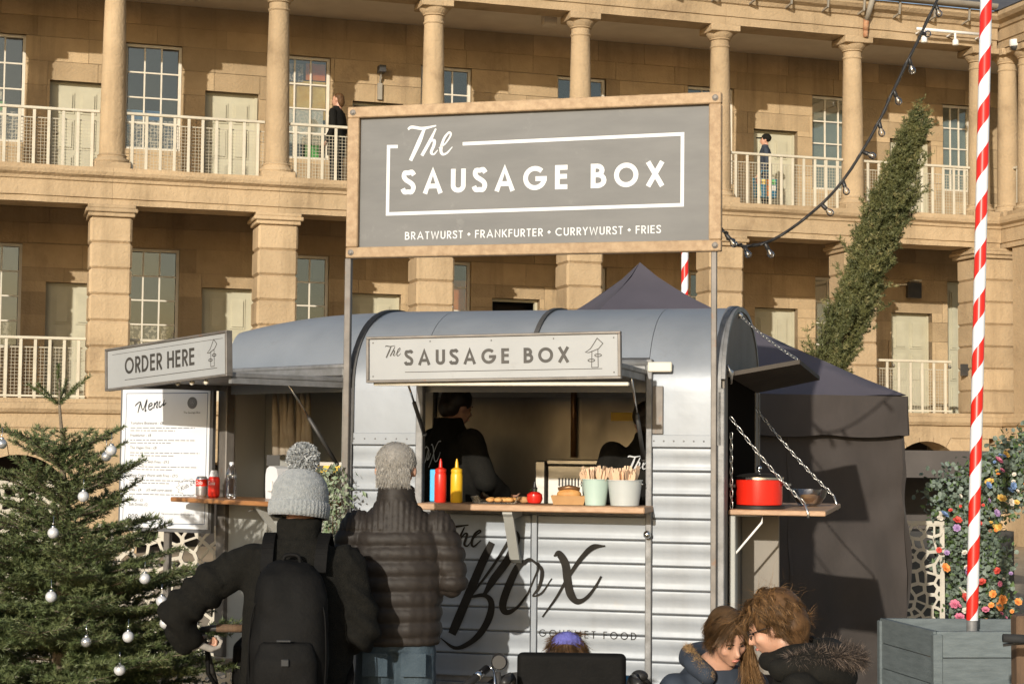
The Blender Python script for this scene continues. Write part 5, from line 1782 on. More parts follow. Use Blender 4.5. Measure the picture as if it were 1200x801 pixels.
def twig(p, d, L_, lvl, store):
    """a slightly drooping twig with side twigs in its plane"""
    n = max(2, int(L_ / .06))
    pts_ = [Vector(p)]
    dd = Vector(d).normalized()
    for i in range(n):
        dd = (dd + Vector((rt.uniform(-.05, .05), rt.uniform(-.05, .05), rt.uniform(-.03, .05)))).normalized()
        pts_.append(pts_[-1] + dd * (L_ / n))
    for a, b in zip(pts_, pts_[1:]):
        store.append((tuple(a), tuple(b)))
    if lvl <= 1:
        wood.tube([pts_[0], pts_[n // 2], pts_[-1]], [.007, .005, .002] if lvl == 0 else [.003, .002, .0012], 4, caps=False)
    if lvl < 2:
        side = dd.cross(Vector((0, 0, 1)))
        if side.length < .1: side = Vector((1, 0, 0))
        side.normalize()
        step = .065 if lvl == 0 else .075
        k = int(L_ / step)
        for i in range(1, k + 1):
            t = i / (k + .6)
            if lvl == 0 and t < .16: continue
            c = pts_[min(n, int(t * n))]
            for s_ in (-1, 1):
                if rt.random() < .12: continue
                l2 = L_ * (.50 if lvl == 0 else .42) * (1 - t * .72) * rt.uniform(.75, 1.15)
                if l2 < .03: continue
                ang = rt.uniform(.65, .95)
                nd = dd * math.cos(ang) + side * s_ * math.sin(ang) + Vector((0, 0, rt.uniform(-.12, .22)))
                twig(c, nd, l2, lvl + 1, store)
    return pts_[-1]
z = .28
wi = 0
while z < 1.70:
    n = 8 if z < 1.2 else (7 if z < 1.45 else 6)
    a0 = rt.random() * 6.28
    for i in range(n):
        a = a0 + 2 * PI * i / n + rt.uniform(-.2, .2)
        L_ = rad(z) * rt.uniform(.82, 1.12)
        el = lerp(-.05, .45, max(0, min(1, (z - .5) / 1.2))) + rt.uniform(-.1, .1)
        d = (math.cos(a) * math.cos(el), math.sin(a) * math.cos(el), math.sin(el))
        e = twig((.01, 0, z + rt.uniform(-.03, .03)), d, L_, 0, segs)
        tips.append((e, a, z))
    z += .066 if z < 1.3 else (.085 if z < 1.55 else .12)
for i in range(7):
    a = .5 + 2 * PI * i / 7
    d = (math.cos(a) * .93, math.sin(a) * .93, .36)
    twig((.005, 0, 1.655), d, .36 * rt.uniform(.85, 1.1), 0, segs)
for i, (a, el, L_) in enumerate(((2.9, .55, .19), (-2.3, .7, .15), (.3, .75, .20), (-.6, .6, .17), (1.4, .9, .15))):
    d = (math.cos(a) * math.cos(el), math.sin(a) * math.cos(el), math.sin(el))
    twig((-.02, 0, 1.895), d, L_, 3, young)
twig((-.02, 0, 1.90), (0, 0, 1), .19, 3, young)
tri_mesh('foliage', needles(segs, 620, .026, .0050, 1), 'fir_needle', fir)
tri_mesh('leader_shoots', needles(young, 1500, .021, .0042, 2, up=0, flat=1), 'fir_needle_young', fir)
tag(wood.build('branches', 'fir_bark', fir, True, fix=False), None, None, kind='stuff')
# silver baubles
mat('silver_glass', (0.62, 0.62, 0.62), None, rough=0.22, metal=0.75)
mat('silver_matt', (0.60, 0.60, 0.61), None, rough=0.5, metal=0.3)
bau_me = [MB().sphere((0, 0, -.026), .0245, 18, 12).mesh('ball', 'silver_glass', True), MB().sphere((0, 0, -.026), .0245, 18, 12).mesh('ball', 'silver_matt', True)]
cap_b = MB().lathe([(.009, -.006), (.009, .004), (.004, .006)], 10).tube([(0, 0, .005), (.006, 0, .012), (0, 0, .020), (-.001, 0, .05)], .0013, 4).mesh('cap', 'chrome', True)
# the places where the photograph shows them, on the tree's near side: (x, y, z, finish)
BAU = [(-2.42, 7.86, 1.690, 0, 'left of the two high ones'), (-2.31, 7.76, 1.735, 0, 'second highest, left of the trunk'), (-1.845, 7.80, 1.682, 0, 'lower of the touching pair near the menu'), (-1.818, 7.78, 1.712, 1, 'upper of the touching pair near the menu'),
       (-2.39, 7.72, 1.528, 1, 'at the left on a level with the menu logo'), (-1.92, 7.70, 1.505, 1, 'in the middle beside the menu edge'), (-2.03, 7.62, 1.345, 1, 'large ribbed looking one at mid height'),
       (-2.46, 7.70, 1.355, 1, 'at the left edge at mid height'), (-1.64, 7.72, 1.140, 1, 'at the right beneath the menu board'), (-2.28, 7.55, 1.155, 1, 'low left of centre'), (-2.00, 7.50, 1.075, 1, 'below the middle of the tree'),
       (-2.31, 7.46, .905, 1, 'low at the left edge'), (-1.83, 7.45, .885, 0, 'hanging in shade right of centre'), (-1.55, 7.66, 1.045, 1, 'far right, nearest the backpack coat'), (-1.52, 7.60, .955, 1, 'far right, below its twin'),
       (-1.66, 7.50, .905, 1, 'right, just left of the coat sleeve'), (-1.68, 7.44, .770, 1, 'low right with long hook'), (-1.845, 7.40, .620, 0, 'lowest in the middle'), (-1.56, 7.42, .640, 1, 'lowest beside the hand'), (-1.78, 7.42, .665, 0, 'low, beside the lowest one')]
for i, (x, y, z, k, where) in enumerate(BAU):
    b = thing('bauble', 'silver bauble on the fir tree, ' + where, 'bauble', (x * (y - .10) / y, y - .10, 1.72 + (z - 1.72) * (y - .10) / y), rt.random() * 6, 'silver baubles on the fir tree')
    ob = link('ball', bau_me[k], b)
    if k == 0: ob.scale = (.92, .92, .92)
    link('cap', cap_b, b)

# ------------------------------------------------------------------ leaning evergreen beyond the tent
mat('cypress_leaf', (0.120, 0.120, 0.038), (0.070, 0.078, 0.024), 5, 0.65, lo=.38, hi=.62)
mat('cypress_tip', (0.22, 0.19, 0.075), (0.16, 0.15, 0.055), 6, 0.65)
cy = thing('leaning_evergreen', 'slim leaning evergreen tree rising behind the tent roof', 'tree', (2.10, 16.0, 0))
AX = Vector((.339, .0, .940)).normalized()
MB().tube([Vector((0, 0, 0)), AX * 1.5, AX * 3.5, AX * 5.1], [.07, .06, .04, .015], 8).build('trunk', 'fir_bark', cy, True)
rc = random.Random(8)
cs = []
sx_, sy_ = AX.cross(Vector((0, 1, 0))).normalized(), Vector((0, 1, 0))
def crad(t):
    return .152 * min(1, .45 + t * 1.6) * (1 - max(0, (t - .66) / .36) ** 1.9) + .045
bl = []
for i in range(760):
    t = rc.random() ** .9
    s_ = lerp(1.3, 5.12, t)
    a = rc.random() * 2 * PI
    wob = 1 + .75 * mnoise.noise(Vector((math.cos(a) * 1.5, math.sin(a) * 1.5, s_ * 1.7)))
    r1 = crad(t) * max(.35, wob) * rc.uniform(.85, 1.12) * (1.55 if rc.random() < .05 else 1)
    rdv = sx_ * math.cos(a) + sy_ * math.sin(a)
    p = AX * (s_ - .25) + rdv * r1 * .25
    e = AX * (s_ + rc.uniform(-.02, .16)) + rdv * r1
    d = (e - p)
    n = 4
    prev = p
    for j in range(1, n + 1):
        c = p.lerp(e, j / n) + Vector((rc.gauss(0, .012), rc.gauss(0, .012), rc.gauss(0, .012)))
        cs.append((tuple(prev), tuple(c)))
        if j > 1:
            for m_ in range(3):
                v = (d.normalized() * .6 + Vector((rc.gauss(0, .5), rc.gauss(0, .5), rc.gauss(.25, .4)))).normalized()
                (bl if rc.random() < .22 and j == n else cs).append((tuple(c), tuple(c + v * rc.uniform(.04, .10))))
        prev = c
tri_mesh('crown', needles(cs, 240, .034, .009, 11, up=.5, flat=1), 'cypress_leaf', cy)
tri_mesh('crown_tips', needles(bl, 260, .036, .010, 12, up=.5, flat=1), 'cypress_tip', cy)
# ------------------------------------------------------------------ people
mat('skin', (0.52, 0.29, 0.195), (0.47, 0.25, 0.165), 20, 0.5, sub=.08)
mat('coat_black', (0.0075, 0.0070, 0.0055), (0.012, 0.011, 0.009), 14, 0.9, bump=.25, bscale=160, spec=.2)
mat('wool_coat', (0.0068, 0.0064, 0.0052), (0.0105, 0.0098, 0.008), 40, 0.95, bump=.4, bscale=180, spec=.15)  # coat colour darkened to stand in for shade on the wearer
mat('pack_nylon', (0.0035, 0.0033, 0.003), (0.006, 0.0055, 0.005), 10, 0.75, bump=.15, bscale=60, spec=.15)  # black nylon darkened further, in place of shade on the backpack
mat('strap_grey', (0.02, 0.02, 0.02), None, rough=.7)
mat('puffer', (0.026, 0.0205, 0.0165), (0.020, 0.0155, 0.0125), 7, 0.58, spec=.25, bump=.05, bscale=30)
mat('denim', (0.040, 0.062, 0.080), (0.026, 0.043, 0.058), 9, 0.85, bump=.3, bscale=120, wear=(.065, .092, .115), wscale=5, wlo=.5, whi=.8)
mat('dark_trouser', (0.010, 0.010, 0.011), (0.016, 0.016, 0.017), 12, 0.9, spec=.2)
mat('knit_grey', (0.30, 0.315, 0.32), (0.225, 0.24, 0.245), 60, 0.95, bump=.6, bscale=130, sheen=.3)
mat('knit_yarn', (0.42, 0.43, 0.43), (0.34, 0.35, 0.35), 40, 0.95, sheen=.3)
mat('hair_grey', (0.29, 0.268, 0.24), (0.235, 0.215, 0.19), 60, 0.6)
mat('hair_white', (0.40, 0.375, 0.335), (0.32, 0.297, 0.262), 60, 0.6)
mat('hair_auburn', (0.12, 0.062, 0.026), (0.07, 0.037, 0.016), 30, 0.6, spec=.2)
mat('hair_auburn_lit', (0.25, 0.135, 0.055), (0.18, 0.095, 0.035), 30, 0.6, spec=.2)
mat('hair_brown', (0.085, 0.048, 0.022), (0.055, 0.032, 0.015), 30, 0.6, spec=.2)
mat('hair_blond', (0.26, 0.155, 0.075), (0.18, 0.10, 0.045), 30, 0.6, spec=.2)
mat('hair_dark', (0.018, 0.013, 0.009), (0.03, 0.02, 0.013), 30, 0.5)
mat('fur', (0.035, 0.024, 0.018), (0.018, 0.013, 0.010), 30, 0.9)
mat('fur_tip', (0.22, 0.165, 0.13), (0.13, 0.095, 0.07), 30, 0.9)
mat('fur_tan', (0.40, 0.26, 0.12), (0.30, 0.19, 0.085), 30, 0.9)
mat('jacket_blue', (0.030, 0.040, 0.058), (0.022, 0.030, 0.045), 9, 0.8)
mat('coat_teal', (0.03, 0.19, 0.30), (0.025, 0.15, 0.24), 9, 0.7)
mat('band_violet', (0.13, 0.13, 0.42), (0.10, 0.10, 0.33), 60, 0.95, bump=.5, bscale=150)
mat('glove', (0.33, 0.30, 0.27), (0.27, 0.25, 0.22), 30, 0.9)
mat('shoe', (0.03, 0.025, 0.02), None, rough=.6)
mat('eye_dark', (0.02, 0.015, 0.012), None, rough=.2)
mat('lip', (0.45, 0.17, 0.13), None, rough=.45)

def blob(mb, name, mats, parent=None, voxel=.012, it=5, fn=None):
    """fuse overlapping closed shapes into one continuous smooth skin"""
    me = mb.mesh('tmp')
    o = bpy.data.objects.new('tmp', me)
    COL.objects.link(o)
    m = o.modifiers.new('r', 'REMESH'); m.mode = 'VOXEL'; m.voxel_size = voxel; m.use_smooth_shade = True
    s_ = o.modifiers.new('s', 'SMOOTH'); s_.factor = .5; s_.iterations = it
    me2 = bpy.data.meshes.new_from_object(o.evaluated_get(bpy.context.evaluated_depsgraph_get()))
    bpy.data.objects.remove(o); bpy.data.meshes.remove(me)
    me2.name = name
    me2.materials.clear()
    for q_ in (mats if isinstance(mats, (list, tuple)) else [mats]):
        me2.materials.append(MATS[q_])
    if fn:
        nrm = [v.normal.copy() for v in me2.vertices]
        for v, n in zip(me2.vertices, nrm):
            v.co = fn(v.co.copy(), n)
    me2.polygons.foreach_set('use_smooth', [True] * len(me2.polygons))
    me2.update()
    return link(name, me2, parent)
def limb(mb, pts, rs_, n=12):
    """a tapering limb through joints with round ends"""
    mb.tube(pts, rs_, n)
    for p, r_ in zip(pts, rs_):
        mb.sphere(p, r_, n, 8)
def loft(mb, rings, n=24, e=2.3):
    """rings: (cx, cy, z, rx, ry) closed super-ellipse sections"""
    vs, fs = [], []
    for cx, cy, z, rx, ry in rings:
        for j in range(n):
            a = 2 * PI * j / n
            c, s_ = math.cos(a), math.sin(a)
            vs.append((cx + rx * math.copysign(abs(c) ** (2 / e), c), cy + ry * math.copysign(abs(s_) ** (2 / e), s_), z))
    k = len(rings)
    for i in range(k - 1):
        for j in range(n):
            j2 = (j + 1) % n
            fs.append((i * n + j, i * n + j2, (i + 1) * n + j2, (i + 1) * n + j))
    fs.append(tuple(range(n))[::-1]); fs.append(tuple((k - 1) * n + j for j in range(n)))
    mb.add(vs, fs)
def head_shapes(mb, Mh, s_=1.0):
    """a head facing +y, centre at the origin of Mh, 0.235 m tall times s_"""
    old = mb.M
    mb.M = Mh @ Matrix.Scale(s_, 4)
    mb.sphere((0, -.012, .030), (.076, .094, .088), 18, 12)
    mb.sphere((0, .022, -.030), (.062, .066, .078), 16, 10)
    mb.sphere((0, .050, -.088), (.030, .028, .026), 12, 8)
    mb.sphere((0, .068, .022), (.052, .022, .018), 12, 8)
    mb.tube([(0, .083, .018), (0, .098, -.012), (0, .108, -.030)], [.008, .011, .015], 10)
    mb.sphere((0, .105, -.030), (.016, .014, .012), 10, 8)
    for x in (-1, 1):
        mb.sphere((x * .040, .058, -.025), (.024, .022, .024), 10, 8)
        mb.sphere((x * .078, -.008, -.008), (.012, .020, .032), 10, 8)
    mb.sphere((0, .083, -.057), (.023, .012, .007), 10, 6)
    mb.sphere((0, .081, -.068), (.020, .012, .007), 10, 6)
    mb.tube([(0, -.02, -.06), (0, -.025, -.16)], [.052, .055], 14)
    mb.M = old
def face_bits(parent, Mh, s_=1.0):
    f = Mh @ Matrix.Scale(s_, 4)
    for x in (-1, 1):
        MB(f).sphere((x * .030, .076, .002), (.011, .006, .0055), 10, 6).build('eye', 'eye_dark', parent, True)
        MB(f).tube([(x * .014, .088, .022), (x * .032, .087, .027), (x * .048, .074, .020)], [.0025, .0035, .002], 6).build('eyebrow', 'hair_brown', parent, True)
    MB(f).tube([(-.020, .088, -.0625), (0, .0945, -.060), (.020, .088, -.0625)], [.003, .006, .003], 8).build('lips', 'lip', parent, True)
def hand_shapes(mb, Mh, curl=.7, s_=1.0, side=1):
    """palm and five fingers; fingers run along +z of Mh, the palm faces +y"""
    old = mb.M
    mb.M = Mh @ Matrix.Scale(s_, 4)
    mb.cbox(-.040, .040, -.013, .013, -.01, .085, .012)
    for i, (x, L_) in enumerate(((-.030, .068), (-.010, .078), (.010, .074), (.030, .058))):
        p = Vector((x, 0, .080)); d = Vector((0, 0, 1)); pts_ = [p.copy()]
        for j in range(3):
            a = curl * (.75 + .35 * j)
            d = Vector((0, math.sin(math.atan2(d.y, d.z) + a), math.cos(math.atan2(d.y, d.z) + a)))
            p = p + d * L_ * (.42, .33, .25)[j]
            pts_.append(p.copy())
        limb(mb, pts_, [.0095, .0090, .0082, .0072], 8)
    limb(mb, [(side * .036, 0, .012), (side * .060, .018, .040), (side * .058, .040, .068)], [.013, .011, .009], 8)
    mb.M = old
def body_shapes(mb, h, sh, el, wr, hips=.0, hand=(.7, .7), hdir=(None, None), legs=True, lean=(0, 0), hz=None, headM=None):
    """one continuous body: head, neck, trunk, arms with hands, legs with feet. sh, el, wr: (left, right) joints"""
    k = h / 1.75
    Mh = headM or Matrix.Translation((lean[0], lean[1], h - .118 * k))
    head_shapes(mb, Mh, k)
    loft(mb, [(0, 0, .86 * k, .145 * k, .10 * k), (0, 0, .98 * k, .150 * k, .105 * k), (0, 0, 1.10 * k, .130 * k, .095 * k), (lean[0] * .6, lean[1] * .6, 1.28 * k, .155 * k, .105 * k), (lean[0] * .8, lean[1] * .8, 1.40 * k, .15 * k, .085 * k), (lean[0], lean[1] - .02, 1.47 * k, .06 * k, .055 * k), (lean[0], lean[1] - .02, 1.55 * k, .05 * k, .05 * k)])
    for i in range(2):
        limb(mb, [sh[i], el[i], wr[i]], [.048 * k, .038 * k, .026 * k], 12)
        d = hdir[i].normalized() if hdir[i] is not None else (Vector(wr[i]) - Vector(el[i])).normalized()
        Mw = Matrix.Translation(Vector(wr[i])) @ d.to_track_quat('Z', 'Y').to_matrix().to_4x4()
        hand_shapes(mb, Mw, hand[i], k, 1 if i == 0 else -1)
    if legs:
        for s_ in (-1, 1):
            limb(mb, [(s_ * .085 * k, 0, .88 * k), (s_ * .09 * k, .01, .48 * k), (s_ * .09 * k, -.02, .09 * k)], [.080 * k, .055 * k, .038 * k], 12)
            mb.cbox(s_ * .09 * k - .04, s_ * .09 * k + .04, -.07, .17, .005, .075, .02)
def strands(name, mats, parent, roots, nseg, width, seed, grav=.5, curl=.15, jit=.15, taper=True, clump=0):
    """hair: each strand a narrow ribbon. roots: (point, direction, length)"""
    q_ = random.Random(seed)
    vs, fs, mi = [], [], []
    nm = len(mats)
    guides = []
    if clump:
        gsel = q_.sample(range(len(roots)), min(clump, len(roots)))
        guides = [(Vector(roots[g_][0]), q_.randrange(1 << 30), q_.uniform(.75, 1.25)) for g_ in gsel]
    base_q = q_
    for (p, d, L_) in roots:
        p = Vector(p); d = Vector(d).normalized()
        if guides:
            gp0, gs_, gl_ = min(guides, key=lambda g_: (g_[0] - p).length_squared)
            q_ = random.Random(gs_)
            L_ *= gl_
            d = (d + (gp0 - p) * 14).normalized()
        mm = base_q.randrange(nm)
        ph, fr_ = q_.random() * 6.28, q_.uniform(2, 4)
        sd = d.cross(Vector((q_.gauss(0, 1), q_.gauss(0, 1), q_.gauss(0, 1))))
        sd = sd.normalized() if sd.length > 1e-4 else Vector((1, 0, 0))
        o_ = len(vs)
        st_ = L_ / nseg
        for i in range(nseg + 1):
            t = i / nseg
            w = width * (1 - (t ** 2) * .85 if taper else 1) / 2
            c_ = p + sd.cross(d) * curl * L_ * .25 * math.sin(ph + t * fr_ * 2)
            vs.append(tuple(c_ + sd * w)); vs.append(tuple(c_ - sd * w))
            d = (d + Vector((q_.gauss(0, jit), q_.gauss(0, jit), q_.gauss(0, jit) - grav)) * (1 / nseg) + (Vector((base_q.gauss(0, .05), base_q.gauss(0, .05), base_q.gauss(0, .05))) if guides else Vector())).normalized()
            p = p + d * st_
        for i in range(nseg):
            a = o_ + 2 * i
            fs.append((a, a + 1, a + 3, a + 2)); mi.append(mm)
    me = bpy.data.meshes.new(name)
    me.from_pydata(vs, [], fs)
    for m_ in mats: me.materials.append(MATS[m_])
    me.polygons.foreach_set('material_index', mi)
    return link(name, me, parent)
def scalp_roots(Mh, s_, n, seed, region, length, comb, lift=.35):
    """roots over the skull; region(d) keeps, comb(d) gives the lie of the hair"""
    q_ = random.Random(seed)
    out = []
    f = Mh @ Matrix.Scale(s_, 4)
    while len(out) < n:
        d = Vector((q_.gauss(0, 1), q_.gauss(0, 1), q_.gauss(0, 1))).normalized()
        if not region(d): continue
        p = Vector((d.x * .079, -.012 + d.y * .097, .030 + d.z * .091))
        t = comb(d)
        t = (t - d * t.dot(d))
        dr = (t.normalized() * (1 - lift) + d * lift) if t.length > .01 else d
        out.append((f @ p, (f.to_3x3() @ dr), length(d, q_) * s_))
    return out
def put(o, x, y, rz):
    o.location = (x, y, 0); o.rotation_euler = (0, 0, rz)

# --- customer in a grey bobble hat with a backpack, seen from behind
p1 = thing('person', 'person in a grey bobble hat and dark coat wearing a black backpack', 'person', (-.86, 6.9, 0), 0)
K = 1.60
Mh1 = Matrix.Translation((.012, .02, 1.475)) @ Matrix.Rotation(R(-22), 4, 'Z') @ Matrix.Rotation(R(-8), 4, 'X')
mb = MB()
shL, elL, wrL = (-.19, .0, 1.255), (-.455, -.03, 1.065), (-.42, .03, .925)
shR, elR, wrR = (.205, .0, 1.255), (.275, -.03, .985), (.22, .20, .92)
body_shapes(mb, K, (shL, shR), (elL, elR), (wrL, wrR), headM=Mh1, hand=(.85, .6), hdir=(Vector((.80, .45, -.35)), None))
blob(mb, 'body', 'skin', p1, .010, 3)
mb = MB()
loft(mb, [(.005, 0, .60, .235, .165), (.005, 0, .80, .225, .16), (.005, 0, 1.0, .215, .15), (.005, 0, 1.15, .215, .145), (.006, .0, 1.25, .21, .13), (.006, .0, 1.305, .16, .105), (.008, .0, 1.35, .09, .085)])
limb(mb, [(-.18, 0, 1.245), (-.33, -.02, 1.165), (-.465, -.03, 1.055), (-.455, .0, .98), (-.43, .025, .93)], [.082, .080, .078, .070, .060], 14)
limb(mb, [(.19, 0, 1.245), (.245, -.02, 1.12), (.275, -.03, .985), (.26, .08, .95), (.23, .17, .925)], [.082, .078, .074, .068, .058], 14)
def coat_fold(c, n):
    w = .012 * mnoise.noise(Vector((c.x * 7, c.y * 7, c.z * 4))) + .007 * mnoise.noise(Vector((c.x * 16, c.y * 16, c.z * 12 + 3)))
    if c.x < -.28 or c.x > .22:
        w += .009 * math.sin((c.z + c.x * .8) * 62 + 3 * mnoise.noise(c * 6))
    return c + n * w
blob(mb, 'coat', 'wool_coat', p1, .011, 4, coat_fold)
mb = MB()
loft(mb, [(.008, -.002, 1.315, .098, .092), (.010, .0, 1.36, .088, .085), (.012, .004, 1.405, .092, .088), (.012, .004, 1.425, .086, .082)])
blob(mb, 'collar', 'wool_coat', p1, .010, 3, lambda c, n: c + n * .004 * mnoise.noise(c * 30))
mb = MB()
for s_ in (-1, 1):
    limb(mb, [(s_ * .08, 0, .80), (s_ * .085, .01, .45), (s_ * .085, -.02, .08)], [.10, .078, .062], 14)
loft(mb, [(0, 0, .70, .17, .12), (0, 0, .85, .18, .125)])
blob(mb, 'trousers', 'dark_trouser', p1, .013, 3)
for s_ in (-1, 1):
    MB().cbox(s_ * .085 - .045, s_ * .085 + .045, -.08, .18, 0, .09, .025).build('shoe', 'shoe', p1, 40)
# knitted hat with ribs, turn-up and bobble
hat = MB(Mh1)
NR, NT = 72, 18
def hat_profile(t):
    """t 0 at the rim .. 1 at the crown: radius factor, height"""
    z = -.030 + .175 * t
    if t < .80:
        r_ = .104 - .004 * math.cos(t * 6)
    u = max(0, (t - .35) / .65)
    r_ = .108 * math.sqrt(max(0.0, 1 - u ** 2.3)) + .001
    return r_ * 1.07, z * 1.05
vs, fs = [], []
for i in range(NT + 1):
    t = i / NT
    r_, z = hat_profile(t)
    for j in range(NR):
        a = 2 * PI * j / NR
        rib = .0030 * abs(math.sin(a * 18)) + .0020 * math.sin(a * 9) * math.sin(i * 1.9)
        vs.append((math.cos(a) * (r_ + rib) * .94, math.sin(a) * (r_ + rib) * 1.05 - .008, z))
for i in range(NT):
    for j in range(NR):
        j2 = (j + 1) % NR
        fs.append((i * NR + j, i * NR + j2, (i + 1) * NR + j2, (i + 1) * NR + j))
hat.add(vs, fs)
hato = hat.build('knitted_hat', 'knit_grey', p1, True)
cuff = MB(Mh1)
vs, fs = [], []
for i, (r_, z) in enumerate(((.112, -.048), (.123, -.050), (.127, -.030), (.127, .002), (.123, .014), (.113, .015))):
    for j in range(NR * 2):
        a = 2 * PI * j / (NR * 2)
        rib = .0028 * math.sin(a * 44)
        vs.append((math.cos(a) * (r_ + rib) * .94, math.sin(a) * (r_ + rib) * 1.05 - .008, z))
for i in range(5):
    for j in range(NR * 2):
        j2 = (j + 1) % (NR * 2)
        fs.append((i * NR * 2 + j, i * NR * 2 + j2, (i + 1) * NR * 2 + j2, (i + 1) * NR * 2 + j))
cuff.add(vs, fs)
cuff.build('turn_up', 'knit_grey', hato, True)
rr = random.Random(2)
pc = Mh1 @ Vector((0, -.01, .187))
roots = []
for i in range(2600):
    d = Vector((rr.gauss(0, 1), rr.gauss(0, 1), rr.gauss(0, 1))).normalized()
    roots.append((pc + d * .024, d, .046 * rr.uniform(.85, 1.10)))
bob = strands('bobble', ['knit_yarn', 'knit_grey'], hato, roots, 3, .0055, 3, grav=.1, curl=.5, jit=.7, taper=False)
# backpack
bk = thing('backpack', 'black backpack worn on the dark coat', 'backpack', (-.86, 6.9, 0), 0)
mb = MB()
loft(mb, [(.01, -.225, .60, .13, .085), (.01, -.235, .66, .158, .105), (.01, -.235, .95, .158, .11), (.01, -.225, 1.13, .142, .10), (.01, -.205, 1.22, .115, .08), (.01, -.19, 1.27, .07, .05)], e=2.6)
blob(mb, 'sack', 'pack_nylon', bk, .012, 7, lambda c, n: c + n * (.016 * mnoise.noise(c * 7) + .005 * mnoise.noise(c * 19)))
mb = MB()
loft(mb, [(.01, -.335, .68, .10, .03), (.01, -.35, .74, .12, .042), (.01, -.35, .90, .12, .042), (.01, -.335, .97, .10, .03)], e=2.4)
blob(mb, 'front_pocket', 'pack_nylon', bk, .010, 6, lambda c, n: c + n * .009 * mnoise.noise(c * 11))
for s_ in (-1, 1):
    x = .01 + s_ * .105
    st = catmull([(x, -.17, 1.22), (x * 1.02, -.11, 1.325), (x * 1.05, -.01, 1.362), (x * 1.05, .10, 1.30), (x * 1.15, .165, 1.15), (x * 1.5, .14, .95), (x * 1.9, -.02, .80), (x * 1.7, -.15, .72)], 5)
    mb = MB()
    for a, b in zip(st, st[1:]):
        mb.beam(a, b, .048, .012, up=Vector((0, -(a.z - 1.0), .4 + a.y)).normalized())
    mb.build('shoulder_strap', 'pack_nylon', bk)
MB().tube(catmull([(-.03, -.18, 1.245), (-.02, -.175, 1.285), (.03, -.175, 1.285), (.04, -.18, 1.245)], 5), .008, 8).build('grab_handle', 'pack_nylon', bk, True)
MB().cbox(-.02, .035, -.393, -.383, .975, .983, .002).build('reflective_strip', 'strap_grey', bk)
MB().cbox(.0, .03, -.405, -.392, .885, .912, .003).build('badge', 'strap_grey', bk)
mb = MB()
mb.tube(catmull([(-.13, -.285, .70), (-.138, -.30, .95), (-.11, -.275, 1.13), (.01, -.255, 1.225), (.13, -.275, 1.13), (.158, -.30, .95), (.15, -.285, .70)], 6), .003, 6)
mb.build('zip', 'pack_nylon', bk, True)

# the glove on the hand that holds the pushchair handle
mb = MB()
hand_shapes(mb, Matrix.Translation((-.42, .03, .925)) @ Vector((.80, .45, -.35)).normalized().to_track_quat('Z', 'Y').to_matrix().to_4x4(), .85, 1.06, 1)
mb.sphere((-.42, .03, .925), .04, 10, 8)
blob(mb, 'glove', 'glove', p1, .0055, 2)
# stands a step nearer the counter and is a bulkier figure: enlarge about the eye height, keep the feet on the ground
S1, Y1 = 1.083, 7.47
for o in (p1, bk):
    o.scale = (S1, S1, S1)
    o.location = (-.86 * S1, Y1, EYE * (1 - S1))
zf = EYE * (S1 - 1) / S1
for o in list(COL.objects):
    if o.parent in (p1,) and o.type == 'MESH':
        for v in o.data.vertices:
            if v.co.z < .75:
                v.co.z = .75 - (.75 - v.co.z) * (.75 - zf) / .75

# --- man with grey hair in a brown quilted jacket
p2 = thing('person', 'grey haired man in a brown quilted jacket and jeans waiting at the counter', 'person', (-.525, 7.82, 0), 0)
p2.scale = (.978, .978, .995)
Mh2 = Matrix.Translation((.0, .015, 1.618)) @ Matrix.Rotation(R(-6), 4, 'Z') @ Matrix.Rotation(R(-6), 4, 'X') @ Matrix.Diagonal((1.13, 1.04, 1.0, 1))
mb = MB()
sh2 = ((-.19, 0, 1.36), (.215, 0, 1.36)); el2 = ((-.245, -.02, 1.10), (.268, -.02, 1.11)); wr2 = ((-.15, .24, 1.15), (.16, .25, 1.16))
body_shapes(mb, 1.75, sh2, el2, wr2, headM=Mh2, hand=(.8, .8))
blob(mb, 'body', 'skin', p2, .010, 3)
mb = MB()
loft(mb, [(.015, 0, .835, .195, .135), (.015, 0, .87, .203, .14), (.015, 0, 1.0, .205, .14), (.015, 0, 1.15, .208, .138), (.012, 0, 1.28, .212, .13), (.010, 0, 1.37, .185, .112), (.008, 0, 1.43, .125, .098), (.004, -.004, 1.47, .090, .092), (.003, -.004, 1.515, .084, .088), (.003, -.004, 1.545, .080, .084)])
limb(mb, [(-.175, 0, 1.36), (-.225, -.01, 1.23), (-.245, -.02, 1.11), (-.20, .11, 1.10), (-.16, .21, 1.14)], [.074, .074, .070, .062, .050], 14)
limb(mb, [(.20, 0, 1.36), (.248, -.01, 1.24), (.268, -.02, 1.115), (.22, .11, 1.11), (.17, .22, 1.15)], [.074, .074, .070, .062, .050], 14)
def quilt(c, n):
    z = c.z
    wr_ = .0028 * mnoise.noise(Vector((c.x * 18, c.y * 18, z * 10))) + .0022 * mnoise.noise(Vector((c.x * 55 + z * 60, c.y * 50, z * 35)))
    if z > 1.345 and abs(c.x) < .30:
        if z > 1.475:
            d = .004 * abs(math.sin(PI * (z - 1.475) / .022))
        else:
            d = .007 * abs(math.sin(PI * c.x / .026)) ** .7 - .002
    else:
        u = (1.345 - z) / .0685 + .10 * mnoise.noise(Vector((c.x * 5, c.y * 5, 0)))
        fz = u - math.floor(u)
        d = .0150 * (math.sin(PI * fz) ** .6) - .006
        d += .0025 * mnoise.noise(Vector((c.x * 30, c.y * 30, math.floor(u) * 7)))
    # side seams between back and sleeve
    return c + n * (d + wr_)
blob(mb, 'quilted_jacket', 'puffer', p2, .0085, 3, quilt)
mb = MB()
loft(mb, [(.012, 0, .80, .172, .118), (.012, 0, .90, .178, .122)])
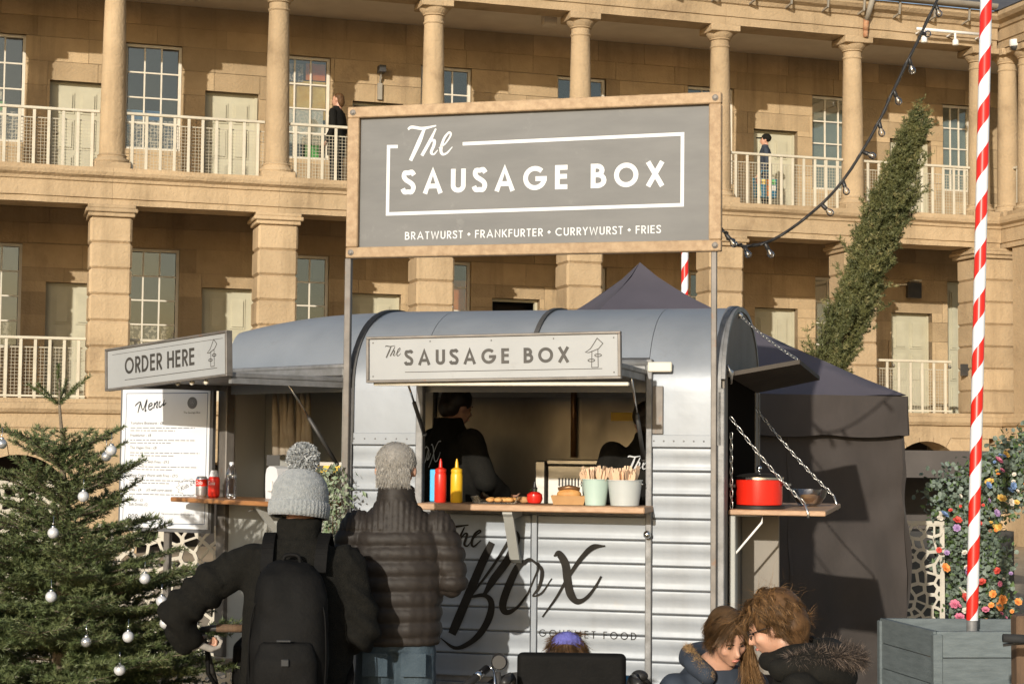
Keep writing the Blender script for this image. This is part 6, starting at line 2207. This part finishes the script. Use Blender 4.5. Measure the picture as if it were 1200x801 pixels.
for s_ in (-1, 1):
    limb(mb, [(.012 + s_ * .082, -.01, .80), (.01 + s_ * .095, .0, .62), (.01 + s_ * .10, .01, .46), (.01 + s_ * .10, -.01, .10)], [.104, .094, .076, .066], 14)
def jean_fold(c, n):
    return c + n * (.005 * mnoise.noise(Vector((c.x * 14, c.y * 14, c.z * 9))) + .003 * math.sin(c.z * 60 + c.x * 25) * mnoise.noise(c * 6))
jn = blob(mb, 'jeans', 'denim', p2, .011, 3, jean_fold)
for s_ in (-1, 1):
    MB().cbox(.012 + s_ * .088 - .058, .012 + s_ * .088 + .058, -.133, -.126, .695, .80, .002).build('back_pocket', 'denim', jn)
    MB().cbox(.01 + s_ * .10 - .045, .01 + s_ * .10 + .045, -.08, .19, 0, .09, .025).build('shoe', 'shoe', p2, 40)
reg = lambda d: d.z > -.45 and not (d.y > .45 and d.z < .35) and not (abs(d.x) > .8 and d.z < -.05 and d.y > -.3)
def comb2(d):
    return Vector((d.x * .25, -.35, -.9)) if d.y < .25 else Vector((d.x * .2, .5, .35))
mb = MB(Mh2)
mb.sphere((0, -.018, .034), (.082, .097, .091), 20, 14)
mb.sphere((0, -.052, -.030), (.070, .052, .070), 16, 10)
blob(mb, 'hair_cap', 'hair_grey', p2, .010, 3)
roots = scalp_roots(Mh2, 1.02, 9000, 5, reg, lambda d, q_: q_.uniform(.014, .030), comb2, .10)
for i in range(3000):
    a = rr.uniform(-1, 1) * 1.25
    zz = rr.uniform(-.075, .0)
    roots.append((Mh2 @ Vector((math.sin(a) * .072, -.054 - math.cos(a) * .050 + (.012 if zz < -.06 else 0), zz)), Mh2.to_3x3() @ Vector((math.sin(a) * .22, -.20, -1)), rr.uniform(.016, .030)))
strands('hair', ['hair_grey', 'hair_white', 'hair_white'], p2, roots, 3, .0016, 6, grav=.1, curl=.1, jit=.25)

# --- far figures in the upper gallery
def gallery_person(label, u, y, rz, h, coat, hair, bag=None, cap=False):
    t = thing('person', label, 'person', BW(u, y, Z2), BA + rz)
    k = h / 1.75
    mb = MB()
    shx = ((-.19 * k, 0, 1.40 * k), (.19 * k, 0, 1.40 * k)); e_ = ((-.23 * k, -.03, 1.12 * k), (.23 * k, -.03, 1.12 * k)); w_ = ((-.21 * k, .10, .88 * k), (.21 * k, .12, .90 * k))
    body_shapes(mb, h, shx, e_, w_, hand=(.5, .5))
    blob(mb, 'body', 'skin', t, .016, 3)
    mb = MB()
    loft(mb, [(0, 0, .66 * k, .20 * k, .15 * k), (0, 0, .9 * k, .19 * k, .145 * k), (0, 0, 1.15 * k, .18 * k, .135 * k), (0, 0, 1.32 * k, .20 * k, .13 * k), (0, 0, 1.42 * k, .15 * k, .10 * k), (0, 0, 1.48 * k, .075 * k, .075 * k), (0, 0, 1.53 * k, .07 * k, .07 * k)])
    for s_, (a, b, c) in zip((-1, 1), zip(shx, e_, w_)):
        limb(mb, [a, b, Vector(b).lerp(Vector(c), .85)], [.070 * k, .062 * k, .05 * k], 12)
    blob(mb, 'coat', coat, t, .018, 3, lambda c, n: c + n * .012 * mnoise.noise(c * 7))
    mb = MB()
    for s_ in (-1, 1):
        limb(mb, [(s_ * .085, 0, .80 * k), (s_ * .09, .01, .45 * k), (s_ * .09, -.02, .09)], [.095 * k, .075 * k, .06 * k], 12)
        mb.cbox(s_ * .09 - .045, s_ * .09 + .045, -.08, .18, .0, .09, .02)
    blob(mb, 'trousers', 'dark_trouser', t, .018, 3)
    Mh = Matrix.Translation((0, 0, h - .118 * k))
    face_bits(t, Mh, k)
    mb = MB(Mh)
    mb.sphere((0, -.028, .040), (.085, .095, .088), 16, 10)
    if not cap:
        mb.sphere((0, -.07, -.03), (.075, .06, .10), 14, 8)
    blob(mb, 'cap' if cap else 'hair', hair, t, .014, 3, lambda c, n: c + n * .006 * mnoise.noise(c * 30))
    if cap:
        MB(Mh).prism([(-.06, .06), (.06, .06), (.045, .15), (0, .165), (-.045, .15)], .035, .045, 'z').build('peak', hair, t)
    return t
gallery_person('person in a dark coat with reddish hair beside the upper gallery shop window', 3.86, 1.15, R(55), 1.76, 'coat_black', 'hair_auburn')
gp = gallery_person('person in a dark cap and coat carrying a bright bag in the upper gallery', 11.9, 1.0, R(70), 1.52, 'jacket_blue', 'coat_black', cap=True)
sb_ = thing('shopping_bag', 'multicoloured shopping bag carried by the person in the dark cap', 'bag', BW(11.80, .78, Z2 + .30), BA)
bcol = ['poster_orange', 'poster_yellow', 'poster_green', 'coat_teal', 'poster_white']
mb = MB()
mb.add([(-.20, -.06, 0), (.20, -.06, 0), (.20, .06, 0), (-.20, .06, 0), (-.24, -.03, .36), (.24, -.03, .36), (.24, .03, .36), (-.24, .03, .36)], [(0, 3, 2, 1), (0, 1, 5, 4), (1, 2, 6, 5), (2, 3, 7, 6), (3, 0, 4, 7)])
mb.build('sack', 'coat_teal', sb_)
rq = random.Random(4)
for i in range(4):
    for j in range(3):
        x = -.19 + i * .10; z_ = .03 + j * .11
        y_ = -.06 + .03 * (z_ / .36)
        MB().add([(x, y_ - .006, z_), (x + .08, y_ - .006, z_), (x + .08, y_ + .006 - .006, z_ + .09), (x, y_ + .006 - .006, z_ + .09)], [(0, 1, 2, 3)]).build('patch', rq.choice(bcol), sb_, fix=False)
MB().tube([(-.12, -.03, .35), (-.08, -.02, .50), (.08, -.02, .50), (.12, -.03, .35)], .010, 6).build('handle', 'coat_teal', sb_, True)

# --- staff inside the trailer
def staff(label, x, y, rz, top, word_fn):
    t = thing('person', label, 'person', TW(x, y, .536), TA + rz)
    h = top - .536
    k = h / 1.75
    mb = MB()
    shx = ((-.20, 0, 1.40 * k), (.20, 0, 1.40 * k)); e_ = ((-.27, .05, 1.15 * k), (.27, .05, 1.15 * k)); w_ = ((-.17, .26, 1.05 * k), (.17, .26, 1.05 * k))
    Mh = Matrix.Translation((0, .04, h - .118)) @ Matrix.Rotation(R(-14), 4, 'X')
    body_shapes(mb, h, shx, e_, w_, headM=Mh, hand=(.5, .5))
    blob(mb, 'body', 'skin', t, .013, 3)
    mb = MB()
    loft(mb, [(0, 0, .72 * k, .20, .14), (0, 0, 1.0 * k, .20, .14), (0, 0, 1.25 * k, .215, .135), (0, 0, 1.38 * k, .20, .115), (0, -.01, 1.45 * k, .12, .095), (0, -.02, 1.50 * k, .085, .085), (0, -.03, 1.55 * k, .08, .08)])
    for (a, b, c) in zip(shx, e_, w_):
        limb(mb, [a, b, Vector(b).lerp(Vector(c), .8)], [.075, .068, .052], 12)
    ho = blob(mb, 'hoodie', 'coat_black', t, .014, 4, lambda c, n: c + n * .010 * mnoise.noise(c * 8))
    mb = MB()
    for s_ in (-1, 1):
        limb(mb, [(s_ * .09, 0, .80 * k), (s_ * .095, .01, .45 * k), (s_ * .095, -.02, .09)], [.10, .08, .065], 12)
        mb.cbox(s_ * .095 - .045, s_ * .095 + .045, -.08, .18, .0, .09, .02)
    blob(mb, 'trousers', 'dark_trouser', t, .018, 3)
    face_bits(t, Mh, k)
    mb = MB(Mh)
    mb.sphere((0, -.022, .042), (.083, .095, .085), 18, 12); mb.sphere((0, -.06, -.01), (.07, .06, .07), 14, 8)
    blob(mb, 'hair', 'hair_dark', t, .012, 2, lambda c, n: c + n * .004 * mnoise.noise(c * 40))
    lt = MB(); word_fn(lt)
    lt.build('lettering', 'letter_white', ho, fix=False)
    return t
def box_word(lt):
    f = lambda u, v, d: Vector((u, -.158 - d, v))
    for i, (p, w) in enumerate(BX[5:]):
        brush(lt, [(.0 + (a + .95) * .40, 1.12 + (b - 1.0) * .40) for a, b in p], [max(.006, q_ * .22) for q_ in w], f, i * .0004, 6)
staff('person in a black top with white script behind the sauce bottles in the trailer', -1.60, .72, R(-42), 2.055, box_word)
def the_word_b(lt):
    f = lambda u, v, d: Vector((u, -.158 - d, v))
    the_word(lt, -.17, 1.06, .45, f, 0)
staff('person in a black top half hidden by the right side of the serving hatch', -.47, .66, R(28), 1.965, the_word_b)

# --- two seated women at the lower right
def seated(label, x, y, rz, headM, hs, coat, shoulders, extra=None):
    t = thing('person', label, 'person', (x, y, 0), rz)
    mb = MB()
    head_shapes(mb, headM, hs)
    hp_ = headM @ Vector((0, -.025, -.12))
    limb(mb, [hp_, Vector((0, -.03, shoulders + .02))], [.055, .07], 12)
    loft(mb, [(0, -.05, .42, .165, .12), (0, -.05, .60, .15, .11), (0, -.04, shoulders - .12, .165, .11), (0, -.03, shoulders - .02, .15, .09), (0, -.03, shoulders + .03, .07, .06)])
    for s_ in (-1, 1):
        limb(mb, [(s_ * .18, -.02, shoulders - .06), (s_ * .23, .06, shoulders - .30), (s_ * .12, .26, shoulders - .28)], [.046, .038, .026], 10)
        d = Vector((-s_ * .5, 1, .1)).normalized()
        hand_shapes(mb, Matrix.Translation((s_ * .12, .26, shoulders - .28)) @ d.to_track_quat('Z', 'Y').to_matrix().to_4x4(), .6, 1, -s_)
        limb(mb, [(s_ * .09, -.02, .48), (s_ * .11, .40, .50), (s_ * .11, .42, .08)], [.08, .058, .04], 12)
        mb.cbox(s_ * .11 - .04, s_ * .11 + .04, .36, .60, .005, .075, .02)
    blob(mb, 'body', 'skin', t, .010, 3)
    mb = MB()
    loft(mb, [(0, -.05, .44, .225, .19), (0, -.05, .60, .215, .17), (0, -.05, shoulders - .14, .225, .16), (0, -.04, shoulders - .05, .20, .14), (0, -.03, shoulders + .02, .12, .11)])
    for s_ in (-1, 1):
        limb(mb, [(s_ * .19, -.02, shoulders - .08), (s_ * .25, .05, shoulders - .28), (s_ * .15, .22, shoulders - .28)], [.088, .078, .058], 14)
    blob(mb, 'coat', coat, t, .013, 4, lambda c, n: c + n * (.012 * mnoise.noise(c * 7) + .004 * mnoise.noise(c * 22)))
    mb = MB()
    for s_ in (-1, 1):
        limb(mb, [(s_ * .10, -.03, .50), (s_ * .115, .40, .51), (s_ * .115, .42, .10)], [.105, .08, .065], 12)
        mb.cbox(s_ * .115 - .045, s_ * .115 + .045, .34, .62, .0, .09, .02)
    blob(mb, 'trousers', 'dark_trouser', t, .015, 3)
    face_bits(t, headM, hs)
    return t
# the nearer one, in profile to the left, short tousled auburn hair, fur-trimmed hood down on her back
W6 = R(78)
Mh6 = Matrix.Translation((0, .10, 1.035)) @ Matrix.Rotation(R(-24), 4, 'X') @ Matrix.Rotation(R(-6), 4, 'Z')
w6 = seated('woman in a dark coat with short tousled auburn hair sitting in profile', 1.12, 6.66, W6, Mh6, 1.0, 'coat_black', .885)
mb = MB(Mh6)
mb.sphere((0, -.030, .040), (.094, .108, .100), 20, 14)
mb.sphere((0, -.075, -.015), (.088, .070, .075), 16, 10)
mb.sphere((0, -.070, -.070), (.070, .050, .055), 14, 8)
blob(mb, 'hair_mass', 'hair_auburn', w6, .011, 2, lambda c, n: c + n * .008 * mnoise.noise(c * 26))
def reg6(d):
    return d.z > -.75 and not (d.y > .30 and d.z < .42) and not (d.y > .02 and d.z < -.05)
def comb6(d):
    return Vector((d.x * .8, -.55 if d.y < .35 else .25, -.55 + .25 * math.sin(d.x * 9 + d.y * 7)))
roots = scalp_roots(Mh6, 1.12, 9500, 15, reg6, lambda d, q_: q_.uniform(.05, .085) * (1.0 if d.y < .3 else .75), comb6, .20)
strands('hair', ['hair_auburn', 'hair_brown', 'hair_brown', 'hair_auburn_lit'], w6, roots, 8, .0016, 16, grav=1.3, curl=.7, jit=.8, clump=330)
roots = scalp_roots(Mh6, 1.10, 70, 25, lambda d: d.z > .1, lambda d, q_: q_.uniform(.07, .13), lambda d: Vector((q.normal(), q.normal(), q.normal())), .8)
strands('flyaway_hair', ['hair_auburn_lit'], w6, roots, 6, .0010, 17, grav=.5, curl=.6, jit=1.0)
mb = MB()
limb(mb, catmull([(-.16, .06, .89), (-.15, -.06, .925), (-.10, -.12, .935), (0, -.15, .93), (.10, -.12, .935), (.15, -.06, .925), (.16, .06, .89)], 5), [.050] * 31, 12)
limb(mb, catmull([(-.14, -.08, .88), (-.08, -.15, .86), (0, -.17, .85), (.08, -.15, .86), (.14, -.08, .88)], 5), [.055] * 21, 12)
hd = blob(mb, 'hood', 'coat_black', w6, .012, 3, lambda c, n: c + n * .010 * mnoise.noise(c * 12))
mb = MB()
limb(mb, catmull([(-.125, -.06, .93), (-.115, .04, .925), (-.06, .11, .905), (.06, .11, .905), (.115, .04, .925), (.125, -.06, .93)], 5), [.038] * 26, 10)
limb(mb, catmull([(-.11, -.05, .965), (-.105, .02, .955), (-.085, .06, .94)], 5), [.026] * 11, 10)
limb(mb, catmull([(.11, -.05, .965), (.105, .02, .955), (.085, .06, .94)], 5), [.026] * 11, 10)
blob(mb, 'collar', 'coat_black', w6, .011, 5)
roots = []
rr = random.Random(66)
arcp = catmull([(-.17, .02, .93), (-.16, -.10, .94), (-.10, -.19, .93), (.0, -.22, .915), (.10, -.19, .93), (.16, -.10, .94), (.17, .02, .93)], 10)
for i in range(8000):
    k_ = rr.random() * (len(arcp) - 1.001)
    a = arcp[int(k_)].lerp(arcp[int(k_) + 1], k_ % 1)
    d = Vector((rr.gauss(0, 1), rr.gauss(0, 1), rr.gauss(.25, .9))).normalized()
    roots.append((a + d * .014, (d + Vector((0, -.35, .1))).normalized(), rr.uniform(.028, .058)))
strands('fur_trim', ['fur', 'fur', 'fur_tip'], w6, roots, 4, .0014, 67, grav=.5, curl=.3, jit=.5, clump=420)
# glasses
gl = MB(Mh6)
for s_ in (-1, 1):
    gl.tube([(s_ * .031 + .021 * math.cos(a), .094 - .004 * abs(math.cos(a)), .002 + .016 * math.sin(a)) for a in [2 * PI * i / 12 for i in range(12)]], .0022, 5, closed=True)
    gl.tube([(s_ * .052, .090, .006), (s_ * .080, .02, .008), (s_ * .082, -.01, .004)], .0022, 5)
gl.tube([(-.010, .095, .004), (.010, .095, .004)], .0022, 5)
gl.build('glasses', 'black_plastic', w6, True)

# the farther one, facing the viewer, head bent, long hair to one side
W5 = R(-158)
Mh5 = Matrix.Translation((0, .11, .955)) @ Matrix.Rotation(R(-26), 4, 'X') @ Matrix.Rotation(R(10), 4, 'Y')
w5 = seated('young woman with long brown hair looking down beside the ribbed trailer side', .875, 7.28, W5, Mh5, .96, 'jacket_blue', .80)
mb = MB(Mh5)
mb.sphere((0, -.026, .040), (.086, .100, .092), 20, 14)
mb.sphere((0, -.07, -.02), (.080, .065, .085), 16, 10)
blob(mb, 'hair_mass', 'hair_brown', w5, .011, 2)
def reg5(d):
    return d.z > -.5 and not (d.y > .48 and d.z < .45) and not (d.y > .15 and d.z < -.1 and abs(d.x) < .75)
def comb5(d):
    return Vector((d.x * .9 + (.25 if d.x > 0 else -.25), -.45, -.75))
roots = scalp_roots(Mh5, 1.04, 6500, 35, reg5, lambda d, q_: q_.uniform(.05, .10), comb5, .03)
strands('hair', ['hair_brown', 'hair_brown', 'hair_auburn'], w5, roots, 7, .0018, 36, grav=.9, curl=.12, jit=.14, clump=120)
# the long fall of hair in front of the shoulder on the viewer's right
roots = []
for i in range(2200):
    a = rr.random()
    p = Mh5 @ Vector((-.078 - .014 * rr.random(), .03 - .07 * a, .03 - .05 * rr.random()))
    roots.append((p, Vector((-.10 + rr.gauss(0, .05), .22 + rr.gauss(0, .10), -1)), rr.uniform(.20, .34)))
strands('long_hair', ['hair_brown', 'hair_auburn_lit', 'hair_blond', 'hair_blond'], w5, roots, 9, .0022, 37, grav=.5, curl=.25, jit=.2, clump=30)
mb = MB()
limb(mb, catmull([(.10, .10, .80), (.125, .02, .84), (.10, -.08, .86), (0, -.13, .87), (-.11, -.08, .85)], 5), [.045] * 21, 12)
blob(mb, 'hood', 'jacket_blue', w5, .012, 6, lambda c, n: c + n * .010 * mnoise.noise(c * 13))
roots = []
arcp = catmull([(.10, .12, .80), (.125, .08, .84), (.13, .02, .875), (.115, -.06, .905)], 10)
for i in range(3600):
    k_ = rr.random() * (len(arcp) - 1.001)
    a = arcp[int(k_)].lerp(arcp[int(k_) + 1], k_ % 1)
    d = Vector((rr.gauss(0, 1), rr.gauss(0, 1), rr.gauss(.1, .9))).normalized()
    roots.append((a + d * .006, d, rr.uniform(.014, .030)))
strands('fur_trim', ['fur_tan', 'fur_tan', 'hair_blond'], w5, roots, 4, .0014, 68, grav=.4, curl=.3, jit=.5, clump=260)

# benches the two women sit on
def bench(label, x, y, rz):
    t = thing('bench', label, 'bench', (x, y, 0), rz)
    for i in range(3):
        MB().cbox(-.45, .45, -.20 + i * .125, -.09 + i * .125, .385, .415, .005).build('seat_slat', 'old_wood', t)
    for sx in (-.38, .38):
        for sy in (-.15, .12):
            MB().cbox(sx - .025, sx + .025, sy - .025, sy + .025, 0, .384, .004).build('leg', 'old_wood', t)
w5.scale = (.94, .94, .975)
bench('wooden bench under the woman with auburn hair', 1.15, 6.66, W6)
bench('wooden bench under the young woman with long brown hair', .885, 7.28, W5)

# --- child in a wheelchair, seen from behind over the backrest
wc = thing('wheelchair', 'black wheelchair with a padded backrest in front of the trailer', 'wheelchair', (.255, 7.02, 0), R(-2))
mb = MB(); mb.cbox(-.222, .222, -.03, .03, .42, .885, .028)
blob(mb, 'backrest', 'pack_nylon', wc, .010, 4)
MB().cbox(-.215, .215, .03, .46, .43, .50, .02).build('seat', 'pack_nylon', wc)
for s_ in (-1, 1):
    MB().tube([(s_ * .235, -.02, .40), (s_ * .235, -.035, .78), (s_ * .24, -.10, .80), (s_ * .26, -.20, .795)], .012, 10).tube([(s_ * .235, 0, .40), (s_ * .235, .45, .42), (s_ * .23, .55, .12)], .012, 10).build('frame_tube', 'black_metal', wc, True)
    gp_ = MB().tube([(s_ * .245, -.12, .80), (s_ * .265, -.25, .792)], .019, 12).build('push_handle', 'black_plastic', wc, True)
    wh = MB(); wh.tube([(s_ * .275, .10 + .28 * math.cos(a), .29 + .28 * math.sin(a)) for a in [2 * PI * i / 28 for i in range(28)]], .014, 8, closed=True)
    wo_ = wh.build('wheel', 'tyre', wc, True)
    sp_ = MB()
    for i in range(12):
        a = 2 * PI * i / 12
        sp_.tube([(s_ * .275, .10, .29), (s_ * .275, .10 + .275 * math.cos(a), .29 + .275 * math.sin(a))], .0018, 4)
    sp_.tube([(s_ * .26, .10, .29), (s_ * .295, .10, .29)], .02, 10)
    tag(sp_.build('spokes', 'chrome', wo_, True), None, None, kind='stuff')
    MB().tube([(s_ * .22, .50 + .07 * math.cos(a), .085 + .07 * math.sin(a)) for a in [2 * PI * i / 16 for i in range(16)]], .014, 8, closed=True).build('castor', 'tyre', wc, True)
    MB().cbox(s_ * .24 - .025, s_ * .24 + .025, .05, .38, .66, .69, .01).build('armrest', 'black_plastic', wc)
# left drive handle and lamp standing out to the side
hb = MB().tube([(-.46, -.16, .735), (-.40, -.06, .775), (-.345, .02, .815)], .016, 12).build('side_handle', 'black_plastic', wc, True)
MB().tube([(-.385, -.035, .786), (-.37, -.013, .798)], .0185, 12).tube([(-.345, .02, .815), (-.33, .035, .82), (-.315, .02, .80), (-.31, -.02, .74), (-.31, -.02, .55)], .006, 6).build('handle_ring', 'chrome', hb, True)
MB().tube([(-.30, .02, .55), (-.30, .02, .80)], .012, 8).build('lamp_stem', 'black_metal', wc, True)
MB().lathe([(.012, -.02), (.030, -.018), (.033, .0), (.033, .03), (.028, .04)], 16, (-.295, .02, .845), Matrix.Rotation(PI / 2, 4, 'X')).build('lamp', 'black_plastic', wc, 40)
hb = MB().tube([(.20, -.20, .735), (.235, -.12, .775), (.262, -.06, .80)], .016, 12).build('side_handle', 'black_plastic', wc, True)
mb = MB(); mb.sphere((.275, -.04, .80), (.035, .03, .025), 10, 8)
mb.tube([(.27, -.04, .80), (.31, -.02, .76)], .02, 8)
mb.build('control_box', 'black_plastic', wc, True)

ck = thing('person', 'child in a violet headband and blue coat sitting in the wheelchair', 'person', (.245, 7.20, 0), R(-4))
Mhc = Matrix.Translation((-.005, .08, .822)) @ Matrix.Rotation(R(-24), 4, 'X')
mb = MB()
head_shapes(mb, Mhc, .80)
loft(mb, [(0, .0, .50, .13, .09), (0, .0, .62, .13, .09), (0, .02, .72, .06, .055)])
for s_ in (-1, 1):
    limb(mb, [(s_ * .13, .02, .66), (s_ * .20, .08, .55), (s_ * .12, .25, .56)], [.036, .03, .022], 10)
    hand_shapes(mb, Matrix.Translation((s_ * .12, .25, .56)) @ Vector((0, 1, 0)).to_track_quat('Z', 'Y').to_matrix().to_4x4(), .6, .8, -s_)
    limb(mb, [(s_ * .07, .03, .54), (s_ * .08, .34, .55), (s_ * .08, .37, .22)], [.06, .045, .032], 10)
    mb.cbox(s_ * .08 - .035, s_ * .08 + .035, .33, .52, .13, .19, .015)
blob(mb, 'body', 'skin', ck, .010, 3)
mb = MB()
loft(mb, [(0, .02, .50, .17, .12), (0, .02, .60, .18, .12), (0, .02, .68, .14, .10), (0, .03, .72, .07, .07)])
limb(mb, [(-.15, .03, .66), (-.21, .08, .55), (-.13, .22, .56)], [.062, .056, .045], 12)
limb(mb, [(.16, .03, .68), (.245, .02, .72), (.275, .10, .67)], [.062, .058, .045], 12)
blob(mb, 'coat', 'coat_teal', ck, .012, 3, lambda c, n: c + n * .008 * mnoise.noise(c * 12))
mb = MB(Mhc @ Matrix.Scale(.88, 4))
mb.sphere((0, -.022, .032), (.076, .088, .084), 18, 12); mb.sphere((0, -.06, -.03), (.072, .05, .07), 14, 8)
blob(mb, 'hair_mass', 'hair_brown', ck, .010, 2)
roots = scalp_roots(Mhc, .84, 2600, 45, lambda d: d.z > -.6 and d.y < .4, lambda d, q_: q_.uniform(.05, .10), lambda d: Vector((d.x * 1.4, -.1, -.7)), .3)
strands('hair', ['hair_brown', 'hair_brown', 'hair_auburn'], ck, roots, 6, .0022, 46, grav=.6, curl=.3, jit=.25, clump=60)
hb_ = MB(Mhc @ Matrix.Scale(.86, 4))
NR = 60
vs, fs = [], []
for i, (off, zz) in enumerate(((-.004, -.012), (.010, -.010), (.014, .010), (.014, .040), (.010, .058), (-.004, .060))):
    for j in range(NR):
        a = 2 * PI * j / NR
        r_ = .080 + off + .002 * math.sin(a * 22)
        w = 1.0 - .28 * max(0, (zz - .02) / .06)
        vs.append((math.cos(a) * r_ * w, math.sin(a) * r_ * 1.15 * w - .012, zz + .028 + .030 * -math.sin(a)))
for i in range(5):
    for j in range(NR):
        j2 = (j + 1) % NR
        fs.append((i * NR + j, i * NR + j2, (i + 1) * NR + j2, (i + 1) * NR + j))
hb_.add(vs, fs).build('headband', 'band_violet', ck, True)

# --- pushchair in front of the bobble-hat person, mostly hidden by the coat
ps = thing('pushchair', 'dark pushchair whose handle the person in the bobble hat holds', 'pushchair', (-1.09, 8.06, 0), 0)
MB().tube([(-.27, -.45, .90), (-.22, -.47, .91), (.22, -.47, .91), (.27, -.45, .90)], .014, 10).build('handle', 'black_metal', ps, True)
MB().tube([(-.20, -.47, .91), (-.08, -.47, .91)], .018, 12).build('grip', 'old_wood', ps, True)
for s_ in (-1, 1):
    MB().tube([(s_ * .27, -.45, .90), (s_ * .25, -.25, .68), (s_ * .22, .10, .35), (s_ * .20, .35, .14)], .012, 10).build('side_frame', 'black_metal', ps, True)
    MB().tube([(s_ * .25, -.22, .66), (s_ * .24, -.30, .12)], .012, 10).build('rear_leg', 'black_metal', ps, True)
    for y_, r_ in ((-.30, .11), (.36, .085)):
        w_ = MB().tube([(s_ * .27, y_ + r_ * math.cos(a), .125 + r_ * math.sin(a)) for a in [2 * PI * i / 20 for i in range(20)]], .018, 8, closed=True).build('wheel', 'tyre', ps, True)
        MB().tube([(s_ * .255, y_, .125), (s_ * .285, y_, .125)], r_ * .75, 14).build('hub', 'galvanised', w_, True)
mb = MB()
loft(mb, [(0, .02, .32, .17, .22), (0, -.02, .45, .19, .22), (0, -.10, .62, .19, .13), (0, -.14, .80, .18, .10), (0, -.10, .86, .12, .08)])
blob(mb, 'seat', 'pack_nylon', ps, .014, 3)
MB().tube([(-.255, -.40, .84), (-.25, -.38, .70), (-.20, -.36, .62)], .010, 6).build('wrist_strap', 'pack_nylon', ps, True)

# --- bicycle at the right edge; only its grip and brake lever reach into view
bi = thing('bicycle', 'bicycle at the right edge with a dark rubber grip and brake lever', 'bicycle', (2.62, 7.55, 0), R(95))
def ring(mb, c, r_, t_):
    mb.tube([(c[0] + r_ * math.cos(a), c[1], c[2] + r_ * math.sin(a)) for a in [2 * PI * i / 36 for i in range(36)]], t_, 8, closed=True)
for x in (0.05, -1.0):
    mb = MB(); ring(mb, (x, 0, .34), .32, .018); wh = mb.build('wheel', 'tyre', bi, True)
    sp_ = MB()
    for i in range(18):
        a = 2 * PI * i / 18
        sp_.tube([(x, .015 * (-1) ** i, .34), (x + .31 * math.cos(a), 0, .34 + .31 * math.sin(a))], .0013, 4)
    tag(sp_.build('spokes', 'chrome', wh, True), None, None, kind='stuff')
MB().tube([(.05, .05, .34), (-.05, .05, .66), (-.09, 0, .78)], .012, 8).tube([(.05, -.05, .34), (-.05, -.05, .66), (-.09, 0, .78)], .012, 8).build('fork', 'black_metal', bi, True)
MB().tube([(-.09, 0, .76), (-.62, 0, .72)], .018, 10).tube([(-.08, 0, .70), (-.58, 0, .30)], .018, 10).tube([(-.58, 0, .30), (-.66, 0, .86)], .016, 10).tube([(-.58, 0, .30), (-1.0, 0, .34)], .012, 10).tube([(-.63, 0, .70), (-1.0, 0, .34)], .012, 10).build('frame', 'coat_teal', bi, True)
hb = MB().tube([(-.09, 0, .78), (-.11, 0, .86), (-.06, 0, .90)], .014, 10).tube([(-.02, .36, .905), (-.05, .20, .90), (-.06, 0, .90), (-.05, -.20, .90), (-.02, -.36, .905)], .013, 10).build('handlebar', 'black_metal', bi, True)
for s_ in (-1, 1):
    MB().tube([(-.025, s_ * .34, .904), (-.005, s_ * .47, .908)], .019, 12).build('grip', 'tyre', hb, True)
    MB().tube([(-.03, s_ * .31, .90), (.02, s_ * .33, .885), (.035, s_ * .40, .880), (.045, s_ * .45, .872)], .007, 8).build('brake_lever', 'black_metal', hb, True)
MB().sphere((-.68, 0, .90), (.13, .07, .03), 14, 8).build('saddle', 'black_plastic', bi, True)
